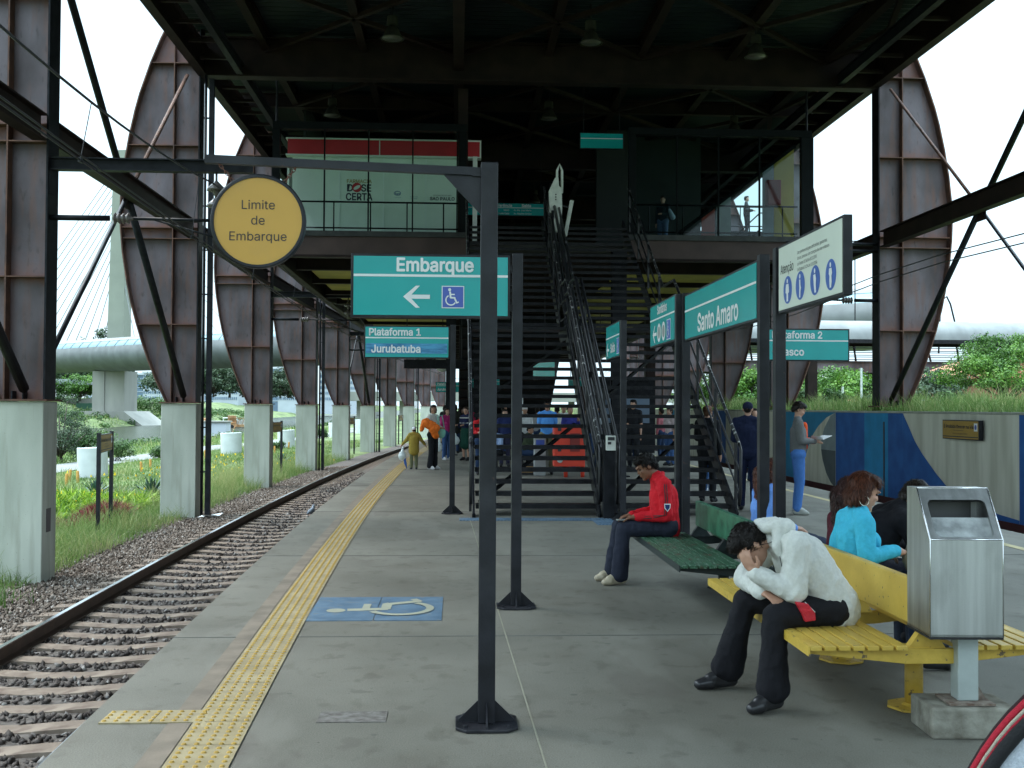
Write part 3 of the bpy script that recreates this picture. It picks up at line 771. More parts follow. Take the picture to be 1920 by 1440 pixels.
# corner posts, roof beam
FR = mat('frame_dark', (.004, .006, .0065), .6, 0, .2, 4, spec=.1)
for x in (x0 + .03, .13, 4.55, x1 - .09):
    mb = MB(); w = .09 if x < 9 else .16; mb.box(x - w, x + w, YB + .02, YB + .2, 6.163, 8.80); mb.build('corner_post', FR, mz)
for a, b in ((x0 - .06, .24), (4.45, x1 + .02)):
    mb = MB(); mb.box(a, b, YB, YB + .3, 8.803, 8.98); mb.build('top_beam', FR, mz)
mb = MB(); mb.box(x0 + .1, x1 - .2, YB + 1, 60, 8.99, 9.02); mb.build('ceiling', ROOFD, mz) if False else None
mb = MB(); mb.tube([(x0 + .03, YB + .1, 8.98), (x0 + .03, YB + .1, 10.8)], .03, 6); mb.build('hanger', STEEL, mz)
mb = MB(); mb.tube([(x1 - .09, YB + .1, 8.98), (x1 - .09, YB + .1, 10.8)], .03, 6); mb.build('hanger', STEEL, mz)
mb = MB(); mb.box(.0, .26, YB + .305, YB + .55, 6.1, 10.0); mb.build('tall_post', GIRD, mz)
# glass panes
def glassmat(name, tint, mixf):
    m = bpy.data.materials.new(name); m.use_nodes = True; N = m.node_tree.nodes; L = m.node_tree.links
    N.remove(N['Principled BSDF']); tr = N.new('ShaderNodeBsdfTransparent'); tr.inputs[0].default_value = tint + (1,)
    gl = N.new('ShaderNodeBsdfGlossy'); gl.inputs['Roughness'].default_value = .03; gl.inputs[0].default_value = (1, 1, 1, 1)
    mx = N.new('ShaderNodeMixShader'); fr = N.new('ShaderNodeFresnel'); fr.inputs[0].default_value = 1.45
    ma = N.new('ShaderNodeMath'); ma.operation = 'MULTIPLY_ADD'; ma.inputs[1].default_value = .45; ma.inputs[2].default_value = mixf
    L.new(fr.outputs[0], ma.inputs[0]); L.new(ma.outputs[0], mx.inputs[0]); L.new(tr.outputs[0], mx.inputs[1]); L.new(gl.outputs[0], mx.inputs[2])
    L.new(mx.outputs[0], N['Material Output'].inputs[0]); return m
GL = glassmat('window_glass', (.88, .95, .92), .0)
GLD = glassmat('window_glass_dark', (.72, .80, .80), .0)
for a, b, n, g in ((x0 + .13, .03, 5, GL), (4.65, x1 - .26, 4, GLD)):
    for i in range(n):
        xa = a + (b - a) * i / n; xb = a + (b - a) * (i + 1) / n
        if n == 5: ks = [a, -3.44, -2.31, -1.17, -.02, b]; xa, xb = ks[i], ks[i+1]
        mb = MB(); mb.box(xa + .012, xb - .012, YB + .10, YB + .112, 6.17, 8.79); mb.build('window_pane', g, mz)
        if i: mb = MB(); mb.box(xa - .018, xa + .018, YB + .06, YB + .14, 6.165, 8.80); mb.build('mullion', FR, mz)
    mb = MB(); mb.tube([(a, YB + .35, 6.98 if n == 5 else 7.02), (b, YB + .35, 6.98 if n == 5 else 7.02)], .024, 8); mb.build('guard_rail', STEEL, mz)
    mb = MB(); mb.tube([(a, YB + .35, 6.30), (b, YB + .35, 6.30)], .02, 8); mb.build('guard_rail', STEEL, mz)
    for i in range(5):
        x = a + .4 + (b - a - .8) * i / 4; mb = MB(); mb.tube([(x, YB + .35, 6.1), (x, YB + .35, 7.0)], .018, 6); mb.build('rail_post', STEEL, mz)
# pharmacy kiosk behind the left glass
ph = thing('pharmacy_kiosk', 'white shuttered pharmacy kiosk with a red fascia behind the left glass', 'kiosk', (0, 0, 0))
SHUT = mat('white_panel', (.78, .82, .77), .5, 0, .05, 1.2, col2=(.84, .87, .83)); REDF = mat('red_fascia', (.55, .02, .03), .4, 0, .08, 2)
mb = MB()
for a, b in ((-4.45, -3.2), (-3.17, -2.02), (-1.99, -.88), (-.85, .12)): mb.box(a, b, 29.55, 29.62, 6.12, 8.40)
mb.build('shutter_panel', SHUT, ph)
for x in (-3.185, -2.005, -.865):
    mb = MB(); mb.box(x - .014, x + .014, 29.53, 29.60, 6.12, 8.4); mb.build('panel_joint', WHITEP, ph)
mb = MB(); mb.box(.40, .52, 29.3, 29.4, 6.12, 8.4); mb.build('white_edge', SHUT, ph)
mb = MB(); mb.box(-4.55, -2.12, 29.35, 29.6, 8.40, 8.80); mb.box(-2.09, .58, 29.35, 29.6, 8.40, 8.80); mb.build('fascia', REDF, ph)
mb = MB(); mb.box(-4.60, .62, 29.33, 29.62, 8.36, 8.398); mb.box(-4.6, .62, 29.33, 29.62, 8.802, 8.84); mb.box(.585, .62, 29.33, 29.62, 8.398, 8.80); mb.box(-2.115, -2.095, 29.34, 29.6, 8.4, 8.8); mb.build('fascia_trim', SHUT, ph)
mb = MB(); mb.box(-4.6, .1, 29.63, 33, 8.3, 8.34); mb.box(-4.6, -4.55, 29.63, 33, 6.1, 8.3); mb.build('kiosk_body', SHUT, ph)
LOGO = mat('navy_ink', (.03, .035, .06), .5); TAN = mat('tan_ink', (.40, .30, .12), .5); INKB = mat('blue_ink', (.06, .15, .36), .5)
mb = MB(); put_text(mb, 'FARMACIA', -2.66, 7.73, .135, 29.545, bold=.004); mb.build('lettering', TAN, ph)
mb = MB(); put_text(mb, 'D', -2.905, 7.55, .27, 29.545, bold=.014); put_text(mb, 'SE', -2.47, 7.55, .27, 29.545, bold=.014, sx=.9); put_text(mb, 'CERTA', -2.66, 7.31, .27, 29.545, bold=.014, sx=.86)
put_text(mb, 'SAO PAULO', -.42, 7.29, .125, 29.545, bold=.006); put_text(mb, 'GOVERNO DO ESTADO', -.42, 7.38, .06, 29.545); mb.build('lettering', LOGO, ph)
mb = MB(); mb.lathe([(0, 0), (.13, 0)], (-2.72, 29.543, 7.56), 24, Matrix.Rotation(R(90), 4, 'X')); mb.build('logo_disc', REDF, ph)
mb = MB(); mb.add([Matrix.Translation((-2.72, 29.54, 7.56)) @ Matrix.Rotation(R(-30), 4, 'Y') @ Vector((.10*math.cos(a)*1.0, 0, .045*math.sin(a))) for a in [i*PI/8 for i in range(16)]], [tuple(range(16))]); mb.build('logo_capsule', SHUT, ph)
mb = MB(); mb.tube([(-1.63 + .09*math.cos(a), 29.545, 7.42 + .055*math.sin(a)) for a in [i*PI/10 for i in range(19)]], .008, 5); put_text(mb, 'furp', -1.62, 7.41, .09, 29.545, bold=.004); put_text(mb, 'SECRETARIA', -1.18, 7.33, .045, 29.545); put_text(mb, 'DA SAUDE', -1.18, 7.28, .045, 29.545); put_text(mb, 'medicamentos', -1.62, 7.31, .035, 29.545); mb.build('lettering', INKB, ph)
# inside the right hall
YW = mat('yellow_wall', (.50, .36, .05), .6, 0, .1, 1); GW = mat('grey_wall', (.30, .33, .36), .6)
mat('grey_counter', (.36, .38, .37), .6); mat('red_panel', (.45, .05, .03), .6)
sp = thing('stair_enclosure', 'yellow, grey and red panels with a sloping top behind the right glass', 'enclosure', (0, 0, 0))
def slant(x): return 8.79 - (9.22 - x) * .76
for xa, xb, nm, m_ in ((8.62, 9.16, 'yellow_panel', YW), (8.30, 8.60, 'grey_panel', GW), (7.02, 7.42, 'pale_panel', bpy.data.materials['grey_counter']), (6.62, 6.98, 'red_panel', bpy.data.materials['red_panel'])):
    mb = MB(); mb.prism([(xa, 6.17), (xb, 6.17), (xb, max(6.2, slant(xb) + .0)), (xa, max(6.18, slant(xa)))], .05, Matrix.Translation((0, 29.35, 0)) @ Matrix.Rotation(R(90), 4, 'X')); mb.build(nm, m_, sp)
mb = MB(); mb.bar((6.0, 29.33, slant(6.0) + .06), (9.2, 29.33, slant(9.2) + .06), .08, .10); mb.build('sloping_beam', FR, sp)
hb = thing('fire_hose_cabinet', 'small dark red box in front of the yellow wall behind the right glass', 'cabinet', (8.52, 29.1, 7.15))
mb = MB(); mb.box(-.18, .19, -.14, .14, 0, .68); mb.build('box_body', mat('hose_red', (.32, .02, .02), .5), hb, bevel=.02)
mb = MB(); mb.box(-.15, .16, -.155, -.142, .04, .64); mb.build('door', mat('hose_red_door', (.36, .03, .03), .4), hb)
sr = thing('stair_handrail', 'dark inner handrail sloping down behind the right glass', 'handrail', (0, 0, 0))
for z in (7.0, 6.55):
    mb = MB(); mb.tube([(7.3, 29.4, z - .9), (8.25, 29.4, z), (8.6, 29.4, z)], .02, 6); mb.build('rail', STEEL, sr)
mb = MB(); mb.tube([(8.6, 29.4, 7.0), (8.6, 29.4, 6.1)], .02, 6); mb.build('rail_post', STEEL, sr)
# dark interior back walls so the hall stays dim
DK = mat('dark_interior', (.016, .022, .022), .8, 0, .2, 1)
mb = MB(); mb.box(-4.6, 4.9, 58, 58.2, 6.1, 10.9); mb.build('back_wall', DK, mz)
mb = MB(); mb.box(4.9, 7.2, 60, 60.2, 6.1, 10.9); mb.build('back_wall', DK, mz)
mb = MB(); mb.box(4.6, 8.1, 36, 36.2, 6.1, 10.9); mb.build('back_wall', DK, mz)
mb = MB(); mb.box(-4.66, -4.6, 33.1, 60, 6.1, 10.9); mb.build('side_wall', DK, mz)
# ------------------------------------------------------------------ support columns under the hall
colm = None
for i, (x, y, lab) in enumerate([(3.9, 26.2, 'thick dark steel column seen through the right flight of stairs'), (-.2, 37.7, 'dark steel column under the hall, left of the stairs'), (5.6, 37.7, 'dark steel column under the hall, behind the right flight'), (.9, 47.7, 'dark column far under the hall behind the left flight'), (5.9, 47.7, 'farther dark column under the hall on the right side')]):
    if colm is None:
        mb = MB(); mb.ibeam((0, 0, 0), (0, 0, 5.45), .34, .34, .03, (0, 1, 0)); mb.box(-.25, .25, -.25, .25, .003, .03); colm = mb.build('steel_column', STEEL); o = colm
    else: o = colm.copy(); COL.objects.link(o)
    tag(o, lab, 'column', 'steel columns under the hall'); o.location = (x, y, 0)
# ------------------------------------------------------------------ stairs
TREAD = mat('tread_steel', (.008, .0085, .0105), .5, 0, .25, 8, .1, 90, col2=(.020, .020, .0235), spec=.22)
RAILP = mat('handrail_worn', (.010, .0105, .012), .4, 0, .2, 3, .1, 60, col2=(.018, .018, .021)); 
WORN = mat('handrail_scuffed', (.012, .012, .014), .4, 0, .2, 14, .1, 50, col2=(.42, .42, .40), lo=.58, hi=.66)
RISE, NT, LAND = .171, 36, 19
def steppos(i):      # front edge of tread i (1..36)
    y = 16.66 + (i - 1) * .268
    if i > LAND: y += 1.05
    return y, i * RISE
def flight(label, xa, xb, lift):
    t = thing('staircase', label, 'staircase', (0, 0, 0), 0, 'open steel flights up to the hall')
    for i in range(1, NT + 1):
        y, z = steppos(i); d = .30 if i != LAND else 1.33
        mb = MB(); mb.box(xa + .03, xb - .03, y, y + d, z - .02, z); mb.box(xa + .03, xb - .03, y, y + .02, z - .062, z - .0203)
        mb.build('landing' if i == LAND else 'tread', TREAD, t)
    for x in (xa, xb):
        mb = MB()
        y0, z0 = steppos(1); y1, z1 = steppos(LAND); y2, z2 = steppos(LAND + 1); y3, z3 = steppos(NT)
        pts = [(y0 - .25, z0 - .22), (y1 + .1, z1 - .10), (y2 - .1, z1 - .10), (y3 + .9, z3 + .32 - .1)]
        for (ya, za), (yb, zb) in zip(pts[:-1], pts[1:]): mb.bar((x, ya, za), (x, yb, zb), .03, .28)
        mb.bar((x, y0 - .25, z0 - .17), (x, y0 + .0, z0 - .17), .05, .1)
        mb.build('stringer', STEEL, t)
    # diagonal under-brace
    for i in range(2):
        ya, za = steppos(3 + 9*i); yb, zb = steppos(10 + 9*i)
        mb = MB(); mb.bar((xa + .1, ya, za - .35), (xb - .1, yb, zb - .35), .05, .05); mb.build('under_brace', STEEL, t)
    return t
flight('left flight of open black steel stairs up to the hall', .27, 2.17, 0)
flight('right flight of open black steel stairs up to the hall', 2.42, 4.25, 0)
def handrail(label, x, worn, newel=True, dbl=True):
    t = thing('stair_railing', label, 'railing', (0, 0, 0), 0, 'stair railings')
    y0, z0 = steppos(1); y1, z1 = steppos(LAND); y2, z2 = steppos(LAND + 1); y3, z3 = steppos(NT)
    path = [(y0 - .2, z0), (y1, z1), (y2 - .15, z1), (y3 + .25, z3 + .1)]
    for dz, r, m in ((.95, .028, worn), (.55, .02, RAILP), (.2, .016, RAILP)):
        mb = MB(); mb.tube([(x, y, z + dz) for y, z in path], r, 8); mb.build('handrail' if dz > .9 else 'mid_rail', m, t, smooth=True)
    for i in list(range(1, NT, 5)) + [NT]:
        y, z = steppos(i); mb = MB(); mb.bar((x, y, z - .1), (x, y, z + .95), .04, .05); mb.build('baluster', RAILP, t)
    if newel:
        mb = MB(); mb.tube([(x, y0 - .2, z0 + .95), (x, y0 - .3, z0 + .85), (x, y0 - .28, .35), (x, y0 - .2, .2)], .026, 8); mb.build('end_loop', RAILP, t, smooth=True)
    return t
handrail('outer railing on the left side of the left flight', .22, WORN)
handrail('scuffed black railing on the right side of the left flight', 2.16, WORN)
handrail('black railing on the left side of the right flight', 2.44, RAILP)
handrail('black railing on the outer right side of the right flight', 4.30, WORN)
# lift guide tubes between the flights
t = thing('stair_lift_track', 'bundle of dark guide tubes for the stair lift between the flights', 'lift track', (0, 0, 0))
y0, z0 = steppos(1); y1, z1 = steppos(LAND); y2, z2 = steppos(LAND + 1); y3, z3 = steppos(NT)
for dx, dz in ((.06, .75), (.06, .35), (.13, .98)):
    mb = MB(); mb.tube([(2.2 + dx, y0 - .1, z0 + dz), (2.2 + dx, y1, z1 + dz), (2.2 + dx, y2 - .1, z1 + dz), (2.2 + dx, y3 + .3, z3 + dz + .15)], .035, 8); mb.build('guide_tube', RAILP, t, smooth=True)
for i in range(2, NT, 6):
    y, z = steppos(i); mb = MB(); mb.bar((2.27, y, z - .15), (2.27, y, z + .9), .06, .08); mb.build('track_post', STEEL, t)
mb = MB(); mb.box(2.20, 2.36, 16.2, 16.38, 0.003, 1.12); mb.build('end_post', STEEL, t)
cb = thing('lift_control_box', 'small white control box with dark buttons at the stair foot', 'control box', (2.29, 16.15, 1.02))
WLIFT = mat('lift_white', (.62, .64, .58), .45, 0, .1, 5, col2=(.72, .74, .68))
mb = MB(); mb.box(-.07, .07, -.05, .04, 0, .22); mb.build('box_body', WLIFT, cb, bevel=.006)
mb = MB(); mb.box(-.05, .05, -.056, -.051, .15, .20); mb.box(-.05, .0, -.056, -.051, .09, .13); mb.build('button_panel', BLACKP, cb)
sl_ = thing('stair_lift', 'white folded wheelchair lift platform standing at the top of the stairs', 'stair lift', (2.50, 26.4, 6.05))
mb = MB(); mb.prism([(-.28, .35), (-.30, .85), (-.16, 1.15), (-.08, 1.18), (-.06, .95), (.0, .9), (.02, .42), (-.02, -.15), (-.16, -.15), (-.18, .2)], .22, Matrix.Rotation(R(90), 4, 'X')); mb.build('lift_body', WLIFT, sl_, bevel=.015)
mb = MB(); mb.tube([(-.1, -.1, .9), (-.1, -.1, 1.35), (-.04, -.1, 1.50), (.02, -.1, 1.35), (.02, -.1, .8)], .03, 8); mb.build('grab_bar', WLIFT, sl_, smooth=True)
mb = MB(); mb.bar((.10, -.12, -.25), (.26, -.12, .62), .10, .09); mb.build('folded_flap', WLIFT, sl_, bevel=.01)
mb = MB(); mb.bar((.03, -.1, .5), (.2, -.1, .45), .03, .03); mb.build('hinge_arm', RAILP, sl_)
mb = MB()
for z in (.62, .68, .74): mb.cbox((-.14, -.225, z), .03, .01, .03)
mb.build('button', BLACKP, sl_)
# ================================================================== MURAL WALL
W = 10.45
MC = dict(white=mat('mural_white', (.62, .62, .50), .8, 0, .1, 1.5, .05, 30, col2=(.76, .76, .65), stretch=(1, 2, .25)),
          deep=mat('mural_deep_blue', (.014, .105, .38), .75, 0, .15, 2, col2=(.022, .14, .45)),
          light=mat('mural_light_blue', (.015, .26, .54), .75, 0, .12, 2),
          teal=mat('mural_teal_blue', (.018, .22, .41), .75, 0, .12, 2),
          g1=mat('mural_grey', (.27, .33, .34), .8, 0, .12, 2), g2=mat('mural_dark_grey', (.10, .125, .13), .8, 0, .12, 2),
          red=mat('mural_maroon', (.060, .010, .012), .8, 0, .2, 3))
wall = thing('mural_wall', 'long low wall painted with blue, white and grey shapes along the right track', 'wall', (W, 0, 0))
mb = MB(); mb.box(.006, .25, 6, 62, -1.15, 1.56); mb.box(-.02, .27, 6, 62, 1.563, 1.61); mb.build('wall_body', CONC, wall)
def mural(name, key, pts, lift):
    mb = MB(); mb.add([(-lift, y, z) for y, z in pts], [tuple(range(len(pts)))]); mb.build(name, MC[key], wall)
zt, zb_ = 1.56, -.47
R4 = lambda y0, y1, a=zb_, b=zt: [(y0, a), (y0, b), (y1, b), (y1, a)]
mural('painted_field', 'white', R4(13, 25.2), .0)
mural('painted_field', 'deep', R4(6, 19.83), .003)
sweep = [(25.13, zt), (24.8, 1.26), (24.47, .94), (24.1, .68), (23.7, .45), (23.3, .23), (22.85, .02), (22.2, -.16), (21.4, -.28), (20.6, -.36), (19.83, -.40)]
mural('painted_sweep', 'deep', sweep + [(19.83, zb_), (25.14, zb_)], .006)
mural('painted_field', 'deep', R4(25.14, 26.02), .003)
mural('painted_stripe', 'light', R4(26.02, 27.55), .003)
mural('painted_field', 'deep', R4(27.55, 29.68), .003)
mural('painted_field', 'teal', R4(29.68, 34.6), .0)
mural('painted_crescent', 'white', [(29.68, zt), (30.4, 1.42), (31.15, 1.15), (31.7, .85), (32.1, .45), (32.5, 0), (32.8, zb_), (29.68, zb_)], .003)
arc = [(29.69, zt), (30.1, 1.45), (30.6, 1.12), (30.85, .8), (30.88, .5)]; arc2 = [(30.88, .5), (30.75, .2), (30.45, -.15), (30.1, -.38), (29.85, zb_), (29.69, zb_)]
mural('painted_half_disc', 'g1', arc + [(29.69, .5)], .006); mural('painted_half_disc', 'g2', arc2 + [(29.69, .5)], .006)
for y0, y1, k in ((34.6, 37.2, 'white'), (37.2, 39.2, 'teal'), (39.2, 42, 'white'), (42, 45, 'deep'), (45, 49, 'white'), (49, 50, 'g1'), (50, 54, 'teal'), (54, 62, 'white')): mural('painted_field', k, R4(y0, y1), .0)
mural('painted_base', 'red', R4(6, 62, -1.14, zb_), .009)
mb = MB(); mb.box(-.012, 0, 26.22, 26.30, zb_, 1.35); mb.build('wall_joint', BLACKP, wall)
# small yellow warning sign on the wall
PROI = 'É Proibido Descer na Via'
def warn_panel(t, w, h, z0, y=-.035, th=.05):
    mb = MB(); mb.box(-w/2, w/2, y, y + th, z0, z0 + h); mb.build('panel_frame', POST, t, bevel=.004)
    mb = MB(); mb.box(-w/2 + .02, w/2 - .02, y - .004, y - .001, z0 + .02, z0 + h - .02); mb.build('panel_face', YELS, t)
    mb = MB(); put_text(mb, PROI, -w*.04, z0 + h*.66, h*.235, y - .006, bold=.002, sx=.62 * w / .8 * .42 / h); put_text(mb, 'Em caso de queda de objetos', -w*.04, z0 + h*.47, h*.11, y - .006, bold=.001); put_text(mb, 'Chame um empregado da Estação', -w*.0, z0 + h*.31, h*.14, y - .006, bold=.001)
    mb.box(-w/2 + .03, w/2 - .03, y - .007, y - .0045, z0 + h*.12, z0 + h*.17); mb.build('lettering', BLACKP, t)
    mb = MB(); mb.box(w/2 - .12*w, w/2 - .03*w, y - .0075, y - .0045, z0 + h*.45, z0 + h*.85); mb.build('logo_patch', WHITEP, t)
    mb = MB(); mb.add([(w/2 - .075*w + .028*w*math.cos(a), y - .009, z0 + h*.65 + h*.13*math.sin(a)) for a in [i*PI/6 for i in range(12)]], [tuple(range(12))]); mb.build('logo_mark', BLUEP, t)
YELS = mat('dull_yellow_face', (.40, .24, .03), .5, 0, .1, 2); BLUEP = mat('sign_blue', (.05, .10, .42), .4, 0, .05, 2)
t = thing('warning_sign', 'small yellow warning sign fixed to the white part of the mural wall', 'sign', (W - .03, 21.95, 0), R(-90))
warn_panel(t, 1.62, .40, 1.04, -.10, .09)
# the same kind of board on two posts in the grass on the left
for i, (a, b, lab) in enumerate([((-7.64, 23.85), (-7.96, 27.1), 'nearest yellow warning board on two dark posts, between the first two left pillars'), ((-7.2, 43.2), (-7.1, 44.9), 'yellow warning board on two posts between the third and fourth left pillars'), ((-6.2, 63.0), (-6.0, 64.8), 'yellow warning board on two posts beyond the fifth left pillar'), ((-4.3, 82.0), (-4.1, 83.8), 'farthest yellow warning board on two posts, beyond the seventh left pillar')]):
    a = Vector(a); b = Vector(b)
    if i == 0: d = (a - b).normalized(); mid = (a + b)/2; 
    w = (a - b).length
    if i == 0: b = a + Vector((-.32, 1.9)); mid = (a + b)/2; w = 1.93
    else: mid = (a+b)/2
    ang_ = math.atan2(b.y - a.y, b.x - a.x)
    t = thing('trackside_warning_sign', lab, 'sign', (mid.x, mid.y, 0), ang_, 'yellow warning boards beside the left track')
    for s in (-1, 1):
        mb = MB(); mb.box(s*w/2 - .05, s*w/2 + .05, -.04, .04, -1.35, 1.06); mb.build('post', POST, t)
    warn_panel(t, w - .1, .40, .62, -.02, .04)
# ================================================================== SIGNS
LBLUE = mat('pictogram_blue', (.075, .13, .50), .4, 0, .05, 2)
def post(t, x, y, h=2.93, w=.085, flange=True):
    mb = MB(); mb.box(x - w/2, x + w/2, y - w/2, y + w/2, .018, h); mb.build('post', POST, t, bevel=.004)
    mb = MB(); o = .16; c = .055; y0 = y
    mb.prism([(-o + c, -o), (o - c, -o), (o, -o + c), (o, o - c), (o - c, o), (-o + c, o), (-o, o - c), (-o, -o + c)], .014, Matrix.Translation((x, y0, .004))); mb.build('base_plate', POST, t, bevel=.003)
    for k in range(4):
        M_ = Matrix.Translation((x, y0, .018)) @ Matrix.Rotation(k*PI/2, 4, 'Z') @ Matrix.Rotation(R(90), 4, 'X') @ Matrix.Translation((0, 0, -.004))
        mb = MB(); mb.prism([(w/2, 0), (.145, 0), (.145, .012), (w/2, .11)], .008, M_); mb.build('gusset', POST, t)
    mb = MB()
    for sx in (-.11, .11):
        for sy in (-.11, .11): mb.lathe([(.012, 0), (.012, .012), (0, .014)], (x+sx, y0+sy, .018), 6)
    mb.build('bolt', POST, t)
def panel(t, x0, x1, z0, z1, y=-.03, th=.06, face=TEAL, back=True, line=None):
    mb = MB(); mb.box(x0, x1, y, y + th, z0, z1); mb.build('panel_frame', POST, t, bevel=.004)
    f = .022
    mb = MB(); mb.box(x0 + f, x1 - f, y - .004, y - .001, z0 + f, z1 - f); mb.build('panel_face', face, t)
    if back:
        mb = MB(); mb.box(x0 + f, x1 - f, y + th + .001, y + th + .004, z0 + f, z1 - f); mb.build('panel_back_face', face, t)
    if line:
        mb = MB(); mb.box(x0 + f, x1 - f, y - .0065, y - .0045, line - .010, line + .010); mb.build('dividing_line', WHITEP, t)
def arrow(mb, cx, cz, s, y, w=.030):
    mb.add([(cx - s, y, cz), (cx - s + w*1.2, y, cz + w*.5), (cx + s, y, cz + w*.5), (cx + s, y, cz - w*.5), (cx - s + w*1.2, y, cz - w*.5)], [(0, 4, 3, 2, 1)])
    for q in (-1, 1):
        mb.add([(cx - s, y - .0004, cz), (cx - s*.05, y - .0004, cz + q*s*.83), (cx + s*.15 + w*.3, y - .0004, cz + q*s*.83), (cx - s + w*1.55, y - .0004, cz)], [(0, 1, 2, 3)])
def wc_box(t, cx, cz, s, y):
    mb = MB(); mb.box(cx - s/2, cx + s/2, y - .0015, y, cz - s/2, cz + s/2); mb.build('symbol_border', WHITEP, t)
    mb = MB(); k = s*.46; mb.box(cx - k, cx + k, y - .0032, y - .0017, cz - k, cz + k); mb.build('symbol_field', LBLUE, t)
    mb = MB(); wheelchair(mb, Matrix.Translation((cx - s*.05, y - .0045, cz)) @ Matrix.Rotation(R(90), 4, 'X') @ Matrix.Diagonal((s*.82, s*.82, 1, 1))); mb.build('wheelchair_symbol', WHITEP, t)
# boarding limit disc on its arm
t = thing('boarding_limit_sign', 'round yellow sign reading Limite de Embarque hung by chains from a tall dark post', 'sign', (.165, 5.72, 0))
post(t, 0, 0, 2.93, .088)
mb = MB(); mb.bar((-.04, 0, 2.885), (-1.47, -.02, 2.925), .04, .042); mb.box(-.09, .0, -.02, .02, 2.86, 2.905); mb.build('arm', POST, t)
mb = MB(); mb.prism([(-.044, 2.66), (-.044, 2.865), (-.24, 2.868)], .008, Matrix.Translation((0, .004, 0)) @ Matrix.Rotation(R(90), 4, 'X')); mb.build('gusset', POST, t)
dc = (-1.195, -.02, 2.605)
mb = MB(); mb.lathe([(.0, .02), (.238, .02), (.245, .015), (.245, -.015), (.238, -.02), (.226, -.02), (.226, -.012), (0, -.012)], dc, 56, Matrix.Rotation(R(-90), 4, 'X')); 
mb.build('disc_frame', POST, t, auto=R(30))
mb = MB(); mb.lathe([(0, 0), (.2255, 0)], (dc[0], dc[1] - .0135, dc[2]), 56, Matrix.Rotation(R(90), 4, 'X'))
mb.build('disc_face', YELSIGN, t)
mb = MB()
for s, z, w in (('Limite', .085, .085), ('de', .005, .085), ('Embarque', -.078, .085)): put_text(mb, s, dc[0], dc[2] + z, w, dc[1] - .0155, bold=.0008, sx=1.0)
mb.build('lettering', BLACKP, t)
def chain(t, a, b, n):
    a = Vector(a); b = Vector(b); d = (b - a) / n; mb = MB()
    for i in range(n):
        c = a + d * (i + .5); ax = d.normalized(); q = ax.cross(Vector((0, 1, 0))).normalized() if i % 2 else Vector((0, 1, 0)); L_ = d.length * .72; wd = .0075
        pts = [c + ax * (L_ * math.cos(u)) + q * (wd * math.sin(u)) for u in [j * 2*PI/10 for j in range(11)]]
        mb.tube(pts, .0026, 5, caps=False)
    mb.build('chain', CHAINM, t)
chain(t, (-1.41, -.02, 2.915), (-1.325, -.02, 2.81), 6); chain(t, (-1.0, -.02, 2.895), (-1.065, -.02, 2.81), 6)
# Embarque
t = thing('embarque_sign', 'teal sign reading Embarque with an arrow and wheelchair symbol on one post', 'sign', (.50, 9.07, 0))
post(t, 0, 0, 2.93)
panel(t, -1.375, -.06, 2.385, 2.915, line=2.735)
mb = MB(); put_text(mb, 'Embarque', -.685, 2.825, .155, -.0365, bold=.0032, sx=.93); arrow(mb, -.835, 2.56, .11, -.0365, .034); mb.build('lettering', WHITEP, t)
wc_box(t, -.535, 2.56, .185, -.0345)
mb = MB(); mb.box(-.06, -.0426, -.02, .02, 2.45, 2.50); mb.box(-.06, -.0426, -.02, .02, 2.78, 2.83); mb.build('bracket', POST, t)
# Plataforma 1
def plataforma(lab, x, y, s, n, city, side, tape=False):
    t = thing('platform_sign', lab, 'sign', (x, y, 0))
    post(t, 0, 0, 2.93)
    if side < 0: a, b = -1.375, -.05
    else: a, b = .05, 1.36
    panel(t, a, b, 2.40, 2.91, line=2.72)
    tx = a + .07
    mb = MB(); put_text(mb, n, tx, 2.81, .155, -.0365, bold=.0035, align='LEFT', sx=.93)
    if tape: 
        mb.build('lettering', WHITEP, t)
        tb = MB(); k = 28
        for j in range(k):
            xa = a + .03 + (b - a - .07) * j / k; xb = a + .03 + (b - a - .07) * (j + 1) / k
            h0 = .004 * math.sin(j*1.7); h1 = .004 * math.sin((j+1)*1.7)
            tb.add([(xa, -.0375 - abs(h0), 2.475), (xb, -.0375 - abs(h1), 2.475 + .003), (xb, -.0375 - abs(h1)*.3, 2.555), (xa, -.0375 - abs(h0)*.3, 2.555), (xb, -.0372, 2.632), (xa, -.0372, 2.635)], [(0, 1, 2, 3), (3, 2, 4, 5)])
        tb.build('blue_tape', mat('blue_tape', (.03, .24, .50), .25, 0, .3, 9, .3, 25, col2=(.07, .36, .62), stretch=(.5, 1, 3)), t)
        mb = MB(); put_text(mb, city, a + .11, 2.55, .165, -.0425, bold=.0035, align='LEFT', sx=.93); mb.build('lettering', WHITEP, t)
    else:
        put_text(mb, city, a + .08, 2.545, .165, -.0365, bold=.0035, align='LEFT', sx=.93); mb.build('lettering', WHITEP, t)
    mb = MB(); 
    for z in (2.47, 2.8): mb.box(-.05 if side < 0 else .0426, -.0426 if side < 0 else .05, -.02, .02, z, z + .05)
    mb.build('bracket', POST, t); return t
plataforma('teal sign Plataforma 1 Jurubatuba with blue tape across it, beside the left flight', -.06, 17.02, 1, 'Plataforma 1', 'Jurubatuba', -1, True)
plataforma('small distant teal sign Plataforma 1 Jurubatuba, seen past the post of the nearer one', .32, 55, 1, 'Plataforma 1', 'Jurubatuba', -1)
plataforma('teal sign Plataforma 2 Osasco, half hidden by the two right posts', 4.80, 16.9, 1, 'Plataforma 2', 'Osasco', 1)
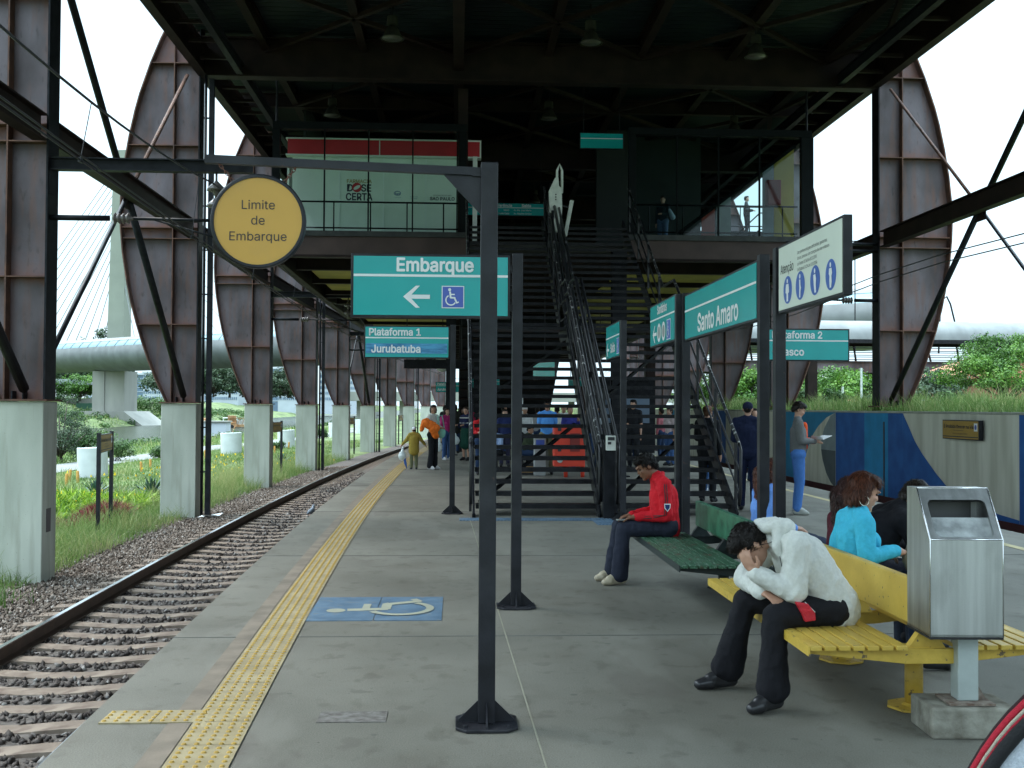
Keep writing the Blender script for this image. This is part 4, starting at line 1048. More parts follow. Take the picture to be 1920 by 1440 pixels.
# signs along the right row, facing left
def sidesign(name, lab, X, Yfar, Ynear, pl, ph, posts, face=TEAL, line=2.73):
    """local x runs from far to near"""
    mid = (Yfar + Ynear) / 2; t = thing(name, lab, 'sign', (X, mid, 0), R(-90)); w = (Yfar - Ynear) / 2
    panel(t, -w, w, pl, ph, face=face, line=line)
    for py in posts: post(t, -(py - mid), 0, 2.95)
    return t, w
t, w = sidesign('station_name_sign', 'long teal sign reading Santo Amaro between two dark posts', 2.58, 12.12, 9.16, 2.40, 2.92, (12.21, 9.09))
mb = MB(); put_text(mb, 'Santo Amaro', .03, 2.555,   .265, -.0365, bold=.005, sx=1.12); mb.build('lettering', WHITEP, t)
t, w = sidesign('attention_sign', 'white Atenção sign with four blue round pictograms on a dark post', 2.60, 8.62, 7.14, 2.41, 2.95, (8.70,), face=mat('sign_white', (.70, .76, .66), .35, 0, .04, 2), line=None)
mb = MB(); put_text(mb, 'Atenção', -w + .075, 2.75, .135, -.0365, bold=.0009, align='LEFT', sx=.86)
for i, s in enumerate(('Uso preferencial para deficientes, gestantes,', 'idosos, pessoas com crianças de colo e obesos', 'Lei Federal 10.048 de 8/11/2000', 'Lei Estadual 10.294 de 1/12/2004')): put_text(mb, s, -w + .50, 2.83 - i*.043, .044, -.0365, align='LEFT', sx=.98 if i < 2 else .86)
mb.build('lettering', BLACKP, t)
for i, cx in enumerate((-.48, -.17, .17, .50)):
    mb = MB(); mb.lathe([(0, 0), (.108, 0)], (cx, -.0355, 2.575), 32, Matrix.Rotation(R(90), 4, 'X')); mb.build('pictogram_disc', mat('picto_disc', (.04, .12, .45), .4, 0, .05, 2) if i == 0 else bpy.data.materials['picto_disc'], t)
    mb = MB(); y = -.0385; c = lambda x, z: (cx + x, y, 2.575 + z)
    mb.add([c(.016*math.cos(a), .068 + .018*math.sin(a)) for a in [j*PI/6 for j in range(12)]], [tuple(range(12))])
    out = [[(-.04, .015), (-.03, .045), (.03, .045), (.04, .015), (.045, -.02), (.02, -.03), (.02, -.09), (-.02, -.09), (-.02, -.03), (-.045, -.02)],
           [(-.015, .045), (.012, .045), (.018, .0), (.03, -.02), (.018, -.04), (.012, -.09), (-.014, -.09), (-.012, -.02)],
           [(-.03, .04), (.015, .045), (.03, .01), (.025, -.03), (.03, -.09), (-.005, -.09), (-.02, -.03), (-.028, .01)],
           [(-.025, .045), (.025, .045), (.035, .01), (.022, -.01), (.028, -.05), (.015, -.09), (-.015, -.09), (-.022, -.04), (-.018, -.01), (-.032, .01)]][i]
    mb.add([c(x, z) for x, z in out], [tuple(range(len(out)))]); mb.build('pictogram_figure', WHITEP, t)
t, w = sidesign('toilets_sign', 'teal sign reading Sanitários with arrow, two round pictograms and wheelchair symbol', 2.52, 13.97, 12.36, 2.42, 2.96, (12.30 + .0,), line=2.76)
mb = MB(); put_text(mb, 'Sanitários', .02, 2.865, .15, -.0365, bold=.003, sx=.95); arrow(mb, -.46, 2.575, .13, -.0365, .04)
for cx in (-.17, .12): mb.lathe([(.075, 0), (.115, 0)], (cx, -.0365, 2.58), 24, Matrix.Rotation(R(90), 4, 'X'))
mb.build('lettering', WHITEP, t)
for cx in (-.17, .12):
    mb = MB(); mb.lathe([(0, 0), (.075, 0)], (cx, -.0355, 2.58), 24, Matrix.Rotation(R(90), 4, 'X')); mb.build('pictogram_disc', mat('grey_disc', (.25, .27, .26), .5) if cx < 0 else bpy.data.materials['grey_disc'], t)
wc_box(t, .43, 2.58, .24, -.0345)
t, w = sidesign('exit_sign', 'small teal sign reading Saída with arrow, nearest the stairs', 2.46, 17.7, 16.22, 2.42, 2.97, (16.05,), line=2.76)
mb = MB(); put_text(mb, 'Saída', .05, 2.59, .20, -.0365, bold=.004, sx=1.0); arrow(mb, -.5, 2.575, .13, -.0365, .04); mb.build('lettering', WHITEP, t)
wc_box(t, .58, 2.59, .24, -.0345)
# hanging signs upstairs
t = thing('blank_hanging_sign', 'plain teal hanging sign with a thin white line, high under the roof', 'sign', (3.97, 30.0, 8.82))
panel(t, -.61, .61, 0, .45, line=.29)
for s in (-.5, .5): mb = MB(); mb.tube([(s, 0, .45), (s, 0, 1.9)], .012, 5); mb.build('hanger_rod', STEEL, t)
t = thing('transfer_sign', 'long teal sign Transferência Saída at the top of the left flight', 'sign', (1.55, 36.0, 7.98))
panel(t, -1.35, 1.35, 0, .43, line=.27)
mb = MB(); put_text(mb, 'Transferência', -.15, .345, .13, -.0365, bold=.002); put_text(mb, 'Saída', .72, .345, .13, -.0365, bold=.002)
for i, (a, b) in enumerate((('Metrô', 'Av. Pe. José Maria'), ('Av. Guido Caloi', 'Av. Nações Unidas'))): put_text(mb, a, .15, .19 - i*.11, .09, -.0365, bold=.001, align='RIGHT'); put_text(mb, b, .3, .19 - i*.11, .09, -.0365, bold=.001, align='LEFT')
mb.build('lettering', WHITEP, t)
for s in (-1.2, 1.2): mb = MB(); mb.tube([(s, 0, .43), (s, 0, 2.4)], .012, 5); mb.build('hanger_rod', STEEL, t)
# signs and panels under the hall, seen through the stairs
t = thing('hanging_direction_sign', 'teal sign hanging edge on under the hall, seen through the left flight', 'sign', (2.5, 31, 2.45), R(-68))
panel(t, -.7, .7, 0, .5, line=.32)
mb = MB(); mb.tube([(0, 0, .5), (0, 0, 3.1)], .015, 5); mb.build('hanger_rod', STEEL, t)
for x, y, lab in ((1.2, 48, 'teal sign low under the hall behind the left flight'), (5.2, 44, 'teal sign under the hall behind the right flight')):
    t = thing('hanging_sign', lab, 'sign', (x, y, 2.5)); panel(t, -.7, .7, 0, .42, line=.28)
    mb = MB(); mb.tube([(-.6, 0, .42), (-.6, 0, 3.0)], .015, 5); mb.tube([(.6, 0, .42), (.6, 0, 3.0)], .015, 5); mb.build('hanger_rod', STEEL, t)
t = thing('dark_sign_box', 'dark unlit display box hanging behind the Plataforma 1 sign', 'display box', (-.62, 40, 3.05))
mb = MB(); mb.box(-1.3, .95, -.1, .1, 0, .33); mb.build('box_body', STEEL, t, bevel=.01)
for s in (-1.2, .8): mb = MB(); mb.tube([(s, 0, .33), (s, 0, 2.4)], .02, 5); mb.build('hanger_rod', STEEL, t)
mb = MB(); mb.box(1.0, 1.25, -.13, .12, .02, .34); mb.lathe([(.0, 0), (.08, 0), (.08, -.05), (.05, -.08), (0, -.08)], (1.12, -.14, .18), 12, Matrix.Rotation(R(90), 4, 'X')); mb.build('speaker', POST, t)
t = thing('round_mirror', 'pale round convex mirror hanging under the hall beyond the Plataforma 1 sign', 'mirror', (-.62, 48, 3.55))
mb = MB(); mb.lathe([(0, .06), (.2, .045), (.36, 0), (.36, -.03), (0, -.03)], (0, 0, 0), 24, Matrix.Rotation(R(90), 4, 'X')); mb.build('mirror_face', mat('mirror_pale', (.5, .55, .5), .3, .3), t, smooth=True)
mb = MB(); mb.tube([(0, .02, 0), (0, .02, 2.0)], .02, 5); mb.build('hanger_rod', STEEL, t)
# ================================================================== FURNITURE
YEL = mat('bench_yellow', (.56, .37, .055), .40, 0, .08, 3, .06, 50, col2=(.66, .46, .09)); chips_and_glare(YEL, 38, .66, .70, (.10, .085, .05)); chips_and_glare(YEL, 5, .52, .7, (.42, .27, .05), stretch=(1, .4, 1), amt=.5); YELD = mat('bench_yellow_worn', (.55, .36, .045), .5, 0, .15, 18, .1, 50, col2=(.60, .40, .06), lo=.2)
GRN = mat('bench_green', (.018, .11, .058), .45, 0, .2, 8, .08, 50, col2=(.045, .20, .11)); GRNW = mat('bench_green_worn', (.015, .075, .035), .5, 0, .2, 18, .15, 50, col2=(.05, .14, .075), stretch=(3, .5, 3))
chips_and_glare(GRNW, 40, .56, .60, (.16, .24, .18), stretch=(2, .35, 2)); chips_and_glare(GRNW, 9, .60, .66, (.07, .035, .02)); chips_and_glare(YELD, 30, .64, .68, (.14, .10, .05)); GBASE = mat('bench_dark_base', (.012, .022, .022), .5)
def bench(name, lab, grp, x, y, m_seat, m_back, m_base, L_=2.22, rz=0):
    t = thing(name, lab, 'bench', (x, y, 0), rz, grp)
    for s in (-1, 1):
        for i in range(7):
            xx = s * (.605 - i * .074)
            mb = MB(); mb.box(xx - .030, xx + .030, -L_/2, L_/2, .425, .450); mb.build('seat_slat', m_seat, t, bevel=.004)
    for yy in (-L_/2 + .07, L_/2 - .07, 0):
        mb = MB(); mb.prism([(-.64, .423), (.64, .423), (.64, .402), (.12, .345), (-.12, .345), (-.64, .402)], .03, Matrix.Translation((0, yy + .015, 0)) @ Matrix.Rotation(R(90), 4, 'X')); mb.build('cross_bracket', m_base, t, bevel=.004)
    for s in (-1, 1):
        mb = MB(); a, b = sorted((s*.636, s*.645)); mb.box(a, b, -L_/2, L_/2, .40, .449); mb.build('edge_rail', m_base, t)
    mb = MB(); mb.box(-.025, .025, -L_/2, L_/2, .515, .755); mb.build('backrest', m_back, t, bevel=.008)
    for yy in (-L_/2 + .10, -.02, L_/2 - .10):
        mb = MB(); mb.prism([(-.10, .42), (.10, .42), (.020, .53), (.020, .72), (-.020, .72), (-.020, .53)], .05, Matrix.Translation((0, yy + .025, 0)) @ Matrix.Rotation(R(90), 4, 'X')); mb.build('backrest_support', m_base, t)
    for yy in (-L_/2 + .50, L_/2 - .58):
        for s in (0,):
            mb = MB(); mb.lathe([(.049, .02), (.049, .30)], (.11, yy, 0), 20); mb.build('leg', m_base, t, smooth=True)
            mb = MB(); mb.box(-.03, .23, yy - .07, yy + .07, .285, .343); mb.build('leg_cap', m_base, t, bevel=.01)
            mb = MB(); mb.lathe([(.15, .004), (.15, .016), (.07, .018), (.055, .03)], (.11, yy, 0), 8); mb.build('foot_plate', m_base, t)
    return t
bench('yellow_bench', 'yellow back to back slatted bench in front of the steel bin', 'slatted station benches', 2.43, 6.58, YEL, YEL, YELD)
bench('green_bench', 'dark green back to back slatted bench beyond the yellow one', 'slatted station benches', 2.35, 9.42, GRNW, GRN, GBASE, 2.25)
# stainless bin
SS = mat('brushed_steel', (.52, .53, .52), .40, 1.0, .10, 3, .03, 120, col2=(.62, .63, .62), stretch=(8, 8, .4)); chips_and_glare(SS, 5, .50, .70, (.26, .26, .25), stretch=(1, 1, .5), amt=.5); SSD = mat('steel_inner', (.10, .10, .10), .5, .5)
GALV = mat('galvanised', (.42, .47, .45), .5, .3, .1, 6, .05, 60)
t = thing('waste_bin', 'brushed stainless steel waste bin with slanted mouth on a post beside the yellow bench', 'waste bin', (2.56, 5.52, 0), R(-3))
bz0, bz1 = .515, 1.245; ym, yf, yb = -.16, -.16, .16; hw = .182; zs = 1.00
# body: shell with slanted top front face that has a mouth
mb = MB()
mb.box(-hw, hw, yf, yb, bz0, bz0 + .012)
mb.add([(-hw, yf, bz0), (-hw, yf, zs), (-hw, .02, bz1), (-hw, yb, bz1), (-hw, yb, bz0)], [(0, 1, 2, 3, 4)])
mb.add([(hw, yf, bz0), (hw, yf, zs), (hw, .02, bz1), (hw, yb, bz1), (hw, yb, bz0)], [(4, 3, 2, 1, 0)])
mb.face((-hw, yf, bz0), (hw, yf, bz0), (hw, yf, zs), (-hw, yf, zs)); mb.face((-hw, yb, bz0), (-hw, yb, bz1), (hw, yb, bz1), (hw, yb, bz0))
mb.face((-hw, .02, bz1), (hw, .02, bz1), (hw, yb, bz1), (-hw, yb, bz1))
mb.build('bin_body', SS, t)
def sl_pt(u, v, d=0):     # u across, v 0..1 up the slanted face, d inwards
    n = Vector((0, .265, -.18)).normalized() * d
    return Vector((u, yf + v * (.02 - yf), zs + v * (bz1 - zs))) + n
def rr(u0, u1, v0, v1, r, rv, n=5):
    pts = []
    for cx, cy, a0 in ((u1 - r, v1 - rv, 0), (u0 + r, v1 - rv, 90), (u0 + r, v0 + rv, 180), (u1 - r, v0 + rv, 270)):
        for i in range(n + 1): a = R(a0 + 90 * i / n); pts.append((cx + r*math.cos(a), cy + rv*math.sin(a)))
    return pts
inner = rr(-.148, .148, .05, .77, .03, .1); outer = rr(-hw, hw, 0, 1, .0001, .0001)
mb = MB(); n = len(inner); vs = [sl_pt(u, v) for u, v in outer] + [sl_pt(u, v) for u, v in inner]
mb.add(vs, [(i, (i+1) % n, n + (i+1) % n, n + i) for i in range(n)]); 
mb.build('mouth_surround', SS, t)
mb = MB(); vs = [sl_pt(u, v) for u, v in inner] + [sl_pt(u, v, .022) for u, v in inner]; mb.add(vs, [(i, (i+1) % n, n + (i+1) % n, n + i) for i in range(n)]); mb.build('mouth_lip', SS, t)
mb = MB(); mb.face((-.13, .10, bz0 + .1), (.13, .10, bz0 + .1), (.13, .10, bz1 - .02), (-.13, .10, bz1 - .02)); mb.face(*[sl_pt(u, v, .03) for u, v in ((-.149, .04), (.149, .04), (.149, .36), (-.149, .36))]); mb.build('inner_flap', SSD, t)
mb = MB(); mb.face(*[sl_pt(u, v, .020) for u, v in ((-.149, .045), (.149, .045), (.149, .46), (-.149, .46))]); mb.build('inner_bag', mat('pale_bag', (.36, .38, .38), .3, 0, .3, 14, .3, 25), t)
e = .003
mb = MB(); 
for s in (-1, 1): mb.tube([(s*hw, yf, bz0), (s*hw, yf, zs), (s*hw, .02, bz1)], .0035, 6)
mb.tube([(-hw, yf, zs), (hw, yf, zs)], .0035, 6); mb.tube([(-hw, .02, bz1), (hw, .02, bz1)], .004, 6); mb.build('edge_bead', mat('bright_steel', (.7, .7, .7), .2, 1), t, smooth=True)
mb = MB(); mb.box(-hw - .001, hw + .001, yf - .001, yb, bz0 - .012, bz0 - .001); mb.build('bottom_trim', RUBBER, t)
mb = MB(); mb.box(-.0, .105, -.05, .05, .17, bz0 - .013); mb.build('post', GALV, t, bevel=.006)
mb = MB(); mb.prism([(.105, 0), (.16, 0), (.105, .09)], .008, Matrix.Translation((0, 0, .17)) @ Matrix.Rotation(R(90), 4, 'X')); mb.box(-.06, .17, -.10, .10, .158, .168); mb.build('post_foot', mat('rust_plate', (.16, .09, .06), .85, 0, .3, 20, .2, 60, col2=(.28, .24, .2)), t)
mb = MB(); mb.box(-.165, .27, -.14, .17, .0, .155); mb.build('concrete_block', mat('block_concrete', (.17, .155, .12), .9, 0, .2, 9, .3, 40, col2=(.30, .29, .24)), t, bevel=.012)
# foreground travel bag, bottom right corner
bagc = mat('bag_felt', (.40, .44, .50), .95, 0, .06, 120, .3, 300, col2=(.50, .54, .60)); 
t = thing('travel_bag', 'pale blue grey felt bag with black, red and cream piping in the near right corner', 'bag', (1.755, 2.70, .0), R(-32))
def bag_outline(k, y, sc=1.0, zt=1.0):
    return [Vector((( .52 * sc) * -math.cos(u), y, zt * (.08 + .92 * math.sin(u)) if 0 < u < PI else .0)) for u in [PI * i / k for i in range(k + 1)]]
K = 30
mb = MB(); layers = [(-.16, .80, .86), (-.15, .93, .95), (-.11, 1.0, 1.0), (.11, 1.0, 1.0), (.15, .93, .95), (.16, .8, .86)]; vs = []
for y, s, zz in layers: vs += bag_outline(K, y, s, 1.03 * zz)
for j in range(len(layers) - 1):
    for i in range(K): mb.f.append((j*(K+1)+i, j*(K+1)+i+1, (j+1)*(K+1)+i+1, (j+1)*(K+1)+i)); mb.mi.append(0)
mb.f.append(tuple(range(K, -1, -1))); mb.mi.append(0); mb.f.append(tuple(range(5*(K+1), 6*(K+1)))); mb.mi.append(0); mb.v = [tuple(v) for v in vs]
mb.build('bag_body', bagc, t, smooth=True)
TR = [('dark_edge', (.03, .01, .012), -.100, .008, 1.003), ('red_piping', (.40, .012, .03), -.118, .009, .995), ('cream_piping', (.40, .35, .28), -.130, .005, .981), ('red_piping', (.36, .012, .03), -.134, .004, .972), ('black_piping', (.010, .010, .012), -.148, .017, .950)]
for nm, c, y, r, sc_ in TR:
    mb = MB(); mb.tube([v + (v - Vector((0, v.y, .3))).normalized() * .012 for v in bag_outline(40, y, sc_, sc_ * 1.035)], r, 8); mb.build(nm, mat(nm, c, .9, 0, .1, 80, .3, 200), t, smooth=True)
# red vending cabinet / phone kiosk behind the stairs
t = thing('red_kiosk', 'bright red cabinet on two legs seen through the left flight', 'kiosk', (2.66, 25.9, 0))
KR = mat('kiosk_red', (.62, .045, .02), .45, 0, .08, 3); KRD = mat('kiosk_dark_red', (.20, .02, .015), .5)
mb = MB(); mb.box(-.36, .38, -.2, .2, .26, 1.26); mb.build('cabinet', KR, t, bevel=.02)
for x in (-.06, .34): mb = MB(); mb.lathe([(.045, 0), (.055, .26)], (x, 0, 0), 12); mb.build('leg', KR, t, smooth=True)
mb = MB(); mb.box(.02, .25, -.215, -.201, .62, 1.05); mb.build('grille', KRD, t)
mb = MB(); mb.box(-.27, -.19, -.215, -.201, 1.1, 1.2); mb.box(-.27, -.19, -.215, -.201, .62, .72); mb.build('slot', BLACKP, t)
mb = MB(); mb.lathe([(0, .012), (.06, .01), (.07, 0)], (-.22, -.215, .42), 16, Matrix.Rotation(R(90), 4, 'X')); mb.build('lock_disc', GALV, t)
t = thing('information_totem', 'narrow white lit totem standing far behind the left flight', 'totem', (2.1, 36, 0))
mb = MB(); mb.box(-.09, .09, -.05, .05, 1.05, 2.05); mb.build('panel', WHITEP, t); mb = MB(); mb.box(-.05, .05, -.04, .04, 0, 1.05); mb.build('post', STEEL, t)
t = thing('bench_box', 'dark case with tan trim on the floor behind the left flight', 'case', (1.75, 26.9, 0))
mb = MB(); mb.box(-.28, .28, -.12, .12, .0, .30); mb.build('case_body', RUBBER, t, bevel=.01)
mb = MB()
for a, b in (((-.26, .03), (-.26, .27)), ((.26, .03), (.26, .27)), ((-.17, .07), (.19, .07)), ((-.17, .2), (.19, .2)), ((-.17, .07), (-.17, .2)), ((.19, .07), (.19, .2))): mb.bar((a[0], -.125, a[1]), (b[0], -.125, b[1]), .01, .02)
mb.build('trim', mat('tan_trim', (.35, .2, .07), .5), t)
t = thing('ticket_machine', 'small grey machine with a dark screen behind the left flight', 'machine', (2.05, 26.6, 0))
mb = MB(); mb.box(-.16, .12, -.15, .15, 0, .95); mb.build('cabinet', mat('machine_grey', (.32, .34, .34), .5), t, bevel=.02)
mb = MB(); mb.box(-.12, .08, -.165, -.151, .75, .87); mb.build('screen', BLUEP, t)
# ================================================================== PLANTS
LG = tintmat('grass_blade', [(0, (.035, .075, .018)), (.45, (.085, .16, .035)), (.8, (.17, .24, .075)), (1, (.33, .33, .15))], .7, transl=.35)
LIME = tintmat('lime_leaf', [(0, (.045, .12, .01)), (.5, (.16, .30, .02)), (1, (.36, .46, .06))], .55, transl=.35)
REDL = tintmat('red_leaf', [(0, (.05, .006, .012)), (.6, (.17, .015, .035)), (1, (.30, .06, .07))], .6, transl=.2)
SHRUB = tintmat('shrub_leaf', [(0, (.018, .045, .012)), (.5, (.045, .095, .025)), (1, (.12, .20, .06))], .6, transl=.3)
TREEL = tintmat('tree_leaf', [(0, (.014, .042, .008)), (.4, (.045, .12, .016)), (.7, (.11, .23, .032)), (1, (.20, .33, .07))], .6, transl=.3)
DARKT = tintmat('dark_tree_leaf', [(0, (.016, .032, .016)), (.5, (.035, .062, .030)), (1, (.08, .125, .055))], .7, transl=.2)
BARK = mat('bark', (.06, .048, .038), .9, 0, .2, 8, .4, 30)
GZ = np.vectorize(gz)
def blades(X, Y, Z, h, w, lean, rg, seg=2):
    """tapered bent blades, quads"""
    n = len(X); a = rg.uniform(0, 6.283, n); la = rg.uniform(0, 6.283, n); ln = rg.uniform(.2, 1, n) * lean
    V = np.zeros((n, (seg + 1) * 2, 3))
    for k in range(seg + 1):
        f = k / seg; cx = X + np.cos(la) * ln * h * f * f; cy = Y + np.sin(la) * ln * h * f * f; cz = Z + h * f * (1 - .35 * ln * f)
        ww = w * (1 - f) ** .7 / 2 + .0006
        V[:, 2*k, 0] = cx - np.cos(a) * ww; V[:, 2*k, 1] = cy - np.sin(a) * ww; V[:, 2*k, 2] = cz
        V[:, 2*k+1, 0] = cx + np.cos(a) * ww; V[:, 2*k+1, 1] = cy + np.sin(a) * ww; V[:, 2*k+1, 2] = cz
    q = np.array([(2*k, 2*k+1, 2*k+3, 2*k+2) for k in range(seg)])
    F = (q[None] + (np.arange(n) * (seg+1) * 2)[:, None, None]).reshape(-1, 4)
    return V.reshape(-1, 3), F, (seg + 1) * 2
def grass(name, label, n, reg, h, w, lean, m, seed, tint=None, cat_='grass', zf=None):
    rg = np.random.default_rng(seed); X, Y = reg(rg, n); n = len(X)
    Z = GZ(X, Y) - .02 if zf is None else zf(X, Y)
    hh = h[0] + (h[1] - h[0]) * rg.random(n) ** 1.4
    # clumpiness
    cl = np.array([mn.noise(Vector((x*.9, y*.45, 0))) for x, y in zip(X, Y)]); hh = hh * (1 + 1.1 * cl).clip(.3, 2)
    V, F, k = blades(X, Y, Z, hh, w * (.7 + .6 * rg.random(n)), lean, rg)
    tt = (rg.random(n) * .6 + .25 + .6 * cl).clip(0, 1) if tint is None else tint(rg, X, Y, cl).clip(0, 1)
    return tag(np_mesh(name, V, F, m, attr=np.repeat(tt, k)), label, cat_, kind='stuff')
def strip(o0, o1, Y0, Y1, p=1.3):
    def f(rg, n):
        Y = Y0 + (Y1 - Y0) * rg.random(n) ** p; o = rg.uniform(o0, o1, n); return -2.25 + NPC(Y) + o, Y
    return f
nopill = lambda X, Y: X
grass('verge_grass', 'wispy tall grass along the edge of the ballast by the pillars', 46000, strip(-6.9, -4.35, 11, 60, 1.4), (.12, .62), .011, .9, LG, 11, tint=lambda rg, X, Y, c: rg.random(len(X)) * .5 + .45 + .5 * c)
grass('garden_grass', 'green grass of the garden beyond the pillars', 56000, strip(-15.6, -6.5, 16, 90, 1.4), (.08, .34), .022, .8, LG, 12)
grass('far_grass', 'rough grass and weeds down to the path and river bank', 26000, strip(-31, -19.4, 30, 160, 1.3), (.15, .6), .05, .8, LG, 13)
grass('near_weeds', 'leafy weeds at the foot of the nearest pillar', 5000, lambda rg, n: (-7.4 + rg.normal(0, .55, n), 14.2 + rg.normal(0, .9, n)), (.15, .55), .02, .9, LG, 14, tint=lambda rg, X, Y, c: rg.random(len(X)) * .5)
def reg_wall(rg, n):
    Y = 15 + 45 * rg.random(n) ** 1.2; X = NPC(Y) * (Y > 23) + 10.75 + 9 * rg.random(n) ** 1.5; return X, Y
grass('embankment_grass', 'tall seeding grass on the bank above the mural wall', 42000, reg_wall, (.12, .60), .022, .7, LG, 15, tint=lambda rg, X, Y, c: rg.random(len(X)) * .6 + .3 + .4 * c)
def reg_lime(rg, n):
    Y = rg.uniform(25.6, 32.5, n); X = rg.uniform(-14.5, -8.2, n); k = (Y > 27.0 + .25*np.sin(X*2) - (X + 8)*.10) & (Y < 31.8 + .3*np.sin(X)); return X[k], Y[k]
grass('lime_flower_bed', 'bed of bright lime green leafy plants in the garden', 9000, reg_lime, (.30, .56), .085, 1.1, LIME, 16, cat_='flower bed', tint=lambda rg, X, Y, c: rg.random(len(X)))
def reg_red(rg, n):
    f = rg.random(n); X = -8.3 - 2.0 * f + rg.normal(0, .16, n); Y = 27.2 - 4.6 * f + rg.normal(0, .42, n) + .3 * np.sin(X * 5); return X, Y
grass('red_flower_bed', 'low band of dark red leaves in the garden', 15000, reg_red, (.22, .42), .06, 1.0, REDL, 17, cat_='flower bed', tint=lambda rg, X, Y, c: rg.random(len(X)))
grass('red_hedge', 'dark red creeping plants on top of the mural wall', 6000, lambda rg, n: (10.9 + .35 * rg.random(n), rg.uniform(17, 22.0, n)), (.05, .14), .05, 1.0, REDL, 18, cat_='plants')
YF = tintmat('yellow_flower', [(0, (.65, .36, .01)), (1, (.85, .62, .03))], .6)
grass('yellow_flowers', 'scattered yellow flowers in the garden grass', 170, lambda rg, n: (-2.25 + NPC(rg.uniform(38, 60, n)) + rg.normal(-8.5, 1.6, n), rg.uniform(38, 60, n)), (.07, .10), .07, .3, YF, 19, cat_='flowers', zf=lambda X, Y: GZ(X, Y) + .28)
grass('orange_flowers', 'orange tipped flowers over the lime green bed', 60, lambda rg, n: (rg.uniform(-14, -8.4, n), rg.uniform(27.6, 31.5, n)), (.06, .09), .035, .3, YF, 20, cat_='flowers', zf=lambda X, Y: GZ(X, Y) + .40)
# agaves
AG = mat('agave_leaf', (.030, .075, .055), .5, 0, .2, 4, col2=(.06, .13, .09)); ag0 = None
for x, y, s, lab in ((-10.7, 33.2, 1.1, 'spiky dark green agave behind the left post of the nearest yellow board'), (-9.0, 33.0, 1.25, 'spiky dark green agave just right of the nearest yellow board'), (-8.2, 52, 1.0, 'small spiky agave far off between the third and fourth pillars')):
    if ag0 is None:
        mb = MB(); rnd = random.Random(4)
        for i in range(46):
            a = i * 2.399; el = R(12 + 70 * (i / 46)); L_ = .62 * rnd.uniform(.85, 1.1)
            d = Vector((math.cos(a)*math.cos(el), math.sin(a)*math.cos(el), math.sin(el))); q = Vector((-math.sin(a), math.cos(a), 0))
            p = [Vector((0, 0, .05)) + d * L_ * f + Vector((0, 0, -.10 * f * f)) for f in (0, .35, .7, 1)]
            w_ = [.035, .042, .028, .002]; vs = []
            for pp, ww in zip(p, w_): vs += [pp - q * ww, pp + Vector((0, 0, -.012)), pp + q * ww]
            mb.add(vs, [(j*3+c, j*3+c+1, j*3+c+4, j*3+c+3) for j in range(3) for c in range(2)])
        o = ag0 = mb.build('agave', AG)
    else: o = ag0.copy(); COL.objects.link(o)
    tag(o, lab, 'plant', 'agaves in the garden'); o.location = (x, y, gz(x, y)); o.scale = (s,) * 3; o.rotation_euler.z = x
# leafy blobs as trees / shrubs
def leaf_cloud(centres, n, size, rg, zs=.8, dark=None):
    """quads scattered in many small clumps"""
    C_ = np.array([c[:3] for c in centres]); Rr = np.array([c[3] for c in centres]); wts = Rr ** 2 / (Rr ** 2).sum()
    idx = rg.choice(len(C_), n, p=wts); d = rg.normal(size=(n, 3)); d /= np.linalg.norm(d, axis=1)[:, None]
    r = Rr[idx] * (rg.random(n) ** .45) * rg.uniform(.75, 1.18, n); P = C_[idx] + d * r[:, None] * np.array([1, 1, zs])
    nrm = d + rg.normal(0, .6, (n, 3)); nrm[:, 2] += .35; nrm /= np.linalg.norm(nrm, axis=1)[:, None]
    u = np.cross(nrm, rg.normal(size=(n, 3))); u /= np.linalg.norm(u, axis=1)[:, None]; v = np.cross(nrm, u)
    s = size * rg.uniform(.5, 1.3, n)[:, None]
    V = np.stack([P - u*s, P - v*s*.55, P + u*s, P + v*s*.55], 1).reshape(-1, 3)
    F = np.arange(4 * n).reshape(-1, 4)
    ctint = rg.uniform(-.18, .18, len(C_))[idx]
    t = (.42 + ctint + rg.normal(0, .15, n)).clip(0, 1)
    return V, F, np.repeat(t, 4)
def tree(name, lab, x, y, z, h, rad, kind, n, lsize, seed, trunk=.4, group=None, cat_='tree', flat=.55, lean=0):
    rg = np.random.default_rng(seed); t = thing(name, lab, cat_, (x, y, z), 0, group)
    hub = h * trunk; cs = []; limbs = MB(); nc = 16 if kind is TREEL else 13
    rr_ = rad
    for i in range(nc):
        a = i * 2.399 + rg.uniform(-.3, .3); f = math.sqrt((i + .5) / nc); 
        cz = hub + (h - hub) * (.95 - .62 * f ** 1.6 + rg.uniform(-.12, .12)); cx = math.cos(a) * rr_ * f * .80 + lean; cy = math.sin(a) * rr_ * f * .80
        cr_ = rad * rg.uniform(.20, .36)
        cs.append((cx, cy, cz, cr_)); 
        for j in range(2): cs.append((cx + rg.uniform(-.8, .8) * cr_, cy + rg.uniform(-.8, .8) * cr_, cz + rg.uniform(-.5, .5) * cr_, cr_ * .5))
        limbs.tube([(0, 0, hub * rg.uniform(.6, 1)), (cx * .5, cy * .5, hub + (cz - hub) * .5), (cx, cy, cz)], [h*.018, h*.011, h*.004], 6)
    limbs.tube([(0, 0, -.2), (h*.01, 0, hub*.5), (0, h*.01, hub)], [h*.032, h*.025, h*.02], 8)
    limbs.build('trunk', BARK, t, smooth=True)
    if trunk < .2:
        for i in range(14): a = rg.uniform(0, 6.28); cs.append((math.cos(a)*rad*rg.uniform(.2, .8), math.sin(a)*rad*rg.uniform(.2, .8), h*rg.uniform(.12, .45), rad*rg.uniform(.2, .3)))
    V, F, T = leaf_cloud(cs, n, lsize, rg, flat); np_mesh('crown', V, F, kind, t, attr=T); return t
